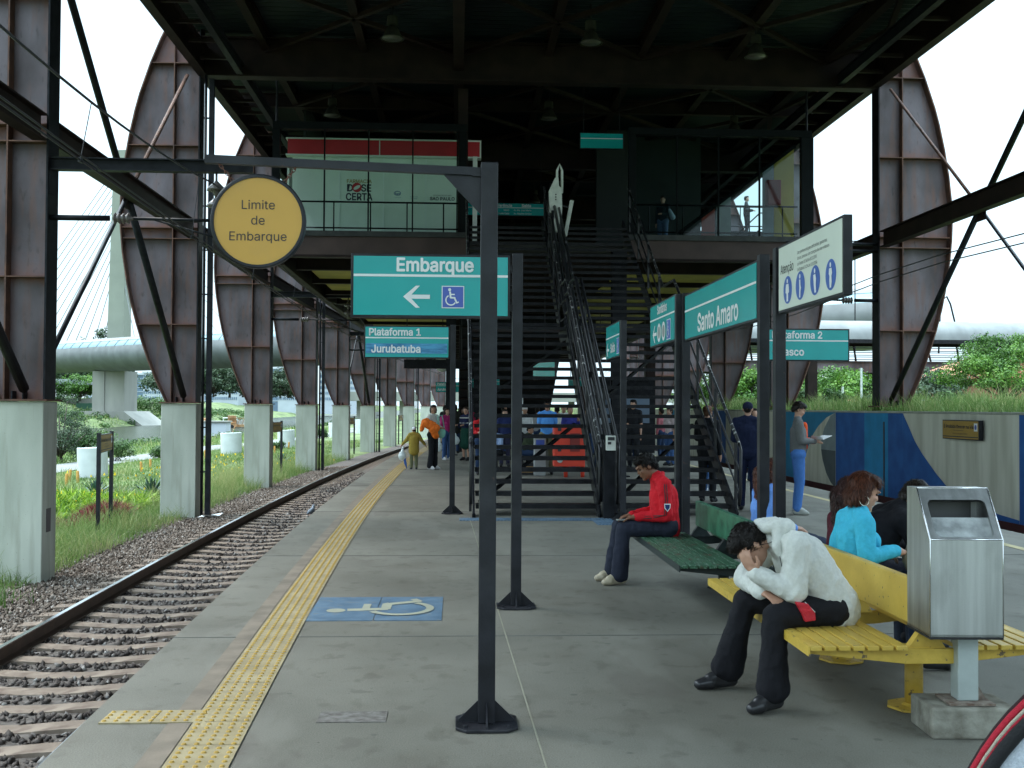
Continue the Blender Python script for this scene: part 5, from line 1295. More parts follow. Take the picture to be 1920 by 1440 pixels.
def shrub(lab, x, y, z, r, n, ls, seed, m=SHRUB, zs=.7, group=None):
    rg = np.random.default_rng(seed); t = thing('shrub', lab, 'shrub', (x, y, z), 0, group)
    cs = [(rg.uniform(-.6, .6)*r, rg.uniform(-.6, .6)*r, r*rg.uniform(.25, .8), r*rg.uniform(.3, .5)) for i in range(9)]
    mb = MB()
    for c in cs: mb.tube([(0, 0, -.1), (c[0]*.6, c[1]*.6, c[2]*.7)], [.02*r, .01*r], 4)
    mb.build('stem', BARK, t); V, F, T = leaf_cloud(cs, n, ls, rg, zs); np_mesh('foliage', V, F, m, t, attr=T); return t
def atpx(xp, yp, Y): p = px(xp, yp, Y=Y); return p.x, p.y, p.z
# right side trees (behind the wall)
x, y, z = atpx(1885, 768, 40); tree('spreading_tree', 'bright green spreading tree at the right edge above the mural wall', x, y, 1.3, 2.75, 2.7, TREEL, 22000, .050, 21, .36)
for i, (xp, Y, h, r, m, lab) in enumerate([
    (1590, 62, 3.0, 3.6, TREEL, 'bright green tree under the footbridge, left of the nearest right column'), (1500, 66, 2.9, 3.0, TREEL, 'light green tree behind the grey jacketed man'),
    (1725, 60, 2.9, 3.2, DARKT, 'dark bushy tree right of the nearest right column'), (1800, 66, 3.2, 3.6, DARKT, 'dark tree between the column and the spreading tree'),
    (1660, 74, 3.4, 4.2, DARKT, 'dark tree behind the nearest right column'), (1560, 88, 4.0, 5.0, DARKT, 'tall dark tree far behind the footbridge'),
    (1400, 60, 3.0, 2.6, TREEL, 'light green tree seen beside the stair railing'), (1330, 75, 3.4, 3.4, TREEL, 'far green tree seen between the right columns'), (1905, 75, 4.6, 4.4, DARKT, 'dark tree behind the spreading tree at the right edge')]):
    x, y, z = atpx(xp, 760, Y); tree('tree', lab, x, y, .7, h, r, m, 8000, .095, 30 + i, .25, 'trees beyond the mural wall', flat=.7)
for i, (xp, Y, r, lab) in enumerate([(1560, 42, 1.0, 'low bush on the bank behind the yellow posts'), (1640, 40, .7, 'low bush at the foot of the nearest right column'), (1500, 48, 1.1, 'rounded bush above the wall behind the reading man'), (1800, 36, .9, 'loose bush on the bank above the yellow wall sign')]):
    x, y, z = atpx(xp, 765, Y); shrub(lab, x, y, 1.45, r, 2600, .06, 50 + i, group='bushes on the bank')
# left side trees
for i, (xp, Y, z0, h, r, m, lab) in enumerate([
    (115, 60, -1.5, 3.6, 2.2, DARKT, 'dark drooping tree just right of the nearest left pillar'),
    (340, 330, 4, 12, 12, DARKT, 'far tree left of the second column above the river bank'), (320, 360, 4, 13, 9, DARKT, 'round dark tree right of the bridge pier'),
    (400, 300, 4.2, 9, 9, DARKT, 'grey green tree behind the second black pipe'), (430, 310, 4.2, 12, 10, DARKT, 'big grey green tree seen under the tube between second and third columns'), (455, 300, 4.2, 9, 9, DARKT, 'lower tree at the right of the big grey green tree'),
    (540, 320, 4.2, 9, 9, DARKT, 'dark tree seen between the third and fourth columns'), (525, 330, 4.2, 8, 7, DARKT, 'second dark tree between the third and fourth columns'),
    (180, 400, 5, 22, 16, DARKT, 'dark tree rising over the bridge tube, left of the tall mast'), (130, 420, 5, 21, 14, DARKT, 'dark tree rising over the bridge tube near the nearest column'), (150, 300, 3, 7, 7, TREEL, 'bright green tree in front of the low roofed building'), (205, 320, 4, 9, 8, TREEL, 'yellow green tree left of the bridge pier'), (190, 460, 5, 20, 15, DARKT, 'wooded rise left of the mast above the bridge tube')]):
    x, y, z = atpx(xp, 760, Y); tree('tree', lab, x, y, z0, h, r, m, 6000 if Y > 100 else 8000, r * .04 if Y > 100 else .05, 70 + i, .12, 'trees of the far river bank' if Y > 100 else None, flat=.75)
for i, (xp, yp, r, lab) in enumerate([(165, 850, 1.9, 'rounded willow like bush between the path and the river'), (215, 865, 1.2, 'flowering bush right of the nearest yellow board'), (298, 822, 1.5, 'bush at the river edge left of the second pillar'), (425, 812, 1.5, 'bush behind the white cylinder between second and third pillars'), (385, 800, 1.3, 'small bush right of the second pillar'), (545, 800, 1.2, 'bush between the third and fourth pillars'), (600, 830, .9, 'bush by the fourth left pillar'), (615, 790, 1.3, 'bush behind the fourth left pillar'), (300, 865, .8, 'small flowering bush left of the second pillar'), (515, 850, .7, 'little bush right of the third pillar')]):
    p = px(xp, yp, z=-1.4 if yp > 840 else -1.7); shrub(lab, p.x, p.y, gz(p.x, p.y), r, 2600, .035 * r + .03, 110 + i, group='bushes in the garden')
grass('far_bank_grass', 'long grass on the slope of the far river bank', 16000, lambda rg, n: (lambda Y: (-rg.uniform(80, 130, n) + NPC(Y), Y))(rg.uniform(70, 420, n)), (.4, 1.1), .16, .8, LG, 23)
# scrub of the far bank
rg = np.random.default_rng(400)
cs = [(u + curve(y), y, gz(u + curve(y), y) + .4, rg.uniform(.8, 2.2)) for y, u in zip(rg.uniform(60, 420, 330), rg.uniform(-97, -79, 330))]
V, F, T = leaf_cloud(cs, 30000, .30, rg, .6); tag(np_mesh('bank_scrub', V, F, SHRUB, attr=T), 'scrubby bushes along the far river bank', 'scrub', kind='stuff')
cs = [(u + curve(y), y, gz(u + curve(y), y) + .2, rg.uniform(.4, 1.3)) for y, u in zip(rg.uniform(35, 260, 260), rg.uniform(-34, -28, 260))]
V, F, T = leaf_cloud(cs, 26000, .16, rg, .6); tag(np_mesh('near_bank_scrub', V, F, SHRUB, attr=T), 'weedy bushes along the near river bank below the path', 'scrub', kind='stuff')
# hedges on the far bank
for i, (a, b, z0, w_, h_, lab) in enumerate([((-118, 330), (-78, 300), -.3, 6, 5, 'long clipped hedge mound right of the bridge pier'), ((-150, 280), (-100, 255), -.4, 6, 4, 'low hedge mound left of the bridge pier')]):
    rg = np.random.default_rng(90 + i); t = thing('hedge', lab, 'hedge', (0, 0, 0), 0, 'hedges by the bridge pier')
    cs = [(a[0] + (b[0]-a[0])*f + rg.uniform(-1, 1), a[1] + (b[1]-a[1])*f, z0 + h_*.5, h_*.55) for f in np.linspace(0, 1, 16)]
    V, F, T = leaf_cloud(cs, 5000, .35, rg, .8); np_mesh('foliage', V, F, SHRUB, t, attr=T)
# ================================================================== GARDEN OBJECTS
PIPEW = mat('white_concrete', (.48, .51, .50), .7, 0, .06, 2, .05, 20); pipe0 = None
for xp, yp, s, lab in ((174, 905, .92, 'big white concrete ring behind the nearest yellow board'), (434, 857, 1.0, 'white concrete ring between the second and third pillars'), (537, 845, .95, 'white concrete ring right of the third pillar'), (630, 822, 1.1, 'white concrete ring beyond the fourth pillar'), (678, 815, 1.2, 'farthest white concrete ring beyond the fifth pillar'), (795, 797, 1.0, 'tiny white concrete ring far down the track')):
    p = px(xp, yp, z=-1.42); x, y = p.x, p.y
    if pipe0 is None:
        mb = MB(); mb.lathe([(.62, -.3), (.62, 1.33), (.60, 1.35), (.53, 1.35), (.52, 1.33), (.52, .2), (0, .2)], n=36); o = pipe0 = mb.build('concrete_ring', PIPEW, auto=R(40))
    else: o = pipe0.copy(); COL.objects.link(o)
    tag(o, lab, 'concrete ring', 'white concrete rings in the garden'); o.location = (x, y, gz(x, y)); o.scale = (s, s, s * .95); o.rotation_euler = (0, R(-2), 0)
BOLL = ['short yellow post hard against the nearest pillar, leftmost of the garden row', 'short yellow post, third from the left in the garden row', 'short yellow post just left of the big white ring', 'short yellow post in front of the big white ring',
        'short yellow post right of the nearest board, left one of a loose pair', 'short yellow post right of the nearest board, right one of a loose pair', 'short yellow post beside the left edge of the second pillar', 'short yellow post, fourth from the left in the garden row',
        'short yellow post beside the second black pipe', 'short yellow post right of the third pillar, left of three', 'short yellow post right of the third pillar, middle of three', 'short yellow post right of the third pillar, right of three']
BOL = mat('bollard_yellow', (.36, .19, .03), .7, 0, .15, 8); b0 = None
for i, (xp, yp) in enumerate([(97, 925), (124, 922), (146, 916), (175, 905), (265, 892), (282, 885), (303, 880), (130, 912), (385, 866), (515, 858), (528, 850), (541, 848)]):
    p = px(xp, yp, z=-1.42)
    if b0 is None:
        mb = MB(); mb.lathe([(.055, -.2), (.055, .42), (.04, .45), (0, .455)], n=10); o = b0 = mb.build('short_yellow_post', BOL, auto=R(40))
    else: o = b0.copy(); COL.objects.link(o)
    tag(o, BOLL[i], 'post', 'short yellow posts in the garden'); o.location = (p.x, p.y, gz(p.x, p.y)); o.rotation_euler = (R(random.uniform(-4, 4)), R(random.uniform(-4, 4)), 0)
t = thing('plastic_litter', 'crumpled white plastic lying at the foot of the second left pillar', 'litter', (0, 0, 0)); p = px(395, 971, z=-1.1)
mb = MB(); rl = random.Random(5)
for i in range(5):
    c = Vector((p.x + rl.uniform(-.3, .3), p.y + rl.uniform(-.3, .3), -1.07)); mb.add([c + Vector((rl.uniform(-.2, .2), rl.uniform(-.25, .25), rl.uniform(0, .08))) for q in range(4)], [(0, 1, 2), (0, 2, 3), (0, 3, 1), (1, 3, 2)])
mb.build('sheet', WHITEP, t)
# pigeon on the track
t = thing('pigeon', 'grey pigeon standing between the rails', 'pigeon', (EDGE(26.5) - 1.25, 26.6, -1.04), R(70)); t.scale = (1.25,) * 3
mb = MB(); mb.tube([(-.14, 0, .10), (-.07, 0, .115), (0, 0, .13), (.07, 0, .15), (.10, 0, .20), (.115, 0, .235), (.135, 0, .24), (.16, 0, .232)], [.012, .035, .055, .05, .028, .024, .022, .004], 12); mb.build('body', mat('pigeon_grey', (.16, .19, .23), .7, 0, .2, 12), t, smooth=True)
mb = MB()
for s in (-.02, .02): mb.tube([(.0, s, .09), (.0, s, .0), (.03, s, .0)], .005, 5)
mb.build('leg', mat('pigeon_leg', (.3, .08, .06), .6), t)
# orange machinery on the river bank
OR = mat('machine_orange', (.42, .16, .05), .6, 0, .25, 1, col2=(.5, .32, .16))
for xp, yp, s, lab in ((398, 812, 1, 'rusty orange dredging machine on the river bank behind the second pipe'), (448, 795, .9, 'pale orange crane frame on the river bank beside it')):
    p = px(xp, yp, z=-2.2); t = thing('dredging_machine', lab, 'machine', (p.x, p.y, gz(p.x, p.y)), R(20)); t.scale = (s*1.3,) * 3
    mb = MB(); mb.box(-2, 2, -1, 1, .3, .8); mb.box(-1.9, -.6, -.9, .9, .8, 2.4); mb.build('body', OR, t, bevel=.05)
    for i in range(6): mb = MB(); mb.bar((-2 + i*.8, -1.02, .8), (-1.6 + i*.8, -1.02, 1.9), .08, .08); mb.build('frame_bar', OR, t)
    mb = MB(); mb.bar((-2, -1.02, 1.95), (2.4, -1.02, 1.95), .12, .12); mb.build('boom', OR, t)
    mb = MB(); mb.box(-.5, 1.4, -.8, .8, .8, 1.6); mb.build('cabin', mat('machine_white', (.5, .5, .46), .6) if s == 1 else bpy.data.materials['machine_white'], t)
    for xw in (-1.5, 1.5): mb = MB(); mb.lathe([(.45, -1.2), (.45, 1.2)], (xw, 0, .3), 14, Matrix.Rotation(R(90), 4, 'X')); mb.build('wheel', RUBBER, t)
p = px(396, 790, z=-.5)
# ================================================================== FAR STRUCTURES LEFT
BC = mat('bridge_concrete', (.19, .19, .17), .85, 0, .1, .25, .05, 4, col2=(.25, .25, .22), stretch=(1, 1, .3))
A = Vector((-.427 * 276, 276, 0)); 
pa, pb = px(60, 670, Y=285), px(530, 655, Y=214)
brA = Vector((pa.x, pa.y, 13.5)); brB = Vector((pb.x, pb.y, 13.2)); dB = (brB - brA).normalized()
t = thing('tube_bridge', 'long silver tubular metro bridge on a concrete pier crossing the river', 'bridge', (0, 0, 0))
TUBE = mat('bridge_tube', (.105, .118, .122), .6, .1, .08, .4, col2=(.135, .15, .155)); chips_and_glare(TUBE, .5, .5, .7, (.08, .09, .09), stretch=(1, 1, .3), amt=.6); TGL = mat('bridge_glass', (.08, .17, .20), .25, .1, .1, .8)
s0 = brA - dB * 160; s1 = brB + dB * 120; rgt = dB.cross(Vector((0, 0, 1))).normalized()
sec = [(a, 4.6 * math.cos(a), 3.7 * math.sin(a)) for a in [i * PI / 14 - PI / 14 * 5 for i in range(25)]]
def loft(rad, a0, a1, m, name, off=0, parent=t, zsq=.82):
    mb = MB(); n = 16; L_ = (s1 - s0).length; k = 120; vs = []
    for i in range(k + 1):
        c = s0 + dB * (L_ * i / k)
        for j in range(n + 1):
            a = a0 + (a1 - a0) * j / n; vs.append(c + rgt * (math.cos(a) * rad) + Vector((0, 0, math.sin(a) * rad * zsq)))
    mb.add(vs, [(i*(n+1)+j, (i+1)*(n+1)+j, (i+1)*(n+1)+j+1, i*(n+1)+j+1) for i in range(k) for j in range(n)]); return mb.build(name, m, parent, smooth=True)
loft(4.75, R(-200), R(25), TUBE, 'tube_shell'); loft(4.70, R(24), R(50), TGL, 'window_band'); loft(4.75, R(49), R(161), TUBE, 'tube_roof')
sx_ = 1 if rgt.y < 0 else -1
mb = MB(); L_ = (s1 - s0).length
for i in range(0, int(L_ / 4)):
    mb = MB(); c = s0 + dB * (i * 4)
    pts = [c + rgt * (math.cos(a) * 4.78) + Vector((0, 0, math.sin(a) * 4.78 * .82)) for a in [R(24 + 26 * q / 3) for q in range(4)]]
    mb.tube(pts, .05, 4); mb.build('window_rib', TUBE, t)
pr_ = px(222, 735, Y=262)
pier = thing('bridge_pier', 'broad concrete pier under the tubular bridge standing on a stepped base', 'pier', (pr_.x - .5, pr_.y - 1, 0), R(-12))
mb = MB(); mb.box(-4.0, 4.0, -3, 3, -2, 9.6); mb.build('shaft', BC, pier)
mb = MB(); mb.box(-1.2, -.9, -3.2, -3.001, -1, 9.5); mb.build('shaft_edge', BC, pier)
mb = MB(); mb.prism([(-10.5, -3.2), (10.5, -3.2), (5.5, .3), (-5.5, .3)], 12, Matrix.Translation((0, 6, 0)) @ Matrix.Rotation(R(90), 4, 'X')); mb.build('footing', BC, pier)
pm = px(225, 500, Y=272); mast = thing('bridge_mast', 'tall slim concrete mast of the cable stayed bridge with thin stay cables', 'bridge mast', (pm.x, pm.y, 0), R(-12))
mb = MB(); mb.prism([(-2.2, 16), (2.2, 16), (2.0, 64), (-1.0, 64)], 3.5, Matrix.Translation((0, 1.7, 0)) @ Matrix.Rotation(R(90), 4, 'X')); mb.build('mast_shaft', mat('mast_concrete', (.19, .205, .165), .8, 0, .08, .2), mast)
CAB = mat('stay_cable', (.16, .17, .17), .6)
for s in (-1, 1):
    for i in range(14):
        mb = MB(); a = Vector((0, 0, 62 - i * 1.9)); d_ = Matrix.Rotation(R(12), 3, 'Z') @ dB; b = d_ * (s * (8 + (13 - i) * 5.2)); b.z = 15.5; mb.tube([a, b], .10, 4, caps=False); mb.build('stay_cable', CAB, mast)
# white office blocks
OFW = mat('office_white', (.36, .39, .42), .7, 0, .05, .3); OFG = mat('office_glass', (.12, .17, .24), .3, .2, .2, .1)
def office(lab, xp0, xp1, ytop, Y, rows, cols, style):
    a = px(xp0, 760, Y=Y); b = px(xp1, 760, Y=Y); top = px(xp0, ytop, Y=Y).z; w = b.x - a.x
    t = thing('office_block', lab, 'building', (a.x, Y, 0), 0, 'white office blocks on the horizon')
    mb = MB(); mb.box(0, w, 0, 25, -2, top); mb.build('wall', OFW if style else OFG, t)
    fh = (top - 4) / rows
    if style:
        for r_ in range(rows):
            for c in range(cols):
                mb = MB(); cw = w / cols; z = 4 + r_ * fh; mb.box(c*cw + cw*.2, c*cw + cw*.8, -.15, .02, z + fh*.25, z + fh*.75); mb.build('window', OFG, t)
    else:
        for r_ in range(rows): mb = MB(); z = 4 + r_ * fh; mb.box(0, w, -.2, 0, z, z + fh*.12); mb.build('spandrel', OFW, t)
    mb = MB(); mb.box(-.4, w + .4, -.4, 25.4, top, top + .8); mb.build('parapet', OFW, t)
office('white office block with small square windows left of the bridge pier', 160, 187, 701, 520, 5, 7, 1)
office('blue grey glass block beside the bridge pier', 256, 268, 703, 520, 6, 1, 0)
office('white office block between the pier and the second column', 268, 305, 700, 520, 5, 9, 1)
office('pale glass block right of the second column', 383, 399, 693, 520, 6, 1, 0)
office('white office block above the big grey green tree', 399, 445, 690, 520, 6, 12, 1)
office('narrow dark glass block by the third column', 511, 521, 692, 520, 6, 1, 0)
office('white office block between the third and fourth columns', 521, 560, 690, 520, 6, 10, 1)
office('white office block between the fourth and fifth columns', 600, 632, 700, 520, 5, 10, 1)
office('white office block between the fifth and sixth columns', 650, 680, 702, 520, 5, 9, 1)
p = px(95, 760, Y=300); t = thing('low_station_building', 'long low building with a pale curved roof left of the bridge pier', 'building', (p.x, 300, 0))
mb = MB(); mb.box(-20, 13, 0, 8, -2, 3.5); mb.build('wall', mat('low_wall', (.22, .22, .2), .8), t)
mb = MB(); mb.prism([(-22, 8.6), (6, 8.6), (13, 7.6), (13, 7.2), (-22, 7.2)], 12, Matrix.Translation((0, 10, 0)) @ Matrix.Rotation(R(90), 4, 'X')); mb.build('roof', OFW, t)
for i in range(7): mb = MB(); mb.box(-18 + i*5, -17.6 + i*5, -.5, -.1, 0, 7.2); mb.build('post', STEEL, t)
# green fence panel
p = px(142, 775, Y=290); mb = MB(); mb.box(p.x, p.x + 5.5, 290, 290.2, -2, 2.2); tag(mb.build('green_hoarding', mat('green_hoarding', (.02, .07, .045), .8)), 'dark green hoarding at the left of the bridge pier', 'hoarding')
p = px(434, 748, Y=270); t = thing('goal_frame', 'small white football goal on the far grass slope', 'goal', (p.x, 270, gz(p.x, 270)))
mb = MB(); mb.tube([(-1.9, 0, 0), (-1.9, 0, 1.9), (1.4, 0, 1.9), (1.4, 0, 0)], .1, 6); mb.build('frame', WHITEP, t)
p = px(396, 790, Y=150); t = thing('white_shed', 'small white shed on the river bank beside the second pillar', 'shed', (p.x, 150, gz(p.x, 150)))
mb = MB(); mb.box(-2, 2, 0, 3, -1, 2.6); mb.build('wall', OFW, t); mb = MB(); mb.box(-2.2, 2.2, -.2, 3.2, 2.6, 2.75); mb.build('roof', BC, t)
# low road bridge far down the line
p = px(640, 740, Y=230); q = px(860, 745, Y=230); t = thing('road_overpass', 'pale concrete overpass crossing far down the line', 'overpass', (0, 0, 0))
mb = MB(); mb.box(p.x, q.x + 60, 230, 240, 2.9, 4.8); mb.build('deck', BC, t); 
for i in range(6): mb = MB(); mb.box(p.x + 3 + i*9, p.x + 4.2 + i*9, 232, 234, -3, 2.9); mb.build('pier', BC, t)
# ================================================================== FOOTBRIDGE RIGHT
t = thing('covered_footbridge', 'covered footbridge with a curved silver roof and brown deck girder on the right', 'footbridge', (0, 0, 0))
a = px(1300, 690, Y=70); FX0, FX1 = a.x, 60
CAN = mat('canopy_silver', (.12, .13, .127), .6, .05, .08, .8, col2=(.15, .163, .16)); chips_and_glare(CAN, 1.2, .5, .7, (.085, .09, .088), stretch=(1, .3, .3), amt=.6)
mb = MB(); n = 12; vs = []
for i in range(41):
    x = FX0 + (FX1 - FX0) * i / 40
    for j in range(n + 1): aa = PI * j / n; vs.append((x, 71.6 - 1.9 * math.cos(aa), 6.2 + 1.35 * math.sin(aa)))
mb.add(vs, [(i*(n+1)+j, (i+1)*(n+1)+j, (i+1)*(n+1)+j+1, i*(n+1)+j+1) for i in range(40) for j in range(n)]); mb.build('roof', CAN, t, smooth=True)
mb = MB(); mb.box(FX0, FX1, 69.66, 69.8, 5.95, 6.2); mb.box(FX0, FX1, 73.4, 73.54, 5.95, 6.2); mb.build('eave_beam', STEEL, t)
mb = MB(); mb.ibeam((FX0, 69.7, 4.40), (FX1, 69.7, 4.40), .35, .75, .05); mb.ibeam((FX0, 73.5, 4.40), (FX1, 73.5, 4.40), .35, .75, .05); mb.build('deck_girder', RUSTY, t)
mb = MB(); mb.box(FX0, FX1, 69.9, 73.3, 4.62, 4.75); mb.build('deck', STEEL, t)
mb = MB(); mb.box(FX0, FX1, 69.9, 73.3, 4.0, 4.1); mb.build('deck_bottom', GIRD, t)
for i in range(15):
    x = FX0 + 1 + i * 3.6; mb = MB(); mb.tube([(x + .2, 69.8, 4.75), (x, 69.75, 5.5), (x + .1, 69.8, 6.0)], .07, 6); mb.build('roof_post', GIRD, t); mb = MB(); mb.tube([(x + .2, 73.4, 4.75), (x, 73.4, 6.0)], .07, 6); mb.build('roof_post', GIRD, t)
for z in (5.05, 5.35, 5.65):
    mb = MB(); mb.tube([(FX0, 69.8, z), (FX1, 69.8, z)], .025, 5); mb.tube([(FX0, 73.4, z), (FX1, 73.4, z)], .025, 5); mb.build('guard_rail', STEEL, t)
for i in range(3): mb = MB(); x = [8, 26, 44][i]; mb.box(x, x + .6, 71, 72, -1, 4.0); mb.build('support_column', GIRD, t)
# farther metro viaduct behind it
t = thing('far_viaduct', 'pale concrete viaduct rising behind the footbridge roof at the right edge', 'viaduct', (0, 0, 0))
a = px(1765, 600, Y=130); mb = MB(); mb.add([Vector((a.x, 130 + d, z)) for d in (0, 6) for z in (9.6, 11.6)] + [Vector((a.x + 60, 130 + d, z)) for d in (0, 6) for z in (11.6, 14.4)], [(0, 1, 3, 2), (4, 6, 7, 5), (0, 4, 5, 1), (2, 3, 7, 6), (0, 2, 6, 4), (1, 5, 7, 3)]); mb.build('deck', BC, t)
for i in range(3): mb = MB(); mb.box(a.x + 6 + i*20, a.x + 8 + i*20, 132, 134, -1, 11); mb.build('pier', BC, t)
a = px(1775, 560, Y=140); t = thing('viaduct_arch', 'slim dark arched mast above the far viaduct', 'mast', (a.x, 140, 0))
mb = MB(); mb.tube([(-1.1, 0, 9), (-.9, 0, 14), (-.4, 0, 16.2), (0, 0, 16.5), (.5, 0, 15.5), (1.6, 0, 11)], .12, 6); mb.build('arch', STEEL, t, smooth=True)
for xp, yt, Y, lab in ((1603, 452, 90, 'tall slim lamp mast beyond the Atenção sign'), (1615, 690, 55, 'thin pale pole beyond the footbridge left of the column'), (1580, 725, 50, 'short grey post on the bank')):
    p = px(xp, yt, Y=Y); t = thing('pole', lab, 'pole', (p.x, Y, 0)); mb = MB(); mb.tube([(0, 0, .5), (0, 0, p.z)], .05 if Y > 60 else .06, 6); mb.build('shaft', STEEL if Y > 60 else GALV, t)
    if Y > 60:
        mb = MB(); mb.tube([(-1.4, 0, p.z - .2), (0, 0, p.z), (1.6, 0, p.z - .05)], .05, 5); mb.lathe([(0, .1), (.25, 0), (0, -.05)], (1.5, 0, p.z), 8); mb.lathe([(0, .1), (.25, 0), (0, -.05)], (-1.3, 0, p.z - .2), 8); mb.build('lamp_arm', STEEL, t)
# vehicles parked beyond the bank
for xp, lab, c in ((1722, 'white van roof and cab just showing over the bank right of the column', (.7, .72, .72)), (1637, 'white van partly hidden left of the column beyond the bank', (.65, .67, .67)), (1560, 'orange vehicle top beyond the bank', (.5, .12, .04))):
    p = px(xp, 765, Y=52); t = thing('parked_van', lab, 'van', (p.x, 52, .45)); m_ = mat('van_paint', c, .3)
    mb = MB(); mb.prism([(-1.1, .35), (2.3, .35), (2.3, 1.0), (2.2, 1.62), (-.2, 1.66), (-.75, 1.05), (-1.1, .95)], 1.6, Matrix.Translation((0, .8, 0)) @ Matrix.Rotation(R(90), 4, 'X')); mb.build('body', m_, t, bevel=.08)
    mb = MB(); mb.box(-.2, 1.9, -.81, -.79, 1.05, 1.5); mb.build('side_window', OFG, t)
    mb = MB(); mb.add([(-.79, -.68, 1.08), (-.79, .68, 1.08), (-.27, .66, 1.58), (-.27, -.66, 1.58)], [(0, 1, 2, 3)]); mb.build('windscreen', OFG, t)
    for xw in (-.5, 1.7): mb = MB(); mb.lathe([(.32, -.82), (.32, .82)], (xw, 0, .35), 14, Matrix.Rotation(R(90), 4, 'X')); mb.build('wheel', RUBBER, t)
p = px(1895, 740, Y=60); t = thing('red_roofed_house', 'low house with terracotta walls behind the spreading tree', 'house', (p.x, 60, 0))
mb = MB(); mb.box(-3.5, 5, 0, 6, 0, 3.4); mb.build('wall', mat('terracotta_wall', (.20, .075, .05), .8, 0, .15, 1), t); mb = MB(); mb.prism([(-4, 3.4), (5.5, 3.4), (.7, 4.9)], 6.6, Matrix.Translation((0, 6.3, 0)) @ Matrix.Rotation(R(90), 4, 'X')); mb.build('roof', mat('tile_roof', (.30, .12, .07), .8, 0, .2, 3), t)
# ================================================================== PEOPLE
V3 = Vector
def _caps(mb, a, b, ra, rb, side=None, sf=1.0, n=14):
    a = V3(a); b = V3(b); d = b - a; L_ = d.length
    if L_ < 1e-5: d = V3((0, 0, 1e-4)); L_ = 1e-4
    d = d / L_; q = V3(side) if side is not None else (V3((0, 0, 1)) if abs(d.z) < .9 else V3((0, 1, 0)))
    q = (q - d * q.dot(d)).normalized(); p = d.cross(q)
    prof = []
    for i in range(5): u = -PI/2 + PI/2 * i / 4; prof.append((ra * math.cos(u), ra * math.sin(u)))
    for i in range(5): u = PI/2 * i / 4; prof.append((rb * math.cos(u), L_ + rb * math.sin(u)))
    vs = []
    for r, t in prof:
        r = max(r, 1e-4)
        for j in range(n):
            w = 2*PI*j/n; vs.append(a + d * t + q * (math.cos(w) * r * sf) + p * (math.sin(w) * r))
    k = len(prof)
    mb.add(vs, [(i*n+j, i*n+(j+1) % n, (i+1)*n+(j+1) % n, (i+1)*n+j) for i in range(k-1) for j in range(n)] + [tuple(range(n-1, -1, -1)), tuple((k-1)*n+j for j in range(n))])
def _ell(mb, c, rad, B=None, n=14, m=9):
    B = B or Matrix.Identity(3); vs = []
    for i in range(m + 1):
        u = -PI/2 + PI * i / m
        for j in range(n):
            w = 2*PI*j/n; cu = max(math.cos(u), .004); vs.append(V3(c) + B @ V3((rad[0]*cu*math.cos(w), rad[1]*cu*math.sin(w), rad[2]*math.sin(u))))
    mb.add(vs, [(i*n+j, i*n+(j+1) % n, (i+1)*n+(j+1) % n, (i+1)*n+j) for i in range(m) for j in range(n)] + [tuple(range(n-1, -1, -1)), tuple(m*n+j for j in range(n))])
def blob(name, prims, vox, mat_, parent, sm=4, disp=0, ds=14, seed=0, cut=None):
    mb = MB()
    for p in prims:
        if p[0] == 'c': _caps(mb, *p[1:])
        else: _ell(mb, *p[1:])
    me = bpy.data.meshes.new(name); me.from_pydata(mb.v, [], mb.f)
    o = bpy.data.objects.new(name, me); COL.objects.link(o)
    r = o.modifiers.new('r', 'REMESH'); r.mode = 'VOXEL'; r.voxel_size = vox; r.use_smooth_shade = True
    s = o.modifiers.new('s', 'SMOOTH'); s.factor = .5; s.iterations = sm
    m2 = bpy.data.meshes.new_from_object(o.evaluated_get(bpy.context.evaluated_depsgraph_get()))
    bpy.data.objects.remove(o); bpy.data.meshes.remove(me); m2.name = name
    if disp:
        n = len(m2.vertices); co = np.empty(n * 3, np.float32); m2.vertices.foreach_get('co', co); co = co.reshape(-1, 3)
        no = np.empty(n * 3, np.float32); m2.vertices.foreach_get('normal', no); no = no.reshape(-1, 3)
        dv = np.empty(n)
        for i in range(n):
            x, y, z = co[i]
            a = mn.noise(V3((x*ds + seed, y*ds, z*ds*.7))); b = mn.noise(V3((x*ds*2.3, y*ds*2.3 + seed, z*ds*1.8)))
            dv[i] = (1 - 2.6 * abs(a)) * .7 + b * .45
        co = co + no * (dv * disp)[:, None]; m2.vertices.foreach_set('co', co.astype(np.float32).ravel()); m2.update()
    m2.materials.clear(); m2.materials.append(mat_)
    m2.polygons.foreach_set('use_smooth', [True] * len(m2.polygons))
    o = bpy.data.objects.new(name, m2); COL.objects.link(o); o.parent = parent; return o
_mc = {}
def cloth(c, rough=.85, b=.25):
    k = ('c',) + tuple(c) + (rough,)
    if k not in _mc: _mc[k] = mat('cloth', c, rough, 0, .05, 60, .32, 26, spec=.2)
    return _mc[k]
def skinm(c):
    k = ('s',) + tuple(c)
    if k not in _mc: _mc[k] = mat('skin', c, .5, 0, .06, 12, .05, 150, spec=.4)
    return _mc[k]
def hairm(c):
    k = ('h',) + tuple(c)
    if k not in _mc: _mc[k] = mat('hair', tuple(x*.8 for x in c), .55, 0, .45, 34, .6, 120, spec=.12, stretch=(1, 1, .25))
    return _mc[k]
SK1, SK2, SK3 = (.46, .26, .18), (.34, .18, .115), (.20, .095, .055)
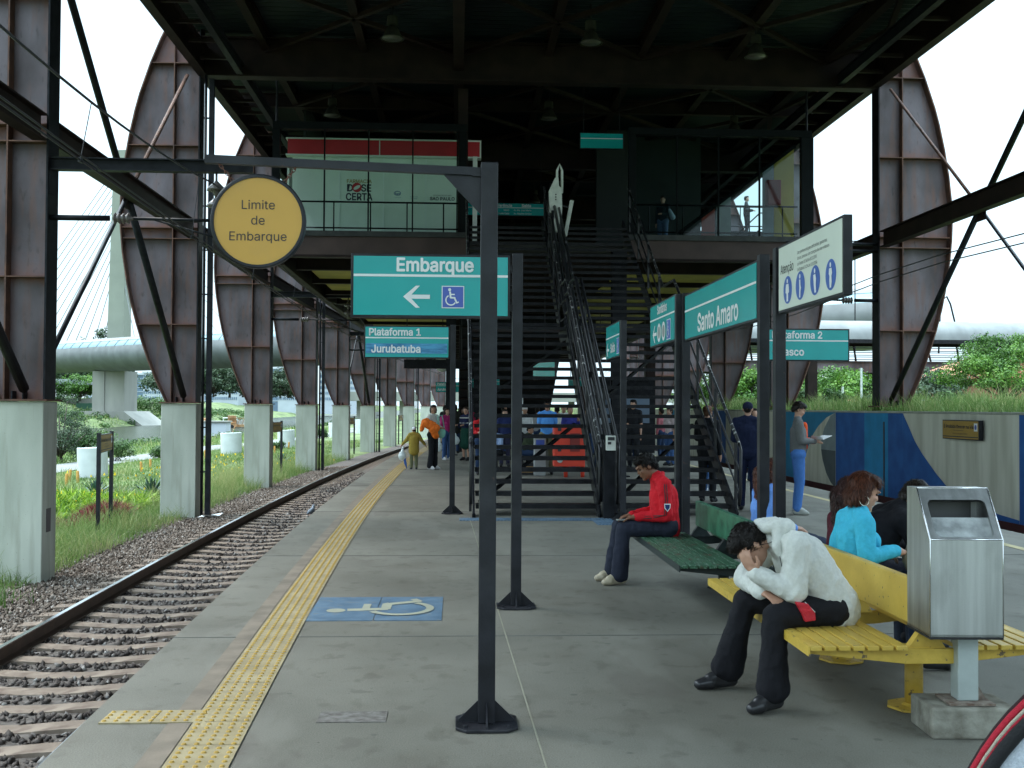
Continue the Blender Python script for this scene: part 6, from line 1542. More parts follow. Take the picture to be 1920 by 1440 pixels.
def head_prims(c, f, u, s, face=True):
    f = V3(f).normalized(); u = V3(u); u = (u - f * u.dot(f)).normalized(); r = f.cross(u)
    B = Matrix((r, f, u)).transposed(); c = V3(c)
    P = lambda a, b, d: c + (r*a + f*b + u*d) * s
    e = lambda q, rad: ('e', P(*q), tuple(x*s for x in rad), B)
    pr = [e((0, -.012, .022), (.074, .092, .092)), e((0, .025, -.03), (.060, .068, .082)), e((0, .038, -.080), (.042, .042, .030))]
    if face:
        pr += [('c', P(0, .086, .012), P(0, .098, -.020), .007*s, .0115*s), e((0, .085, .030), (.048, .016, .010)), e((0, .086, -.050), (.023, .014, .006)), e((0, .084, -.060), (.021, .013, .006)), e((0, .074, -.092), (.022, .020, .016)),
               e((.034, .070, -.018), (.020, .018, .014)), e((-.034, .070, -.018), (.020, .018, .014))]
    for q in (-1, 1): pr.append(e((q*.076, -.008, -.008), (.009, .018, .030)))
    return pr, P, B, r, f, u
def hand_prims(w, d, nrm, s=1, curl=.5, thumb=1, fine=True):
    w = V3(w); d = V3(d).normalized(); nrm = V3(nrm); nrm = (nrm - d * nrm.dot(d)).normalized(); sd = d.cross(nrm)
    B = Matrix((sd, d, nrm)).transposed()
    pr = [('e', w + d * .045 * s, (.040*s, .052*s, .017*s), B), ('c', w, w + d*.03*s, .027*s, .03*s, sd, 1.1)]
    if not fine:
        pr.append(('c', w + d*.07*s, w + (d*.14 - nrm*.04*curl)*s, .028*s, .018*s, sd, 1.2)); return pr
    for i, (o, L_) in enumerate(((-.030, .86), (-.010, 1.0), (.011, .96), (.031, .76))):
        a = w + (d*.078 + sd*o) * s; c1 = curl * (1 + .12*i)
        d1 = (d * math.cos(c1*.5) - nrm * math.sin(c1*.5) + sd * o * 1.6).normalized(); b = a + d1 * .036 * L_ * s
        d2 = (d * math.cos(c1*1.1) - nrm * math.sin(c1*1.1) + sd*o*1.2).normalized(); c_ = b + d2 * .026 * L_ * s
        d3 = (d * math.cos(c1*1.5) - nrm * math.sin(c1*1.5)).normalized(); e_ = c_ + d3 * .018 * L_ * s
        pr += [('c', a - d1*.02*s, b, .0100*s, .0092*s), ('c', b, c_, .0092*s, .0085*s), ('c', c_, e_, .0085*s, .0072*s)]
    a = w + (d*.022 + sd*.026*thumb) * s; b = a + (d*.026 + sd*.030*thumb - nrm*.008) * s; c_ = b + (d*.034 + sd*.006*thumb - nrm*.008) * s
    pr += [('c', a, b, .014*s, .0115*s), ('c', b, c_, .0115*s, .009*s)]
    return pr
def shoe_prims(an, toe, s=1, h=.5):
    an = V3(an); toe = V3(toe); d = (toe - an); d.z = 0; d.normalize()
    heel = an - d*.035*s; sd = d.cross(V3((0, 0, 1))); zg = toe.z
    mid = an + d*.10*s
    return [('c', V3((heel.x, heel.y, zg + .020*s)), V3((mid.x, mid.y, zg + .010*s)), .040*s, .036*s, sd, .95), ('c', V3((mid.x, mid.y, zg + .012*s)), V3((toe.x, toe.y, zg + .004*s)), .043*s, .030*s, sd, 1.1),
            ('c', V3((an.x, an.y, zg + .06*s)), V3((mid.x, mid.y, zg + .03*s)), .044*s, .038*s, sd, .9)]
def figure(label, loc, rz, J, top, bottom, skin=SK1, hair=(.02, .014, .010), shoe=(.02, .02, .022), group=None, near=False, hairstyle='short', sleeve=1.0, legcover=1.0, flare=0, puff=1.0, vox=.014, kind_top='shirt', kind_bottom='trousers', s=1.0, female=False, hem=0, cap=None, skirt=None, wr=.006, sock=None, hands=((None, None, .5, 1), (None, None, .5, 1)), extra=None, scalez=1):
    """J: joints in local space.  The body is one continuous mesh; clothes, hair and shoes are its children"""
    g = {k: V3(v) for k, v in J.items()}
    root = thing('person', label, 'person', loc, rz, group)
    vb = .0075 if near else vox; f = V3(J.get('face', (0, -1, 0))); u = V3(J.get('up', (0, 0, 1)))
    hp, P, B, r_, f_, u_ = head_prims(g['head'], f, u, s, near or vox < .013)
    body = list(hp); A = lambda a, b, ra, rb, *k: ('c', g[a] if isinstance(a, str) else a, g[b] if isinstance(b, str) else b, ra*s, rb*s, *k)
    sd = (g['shL'] - g['shR']).normalized(); hs = (g['hipL'] - g['hipR']).normalized()
    body += [A('neck', 'head', .054, .050), A('chest', 'neck', .09, .055, sd, 1.2), A('pelvis', 'chest', .105, .105, sd, 1.25)]
    for q in 'LR':
        i = 0 if q == 'L' else 1
        body += [A('neck', 'sh'+q, .05, .048), A('sh'+q, 'el'+q, .046, .038), A('el'+q, 'wr'+q, .038, .026)]
        dd = (g['wr'+q] - g['el'+q]).normalized(); hd, hn, cu, th = hands[i]
        body += hand_prims(g['wr'+q], hd or dd, hn or V3((0, 0, 1)), s, cu, th * (1 if q == 'L' else -1), near)
        body += [A('hip'+q, 'kn'+q, .078, .052), A('kn'+q, 'an'+q, .052, .034), ('c', g['an'+q], g['an'+q].lerp(V3(g['toe'+q]), .5) + V3((0, 0, .0)), .030*s, .020*s)]
        body.append(A('pelvis', 'hip'+q, .09, .08))
    bo = blob('body', body, vb, skinm(skin), root, 3)
    # upper garment
    pw = puff; T = []
    T += [A('pelvis', 'chest', (.118 + (.0 if female else .004))*pw, (.118 if female else .125)*pw, sd, 1.30 if not female else 1.2), A('chest', 'neckb' if 'neckb' in g else 'neck', .105*pw, .058*pw, sd, 1.35)]
    if hem: T.append(A('pelvis', g['pelvis'] - (g['chest'] - g['pelvis']).normalized() * hem, .125*pw, .128*pw, hs, 1.28))
    for q in 'LR':
        T += [A('chest', 'sh'+q, .095*pw, .060*pw), A('neck', 'sh'+q, .055*pw, .058*pw), ]
        m_ = g['sh'+q].lerp(g['el'+q], min(1, sleeve*2)); T.append(A('sh'+q, m_, .064*pw, .056*pw))
        if sleeve > .5: m_ = g['el'+q].lerp(g['wr'+q], (sleeve - .5) * 2); T.append(A('el'+q, m_, .056*pw, .040*pw))
        if female: 
            fd = (sd.cross((g['chest'] - g['pelvis']))).normalized(); fd = fd if fd.dot(V3(J.get('front', f))) > 0 else -fd
            T.append(('e', g['chest'] + fd*.085*s + sd*(.065 if q == 'L' else -.065)*s - V3((0, 0, .03*s)), (.062*s,)*3))
    tp = blob(kind_top, T, vb + (.0015 if near else 0), cloth(top), bo, 4, wr if near else wr*.9, 15 if near else 10, seed=len(label))
    # lower garment
    L_ = [A('hipL', 'hipR', .112, .112), A('pelvis', 'pelvis', .115, .115, hs, 1.25)]
    for q in 'LR':
        k2 = g['kn'+q].lerp(g['an'+q], legcover)
        if skirt: continue
        L_ += [A('hip'+q, 'kn'+q, .098, .070), A('kn'+q, k2, .068, .056 + flare)]
        if flare: L_.append(A(g['kn'+q].lerp(g['an'+q], .45), k2, .062, .060 + flare, V3(g['toe'+q]) - V3(g['an'+q]), 1.25))
    if skirt: L_.append(A('pelvis', g['pelvis'] - V3((0, 0, skirt)), .14, .19, hs, 1.25))
    blob('skirt' if skirt else kind_bottom, L_, vb + (.0015 if near else 0), cloth(bottom), bo, 4, wr*.8, 13 if near else 9, seed=len(label) + 5)
    for q in 'LR':
        blob('shoe', shoe_prims(g['an'+q], g['toe'+q], s), vb if near else .011, mat('shoe_leather', shoe, .35 if near else .6, 0, .1, 10) if near else cloth(shoe, .6, 0), bo, 3)
        if sock: blob('sock', [A('an'+q, g['an'+q].lerp(g['kn'+q], .2), .040, .044)], .009, cloth(sock), bo, 2)
    # hair
    if hairstyle and not cap:
        e = lambda q, rad: ('e', P(*q), tuple(x*s for x in rad), B)
        H = [e((0, -.028, .034), (.083, .086, .088)), e((0, .012, .080), (.068, .072, .040)), e((0, -.07, -.01), (.062, .036, .062))]
        if hairstyle in ('bob', 'long', 'bun'):
            H += [e((.064, -.036, -.02), (.028, .052, .075)), e((-.064, -.036, -.02), (.028, .052, .075)), e((0, -.06, -.04), (.075, .05, .07)), e((0, .022, .086), (.068, .062, .032))]
        if hairstyle == 'long':
            dn = V3((0, 0, -1)); H += [('c', P(0, -.08, -.02), P(0, -.085, -.02) + dn*.30*s, .070*s, .045*s, r_, 1.3), ('c', P(.05, -.05, -.03), P(.06, -.05, -.03) + dn*.16*s, .035*s, .025*s), ('c', P(-.05, -.05, -.03), P(-.06, -.05, -.03) + dn*.16*s, .035*s, .025*s)]
        if hairstyle == 'bun': H.append(e((0, -.12, .05), (.04, .04, .04)))
        ho = blob('hair', H, .0065 if near else .011, hairm(hair), bo, 2, .007 if near else .004, 45 if near else 30, seed=3)
        if near: strands(ho, bo, 5200, .026 if hairstyle == 'short' else .050, hair, 5, back=(V3((0, 0, -1)) if hairstyle != 'short' else f_ * .3 + u_ * .4 + V3((0, 0, -.2))), lift=.006 if hairstyle == 'short' else .0015)
        elif vox < .013: strands(ho, bo, 1800, .04, hair, 6, lift=.006, w=.003)
    if cap:
        e = lambda q, rad: ('e', P(*q), tuple(x*s for x in rad), B)
        blob('cap', [e((0, -.012, .040), (.084, .100, .082))] + ([('c', P(0, .07, .05), P(0, .13, .045), .03*s, .02*s, r_, 1.8)] if cap[3:] else []), .010, cloth(cap[:3]), bo, 3)
        if hair: blob('hair', [e((0, -.07, -.01), (.060, .03, .05))], .010, hairm(hair), bo, 2)
    if near:
        for q in (-1, 1):
            mb = MB(); _ell(mb, P(q*.030, .076, .008), (.0125*s, .010*s, .007*s), B); mb.build('eye', mat('eye_dark', (.03, .02, .018), .15) if 'eye_dark' not in bpy.data.materials else bpy.data.materials['eye_dark'], bo, smooth=True)
            pts = [P(q*(.016 + .034*t_), .092 - .016*t_*t_, .027 + .006*math.sin(PI*t_)) for t_ in (0, .33, .66, 1)]
            mb = MB(); mb.tube(pts, [.002*s, .0035*s, .003*s, .001*s], 6); mb.build('eyebrow', hairm(hair), bo, smooth=True)
    return root, bo, g, P, B
def strands(hairob, parent, n, L_, c, seed, back=(0, 0, -1), lift=.006, w=.0022):
    rg = np.random.default_rng(seed); me = hairob.data; k = len(me.vertices)
    co = np.empty(k*3, np.float32); me.vertices.foreach_get('co', co); co = co.reshape(-1, 3).astype(float)
    no = np.empty(k*3, np.float32); me.vertices.foreach_get('normal', no); no = no.reshape(-1, 3).astype(float)
    i = rg.integers(0, k, n); p = co[i]; nn = no[i]; g = np.array(back, float)[None] + rg.normal(0, .30 if lift > .004 else .14, (n, 3)); t = g - nn * (g * nn).sum(1)[:, None]; t /= np.linalg.norm(t, axis=1)[:, None] + 1e-6
    sd = np.cross(nn, t); Ln = L_ * rg.uniform(.5, 1.2, n)[:, None]; V = np.zeros((n, 6, 3))
    for q, (f, l, ww) in enumerate(((0, -.001, w), (.5, lift, w*.8), (1, lift * rg.uniform(-.3, 1.6, n)[:, None], w*.15))):
        c_ = p + t * Ln * f + nn * l; V[:, 2*q] = c_ - sd * ww; V[:, 2*q+1] = c_ + sd * ww
    F = (np.array([(0, 1, 3, 2), (2, 3, 5, 4)])[None] + (np.arange(n) * 6)[:, None, None]).reshape(-1, 4)
    key = 'strand%.3f' % c[0]
    m = bpy.data.materials.get(key) or tintmat(key, [(0, tuple(x*.35 for x in c)), (.6, tuple(c)), (1, tuple(min(1, x*1.9) for x in c))], .45, .25)
    o = np_mesh('hair_strands', V.reshape(-1, 3), F, m, parent, attr=np.repeat(rg.random(n), 6)); return o
def standJ(H=1.72, armL='down', armR='down', stride=0, look=(0, -1, 0), lean=0, w=1.0):
    k = H / 1.72; ln = lean
    J = dict(pelvis=(0, 0, .97), chest=(0, -ln*.25, 1.26), neck=(0, -ln*.45+.008, 1.46), head=(0, -ln*.55 - .012, 1.605), shL=(.168*w, -ln*.4, 1.405), shR=(-.168*w, -ln*.4, 1.405),
             hipL=(.085, 0, .92), hipR=(-.085, 0, .92), knL=(.095, -.02 - stride*.5, .50), knR=(-.095, -.02 + stride*.5, .50), anL=(.10, .02 - stride, .09), anR=(-.10, .02 + stride, .09), toeL=(.12, -.13 - stride, .025), toeR=(-.12, -.13 + stride, .025))
    A = dict(down=((.20, .02, 1.13), (.215, -.03, .87)), forward=((.20, -.02, 1.14), (.14, -.26, 1.14)), up=((.22, -.10, 1.17), (.14, -.24, 1.32)), hold=((.21, -.03, 1.13), (.05, -.24, 1.12)), out=((.30, -.03, 1.19), (.45, -.08, 1.02)), back=((.21, .09, 1.15), (.12, .16, .98)))
    for q, a in (('L', armL), ('R', armR)):
        e, w_ = A[a]; sx = 1 if q == 'L' else -1
        J['el'+q] = (e[0]*sx, e[1] - ln*.3, e[2]); J['wr'+q] = (w_[0]*sx, w_[1] - ln*.3, w_[2])
    J = {a: tuple(c * k for c in b) for a, b in J.items()}; J['face'] = look; return J
def stand(label, x, y, rz, H, top, bottom, group='people waiting under the hall', **k):
    jk = {a: k.pop(a) for a in ('armL', 'armR', 'stride', 'look', 'lean', 'w') if a in k}
    s = H / 1.72
    r = figure(label, (x, y, 0), R(rz), standJ(H, **jk), top, bottom, s=min(s*1.02, 1.03) if s > .8 else s*1.12, group=group, **k); return r

# ------------------------------------------------------------------ man in the pale hooded jacket, asleep over his knees (faces -X)
# the sleeper's joints
J = dict(pelvis=(2.12, 6.14, .555), chest=(1.955, 6.14, .800), neck=(1.80, 6.13, .925), head=(1.665, 6.12, .880), face=(-.42, -.05, -.90), up=(-.89, 0, .42),
         shL=(1.875, 5.97, .905), shR=(1.875, 6.31, .895), elL=(1.865, 5.95, .645), wrL=(1.665, 6.00, .735), elR=(1.690, 6.34, .665), wrR=(1.705, 6.055, .632),
         hipL=(2.10, 6.04, .535), hipR=(2.10, 6.24, .535), knL=(1.755, 5.95, .515), knR=(1.70, 6.36, .525), anL=(1.735, 5.93, .09), anR=(1.60, 6.42, .09), toeL=(1.60, 5.86, .028), toeR=(1.43, 6.39, .028))
HOOD = (.60, .61, .57)
root, bo, g, P, B = figure('person in pale grey hooded jacket bent over asleep on the yellow bench', (0, 0, 0), 0, J, HOOD, (.012, .012, .015), (.42, .23, .155), (.012, .009, .008), near=True, puff=1.20, hem=.03, flare=.022, kind_top='jacket', sock=(.6, .6, .6), s=1.0, wr=.0075, legcover=.93,
    hands=((V3((-.55, .1, .75)), V3((-.7, -.6, -.3)), .5, 1), (V3((.50, -.80, -.20)), V3((.05, -.25, 1)), .35, 1)))
jk = [c for c in bo.children if c.name.startswith('jacket')][0]
blob('hood', [('c', V3((1.80, 6.02, 1.005)), V3((1.74, 6.06, .985)), .040, .034), ('c', V3((1.74, 6.06, .985)), V3((1.715, 6.13, .995)), .034, .034), ('c', V3((1.715, 6.13, .995)), V3((1.75, 6.20, .985)), .034, .038), ('c', V3((1.75, 6.20, .985)), V3((1.84, 6.23, .98)), .038, .05), ('c', V3((1.80, 6.02, 1.0)), V3((1.775, 5.995, .885)), .032, .026), ('c', V3((1.775, 5.995, .885)), V3((1.80, 6.0, .84)), .026, .022), ('c', V3((1.83, 6.22, .97)), V3((1.84, 6.02, .99)), .055, .05)], .009, cloth(HOOD), jk, 4, .005, 25)
blob('hood_lining', [('e', (1.795, 6.13, .985), (.045, .07, .028))], .009, cloth((.02, .02, .022)), jk, 3)
# turned seam, cuffs, red bag peeking out
CUFF = cloth((.45, .47, .44))
for q, a, b in (('L', 'elL', 'wrL'), ('R', 'elR', 'wrR')):
    m0 = g[a].lerp(g[b], .86); m1 = g[a].lerp(g[b], 1.0); blob('cuff', [('c', m0, m1, .043, .038)], .008, CUFF, jk, 2)
mb = MB(); mb.prism([(1.845, .600), (1.915, .592), (1.955, .545), (1.960, .500), (1.900, .492), (1.885, .530)], .028, Matrix.Translation((0, 5.905, 0)) @ Matrix.Rotation(R(90), 4, 'X')); mb.build('red_wallet', mat('red_satin', (.50, .01, .025), .6, 0, .15, 30, .4, 60), bo, bevel=.006)
mb = MB(); mb.tube([V3((1.795, 5.995, .90)), V3((1.76, 5.99, .92)), V3((1.745, 6.015, .905)), P(-.07, -.0, -.0)], .0022, 5); mb.tube([V3((1.795, 5.995, .90)), V3((1.79, 5.985, .84)), V3((1.80, 5.975, .78))], .002, 5); mb.build('earphone_wire', RUBBER, bo, smooth=True)
for p0, p1 in ((V3((1.90, 5.885, .60)), V3((1.955, 5.88, .545))),): mb = MB(); mb.tube([p0, p1], .003, 5); mb.build('zip', GALV, bo)

# ------------------------------------------------------------------ man in the red track jacket on the green bench (faces -X)
J = dict(pelvis=(1.985, 10.30, .55), chest=(1.965, 10.30, .82), neck=(1.895, 10.30, 1.005), head=(1.80, 10.30, 1.095), face=(-.86, -.10, -.50), up=(-.5, 0, .86),
         shL=(1.94, 10.13, .94), shR=(1.94, 10.47, .935), elL=(1.95, 10.07, .655), wrL=(1.70, 10.17, .635), elR=(1.93, 10.50, .66), wrR=(1.68, 10.36, .63),
         hipL=(1.98, 10.21, .535), hipR=(1.98, 10.40, .535), knL=(1.565, 10.18, .52), knR=(1.56, 10.42, .52), anL=(1.53, 10.18, .09), anR=(1.50, 10.42, .09), toeL=(1.385, 10.14, .028), toeR=(1.35, 10.40, .028))
root, bo, g, P, B = figure('person in a red track jacket sitting on the green bench looking down', (0, 0, 0), 0, J, (.56, .012, .022), (.022, .026, .042), SK3, (.010, .008, .007), (.42, .36, .26), near=True, puff=1.06, hem=.04, flare=.010, kind_top='track_jacket', wr=.008,
    hands=((V3((-.95, .15, -.15)), V3((0, 0, 1)), .4, 1), (V3((-.95, -.15, -.1)), V3((0, 0, 1)), .5, 1)))
jk = [c for c in bo.children if c.name.startswith('track_jacket')][0]
blob('collar', [('c', V3((1.93, 10.22, 1.015)), V3((1.86, 10.235, .965)), .024, .018), ('c', V3((1.93, 10.22, 1.015)), V3((1.955, 10.30, 1.03)), .024, .026), ('c', V3((1.955, 10.30, 1.03)), V3((1.93, 10.38, 1.015)), .026, .024), ('c', V3((1.93, 10.38, 1.015)), V3((1.86, 10.365, .965)), .024, .018)], .008, cloth((.56, .012, .022)), jk, 3)
blob('blue_collar', [('c', V3((1.91, 10.235, 1.03)), V3((1.865, 10.245, .995)), .014, .012), ('c', V3((1.91, 10.235, 1.03)), V3((1.93, 10.30, 1.042)), .014, .014)], .007, cloth((.06, .28, .55)), jk, 2)
for dx in (-.012, .008):
    pts = [g['shL'] + V3((dx, -.045 + .01, .055)), g['shL'] + V3((dx, -.069, .0)), g['shL'].lerp(g['elL'], .5) + V3((dx, -.067, 0)), g['elL'] + V3((dx - .02, -.062, .01)), g['elL'].lerp(g['wrL'], .5) + V3((0, -.052, dx)), g['wrL'] + V3((0.02, -.044, dx))]
    mb = MB(); mb.tube(pts, .0042, 5); mb.build('sleeve_stripe', RUBBER, jk, smooth=True)
m_ = g['shL'].lerp(g['elL'], .72) + V3((0, -.074, 0)); mb = MB(); mb.add([m_ + V3((x, 0, z)) for x, z in ((-.030, .035), (.030, .035), (.028, -.005), (0, -.040), (-.028, -.005))], [(0, 1, 2, 3, 4)]); mb.build('sleeve_badge', WHITEP, jk)
mb = MB(); mb.add([m_ + V3((x, -.002, z)) for x, z in ((-.022, .027), (.022, .027), (.02, -.002), (0, -.028), (-.02, -.002))], [(0, 1, 2, 3, 4)]); mb.add([m_ + V3((x, -.003, z)) for x, z in ((-.014, .018), (-.004, .018), (-.004, .002), (-.014, .002))], [(0, 1, 2, 3)]); mb.build('badge_crest', cloth((.03, .05, .16)), jk)
t = thing('flip_phone', 'small silver phone held above the knee of the red jacketed person', 'phone', (1.555, 10.18, .60), R(10))
mb = MB(); mb.box(-.055, .04, -.024, .024, 0, .012); mb.build('phone_body', SS, t, bevel=.003)

# ------------------------------------------------------------------ woman in the sky blue jumper (faces +X)
J = dict(pelvis=(2.70, 6.93, .56), chest=(2.665, 6.93, .83), neck=(2.685, 6.92, 1.005), head=(2.715, 6.91, 1.125), face=(.90, -.05, -.38), up=(.38, 0, .92), front=(1, 0, 0),
         shL=(2.665, 7.09, .935), shR=(2.665, 6.76, .935), elL=(2.62, 7.16, .70), wrL=(2.86, 7.05, .70), elR=(2.655, 6.70, .735), wrR=(2.875, 6.80, .755),
         hipL=(2.70, 7.03, .535), hipR=(2.70, 6.83, .535), knL=(3.12, 7.03, .52), knR=(3.12, 6.82, .52), anL=(3.12, 7.03, .09), anR=(3.12, 6.82, .09), toeL=(3.28, 7.03, .028), toeR=(3.28, 6.82, .028))
J = {k: (v if k in ('face', 'up', 'front') else (v[0] - .10, v[1], v[2])) for k, v in J.items()}
root, bo, g, P, B = figure('person with auburn bob and hoop earring in a sky blue jumper', (0, 0, 0), 0, J, (.055, .44, .62), (.03, .05, .10), (.52, .29, .20), (.075, .024, .012), near=True, female=True, hairstyle='bob', puff=1.0, kind_top='jumper', wr=.006,
    hands=((V3((1, -.2, 0)), V3((0, 0, 1)), .8, 1), (V3((.9, .3, -.1)), V3((0, -.3, 1)), .8, 1)))
mb = MB(); c = P(-.078, .0, -.062) if P(-.078, 0, 0).y < P(.078, 0, 0).y else P(.078, 0, -.062)
mb.tube([c + V3((.030*math.cos(a), -.006, .030*math.sin(a))) for a in [i*2*PI/20 for i in range(21)]], .0028, 6, caps=False); mb.build('hoop_earring', mat('earring_silver', (.75, .72, .62), .2, 1), bo, smooth=True)
t = thing('handbag', 'beige crumpled handbag held in the lap of the person in sky blue', 'bag', (0, 0, 0))
BEI = cloth((.20, .17, .12)); blob('bag_body', [('c', V3((2.92, 6.80, .70)), V3((3.02, 6.98, .70)), .09, .10), ('e', (2.98, 6.86, .76), (.10, .09, .06)), ('e', (2.93, 6.78, .65), (.08, .08, .06))], .010, BEI, t, 3, .014, 18)
mb = MB(); mb.tube([V3((2.90, 6.76, .76)), V3((2.89, 6.73, .84)), V3((2.96, 6.73, .86)), V3((3.02, 6.78, .78))], .009, 6); mb.build('bag_handle', BEI, t, smooth=True)
# bent person in black, largely behind the bin
J = dict(pelvis=(2.80, 7.52, .55), chest=(2.98, 7.50, .82), neck=(3.09, 7.48, .975), head=(3.19, 7.46, 1.035), face=(.75, 0, -.66), up=(.66, 0, .75), shL=(3.03, 7.68, .91), shR=(3.03, 7.31, .91), elL=(3.18, 7.72, .66), wrL=(3.32, 7.55, .62), elR=(3.18, 7.30, .66), wrR=(3.34, 7.42, .62),
         hipL=(2.80, 7.62, .535), hipR=(2.80, 7.42, .535), knL=(3.22, 7.62, .52), knR=(3.22, 7.40, .52), anL=(3.22, 7.62, .09), anR=(3.22, 7.40, .09), toeL=(3.37, 7.62, .028), toeR=(3.37, 7.40, .028))
figure('person in black leaning forward on the yellow bench, mostly hidden by the steel bin', (0, 0, 0), 0, J, (.010, .010, .013), (.02, .02, .03), SK2, near=False, vox=.012, puff=1.08, kind_top='sweater')
# long dark haired neighbour behind the woman in blue
o7 = .62
def shiftJ(J, dx, dy, dz=0): return {k: (v if k in ('face', 'up', 'front') else (v[0]+dx, v[1]+dy, v[2]+dz)) for k, v in J.items()}
JB = dict(pelvis=(2.70, 6.93, .56), chest=(2.665, 6.93, .83), neck=(2.685, 6.92, 1.005), head=(2.715, 6.91, 1.125), face=(.90, -.05, -.1), up=(.1, 0, 1), front=(1, 0, 0), shL=(2.665, 7.09, .935), shR=(2.665, 6.76, .935), elL=(2.66, 7.13, .70), wrL=(2.86, 7.05, .66), elR=(2.66, 6.72, .70), wrR=(2.875, 6.80, .66),
          hipL=(2.70, 7.03, .535), hipR=(2.70, 6.83, .535), knL=(3.12, 7.03, .52), knR=(3.12, 6.82, .52), anL=(3.12, 7.03, .09), anR=(3.12, 6.82, .09), toeL=(3.28, 7.03, .028), toeR=(3.28, 6.82, .028))
figure('person with long dark hair and maroon top, behind the one in sky blue', (0, 0, 0), 0, shiftJ(JB, .06, .64, -.07), (.07, .012, .02), (.03, .04, .06), SK2, (.035, .014, .012), vox=.012, female=True, hairstyle='long', kind_top='top')
# long brown hair, blue shirt, on the far side of the green bench
figure('person with long brown hair in a light blue shirt, seated behind the two right posts', (0, 0, 0), 0, shiftJ(JB, -.02, 2.35, -.02), (.16, .32, .75), (.03, .04, .07), SK1, (.10, .035, .022), vox=.011, female=True, hairstyle='long', kind_top='shirt')
# ------------------------------------------------------------------ standing people
BLK = (.012, .013, .016); NAVY = (.012, .018, .050); JEAN = (.045, .10, .24); JEAND = (.02, .04, .09); WHT = (.62, .63, .62)
r = stand('person in grey speckled jacket reading a paper by the mural wall', 5.35, 16.9, 78, 1.76, (.13, .135, .135), (.06, .16, .42), group=None, armL='hold', armR='hold', vox=.011, kind_top='jacket', shoe=(.32, .33, .30), hair=(.02, .013, .01), look=(0, -.8, -.45), kind_bottom='jeans')
jb = r[1]; blob('orange_sleeve', [('c', r[2]['elL'] + V3((0, -.03, 0)), r[2]['wrL'], .057, .046), ('c', V3((.02, -.10, 1.40)), V3((.04, -.11, 1.05)), .045, .045)], .011, cloth((.72, .10, .03)), jb, 3, .005, 12)
t = thing('newspaper', 'white folded paper held by the reader in the speckled jacket', 'paper', (5.64, 16.80, 1.18), R(20))
mb = MB(); mb.add([V3((0, -.12, 0)), V3((.17, -.12, .06)), V3((.17, .12, .06)), V3((0, .12, 0)), V3((-.05, -.12, .05)), V3((-.05, .12, .05))], [(0, 1, 2, 3), (4, 0, 3, 5)]); so_ = mb.build('sheet', WHITEP, t)
sm_ = so_.modifiers.new('s', 'SOLIDIFY'); sm_.thickness = .003
stand('person in navy overalls and dark cap at the foot of the right flight', 4.74, 17.6, 160, 1.76, NAVY, NAVY, group=None, armL='hold', armR='down', vox=.012, cap=(.012, .016, .04), puff=1.12, kind_top='overall_top', hem=.05, w=1.08)
stand('person in black with light brown hair just left of the navy overalled one', 4.45, 19.2, 150, 1.70, BLK, BLK, group=None, armL='forward', vox=.013, hair=(.16, .08, .045), puff=1.08, kind_top='coat', hem=.1)
r = stand('person in cream sweater carrying an orange bundle and mint bag near the track', -.62, 29.1, 55, 1.70, (.55, .53, .48), BLK, group=None, armL='hold', armR='hold', vox=.010, hair=(.03, .018, .014), female=True, hairstyle='bun', shoe=(.6, .6, .6), look=(-.75, -.65, 0), skin=SK2, kind_top='sweater', flare=.01)
t = thing('orange_bundle', 'bright orange coat bundled in the arms of the person in cream', 'coat', (-.66, 29.0, 0)); ORG = mat('orange_cloth', (.80, .16, .01), .8, 0, .1, 6, .2, 100)
blob('bundle_cloth', [('c', V3((-.14, -.14, 1.24)), V3((.10, -.12, 1.10)), .12, .12), ('c', V3((.05, -.14, 1.08)), V3((.12, -.1, .90)), .12, .08), ('c', V3((-.2, -.12, 1.22)), V3((-.26, -.1, 1.05)), .06, .05)], .012, ORG, t, 3, .02, 11)
t = thing('shoulder_bag', 'mint green shoulder bag hanging behind the orange bundle', 'bag', (-.40, 29.0, 0)); MINT = cloth((.22, .50, .40))
blob('bag_body', [('e', (0, -.02, .98), (.12, .06, .16))], .012, MINT, t, 2, .006, 10); mb = MB(); mb.tube([(-.08, -.02, 1.12), (-.09, 0, 1.42), (.02, .05, 1.43), (.08, 0, 1.1)], .014, 6); mb.build('strap', MINT, t, smooth=True)
r = stand('small child in white hat and mustard coat beside the yellow strip', -1.12, 29.1, 190, 1.12, (.36, .26, .05), (.17, .18, .10), group=None, armL='out', armR='out', vox=.010, cap=(.75, .78, .82), puff=1.2, hem=.16, kind_top='coat', shoe=(.05, .05, .06), skin=SK1)
t = thing('plastic_bag', 'white plastic bag hanging from the hand of the child in the mustard coat', 'bag', (-1.42, 28.95, 0))
blob('bag_body', [('e', (0, 0, .36), (.10, .07, .12)), ('c', V3((0, 0, .42)), V3((.02, 0, .60)), .06, .012)], .011, mat('thin_plastic', (.62, .68, .68), .3, 0, .08, 9), t, 2, .01, 16)
t = thing('folded_umbrella', 'small blue folded umbrella under the plastic bag of the child', 'umbrella', (-1.33, 28.95, 0)); mb = MB(); mb.tube([(-.03, 0, .30), (.0, 0, .16), (.03, 0, .02)], [.03, .035, .006], 8); mb.build('canopy', cloth((.05, .12, .38)), t, smooth=True)
r = stand('person in magenta top and blue jeans with long dark hair behind the one in cream', -.30, 34.2, 35, 1.62, (.42, .03, .16), JEAN, armL='hold', vox=.013, female=True, hairstyle='long', shoe=(.5, .5, .52), kind_bottom='jeans')
t = thing('carrier_bag', 'white carrier bag hanging beside the blue jeans', 'bag', (-.02, 33.9, 0)); blob('bag_body', [('e', (0, 0, .62), (.13, .06, .13)), ('c', V3((0, 0, .7)), V3((0, 0, .84)), .06, .012)], .014, bpy.data.materials['thin_plastic'], t, 2, .01, 12)
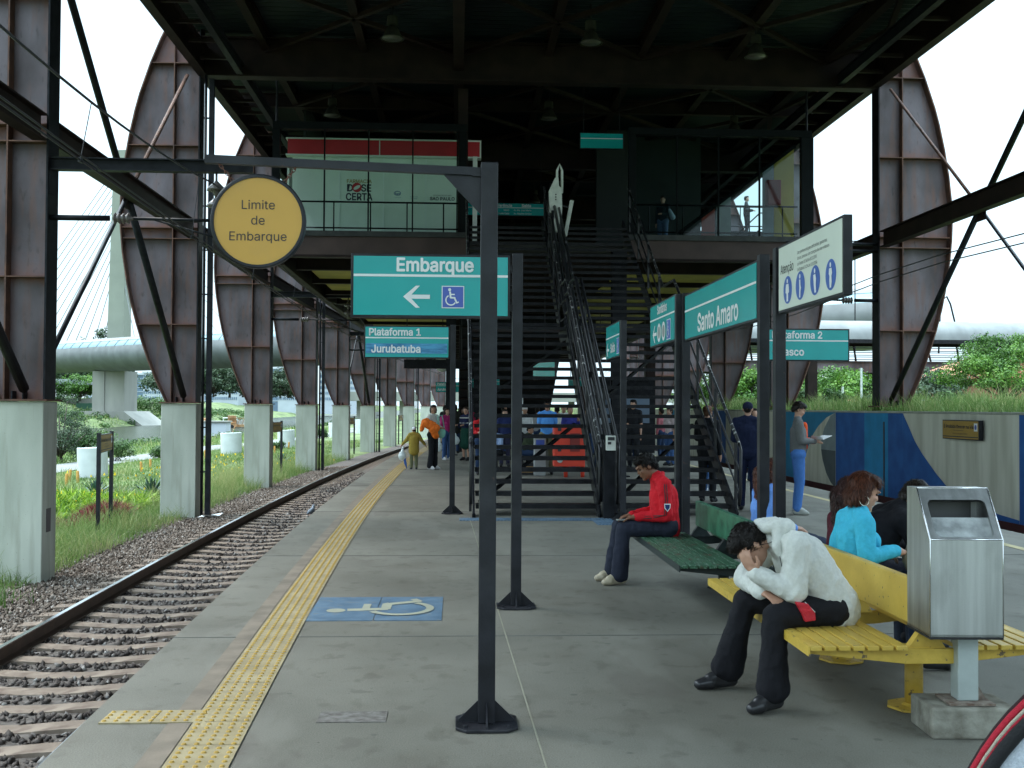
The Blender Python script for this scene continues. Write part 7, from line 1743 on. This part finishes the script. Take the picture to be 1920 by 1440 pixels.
t = thing('carrier_bag', 'white carrier bag between the black trousers and the blue jeans', 'bag', (-.52, 33.9, 0)); blob('bag_body', [('e', (0, 0, .42), (.09, .06, .15)), ('c', V3((0, 0, .5)), V3((0, 0, .7)), .05, .012)], .014, bpy.data.materials['thin_plastic'], t, 2, .01, 12)
stand('person in a long dark coat just left of the Plataforma 1 post', -.05, 39.5, 170, 1.74, (.02, .022, .018), JEAND, vox=.015, hair=(.02, .012, .01), puff=1.15, hem=.2, kind_top='coat', hairstyle='bob', female=True)
stand('person with dark curly hair partly behind the long dark coat', -.42, 41.5, 150, 1.72, BLK, BLK, vox=.016, hairstyle='bob', puff=1.1)
r = stand('person in navy and white striped top with dark green skirt', .30, 34.0, -40, 1.66, (.015, .02, .06), (.008, .05, .035), vox=.013, skirt=.42, armL='forward', armR='forward', hair=(.06, .04, .03), female=True)
for zz in (1.16, 1.32): blob('white_stripe', [('c', V3((-.10, -.02, zz)), V3((.10, -.02, zz)), .125, .125, V3((0, 0, 1)), .18)], .014, cloth(WHT), r[1], 1)
stand('person in a crimson top standing behind the striped one', .15, 40.5, 100, 1.64, (.35, .01, .06), BLK, vox=.015, hairstyle='bob', female=True)
stand('person in a red and grey top seen through the stairs left of the nearest post', .62, 26.9, 10, 1.56, (.50, .02, .025), JEAND, vox=.011, female=True, hairstyle='bob', hair=(.05, .018, .014), armR='forward', skin=SK1)
stand('person in a bright blue T-shirt standing behind the red cabinet', 2.24, 26.95, -5, 1.82, (.09, .30, .72), (.16, .15, .09), vox=.011, sleeve=.35, armR='forward', armL='down', skin=SK2, hair=(.015, .012, .01), kind_top='t_shirt')
stand('person in dark violet blue behind the red cabinet, right of the blue T-shirt', 2.95, 28.3, 15, 1.70, (.035, .04, .22), JEAN, vox=.013, skin=SK2, armL='up')
stand('person in a white cap and striped shirt left of the blue T-shirt', 1.95, 31.2, 5, 1.70, WHT, BLK, vox=.014, cap=(.6, .58, .56), skin=SK2)
stand('person with navy top carrying a white bag strap, between the two near posts', 1.35, 30.5, 0, 1.60, (.02, .03, .10), (.03, .03, .06), vox=.013, female=True, hairstyle='long')
stand('person in a black shirt with white collar behind the right flight', 4.75, 29.2, -35, 1.88, BLK, BLK, vox=.012, sleeve=.4, hair=(.012, .01, .009), skin=SK1, armR='hold', puff=1.05)
stand('person in a pale pink blouse and jeans behind the right flight', 6.15, 31.3, -60, 1.68, (.55, .44, .45), JEAN, vox=.012, female=True, sleeve=.5, hairstyle='short', hair=(.02, .015, .012), armR='forward', kind_bottom='jeans')
stand('person in a grey T-shirt seen between the flights', 3.72, 29.5, 20, 1.70, (.30, .33, .34), JEAND, vox=.013, sleeve=.35, skin=SK2, armL='hold')
stand('person in a white shirt and dark waistcoat seen between the flights', 3.10, 31.5, -10, 1.74, WHT, BLK, vox=.014, skin=SK2)
stand('person in white top and blue jeans behind the lower right flight', 4.93, 21.2, 120, 1.55, (.50, .54, .62), (.04, .11, .26), vox=.012, female=True, hairstyle='bob', kind_bottom='jeans', shoe=(.5, .52, .52), armL='hold')
stand('person in beige jacket behind the column of the right flight', 5.30, 32.8, 30, 1.70, (.36, .32, .24), JEAND, vox=.014, hair=(.03, .02, .015))
stand('person in black with a blue bag behind the two right posts', 6.75, 24.6, 40, 1.66, BLK, JEAND, vox=.014, hairstyle='bob', female=True)
crowd = [(1.0, 36.5, 1.68, (.10, .02, .02), 'dull red'), (1.7, 39, 1.74, (.03, .05, .03), 'dark green'), (2.6, 35, 1.66, (.30, .30, .32), 'pale grey'), (3.4, 37, 1.72, (.20, .05, .02), 'rust brown'), (4.2, 35.5, 1.62, (.45, .42, .40), 'cream'), (4.9, 38, 1.70, (.03, .04, .12), 'dark blue'), (5.8, 36.4, 1.76, (.02, .02, .02), 'plain black'), (.55, 44, 1.7, (.25, .02, .06), 'wine red'), (6.6, 35, 1.65, (.38, .12, .14), 'salmon'), (7.1, 30.5, 1.72, (.05, .05, .06), 'charcoal')]
for i, (x, y, H, c, nm) in enumerate(crowd):
    stand('distant person in a %s top among the crowd under the hall' % nm, x, y, (i * 73) % 360, H, c, [BLK, JEAN, JEAND][i % 3], group='distant crowd under the hall', vox=.018, hairstyle='bob' if i % 2 else 'short', skin=[SK1, SK2, SK3][i % 3], armL='hold' if i % 3 == 0 else 'down')
# seated, squatting people low behind the stairs
J = dict(pelvis=(0, 0, .52), chest=(0, -.08, .80), neck=(0, -.12, .98), head=(0, -.15, 1.10), face=(0, -.9, -.3), shL=(.17, -.08, .93), shR=(-.17, -.08, .93), elL=(.19, -.18, .68), wrL=(.08, -.38, .62), elR=(-.19, -.18, .68), wrR=(-.08, -.38, .62), hipL=(.09, 0, .50), hipR=(-.09, 0, .50), knL=(.12, -.42, .50), knR=(-.12, -.42, .50), anL=(.12, -.42, .09), anR=(-.12, -.42, .09), toeL=(.13, -.58, .03), toeR=(-.13, -.58, .03))
t = thing('waiting_bench', 'dark bench under the hall behind the left flight', 'bench', (1.55, 28.2, 0)); mb = MB(); mb.box(-.8, .6, -.2, .2, .36, .40); mb.build('seat', STEEL, t); mb = MB(); mb.box(-.7, -.64, -.15, .15, 0, .36); mb.build('leg', STEEL, t); mb = MB(); mb.box(.5, .56, -.15, .15, 0, .36); mb.build('leg', STEEL, t)
figure('person in olive green seated low behind the left flight', (1.78, 28.2, -.02), R(60), J, (.04, .055, .03), JEAND, SK2, group='people waiting under the hall', vox=.014, kind_top='jacket')
figure('person in light blue seated low between the two near posts', (1.02, 28.2, -.02), R(-20), J, (.3, .4, .6), BLK, SK2, group='people waiting under the hall', vox=.014, female=True, hairstyle='bob')
# people on the raised walkway seen through the right glass
stand('person leaning on the walkway rail against the sky behind the right glass', 11.95, 44.6, 70, 1.74, (.05, .05, .055), BLK, group=None, vox=.015, armL='hold', armR='hold')[0].location.z = 8.72
stand('person in jeans carrying a pale bag behind the right glass near the stair top', 6.45, 34.0, -30, 1.70, (.03, .05, .06), (.10, .16, .26), group=None, vox=.014, armL='hold')[0].location.z = 6.62
t = thing('tote_bag', 'pale blue bag on the shoulder of the person near the stair top', 'bag', (6.62, 33.8, 7.85)); blob('bag_body', [('c', V3((0, 0, 0)), V3((.1, 0, -.22)), .05, .09)], .013, cloth((.35, .45, .55)), t, 2)
# raised walkway beyond the roof edge, seen through the right glass
t = thing('raised_walkway', 'raised walkway beyond the roof edge seen through the right glass', 'walkway', (0, 0, 0))
mb = MB(); mb.box(7.5, 15.4, 42.8, 47.4, 8.45, 8.70); mb.build('deck', STEEL, t)
mb = MB(); mb.ibeam((7.5, 43.2, 8.15), (15.4, 43.2, 8.15), .3, .6, .04); mb.build('girder', GIRD, t)
for z in (9.72, 8.95): mb = MB(); mb.tube([(7.5, 43.1, z), (13.3, 43.1, z)], .025, 6); mb.build('rail', STEEL, t)
for x in (8.5, 10.2, 11.3, 12.6): mb = MB(); mb.tube([(x, 43.1, 8.7), (x, 43.1, 9.72)], .022, 6); mb.build('rail_post', STEEL, t)
for x in (8.0, 14.8): mb = MB(); mb.box(x - .2, x + .2, 44.8, 45.2, .8 if x > 10.6 else 0.0, 8.44); mb.build('column', GIRD, t)
# added dark stair shape, closes off the bright far end under the hall
t = thing('added_dark_stair', 'dark stair shape added under the hall to darken the view behind the crowd', 'staircase', (0, 0, 0))
mb = MB(); mb.add([(x, y, z) for x in (.1, 4.6) for y, z in ((46, 5.44), (46, 5.1), (57, 0), (58, 0.01))], [(0, 1, 5, 4), (1, 2, 6, 5), (2, 3, 7, 6), (3, 0, 4, 7), (0, 3, 2, 1), (4, 5, 6, 7)]); mb.build('flight_body', STEEL, t)
for i in range(12): mb = MB(); f = i / 12; mb.box(.15, 4.55, 46 + 11*f, 46.1 + 11*f, 5.0 - 5.1*f, 5.06 - 5.1*f); mb.build('cross_bar', GIRD, t)
t = thing('added_dark_booth', 'dark booth shape added under the hall to darken the view between the flights', 'booth', (5.2, 40, 0))  # added dark block that keeps the open view under the hall dark
mb = MB(); mb.box(0, 2.1, 0, 4, 0, 2.7); mb.build('wall', STEEL, t); mb = MB(); mb.box(.2, 1.9, -.02, -.002, 1.1, 2.1); mb.build('window', OFG, t); mb = MB(); mb.box(-.1, 2.2, -.1, 4.1, 2.703, 2.8); mb.build('roof', GIRD, t)
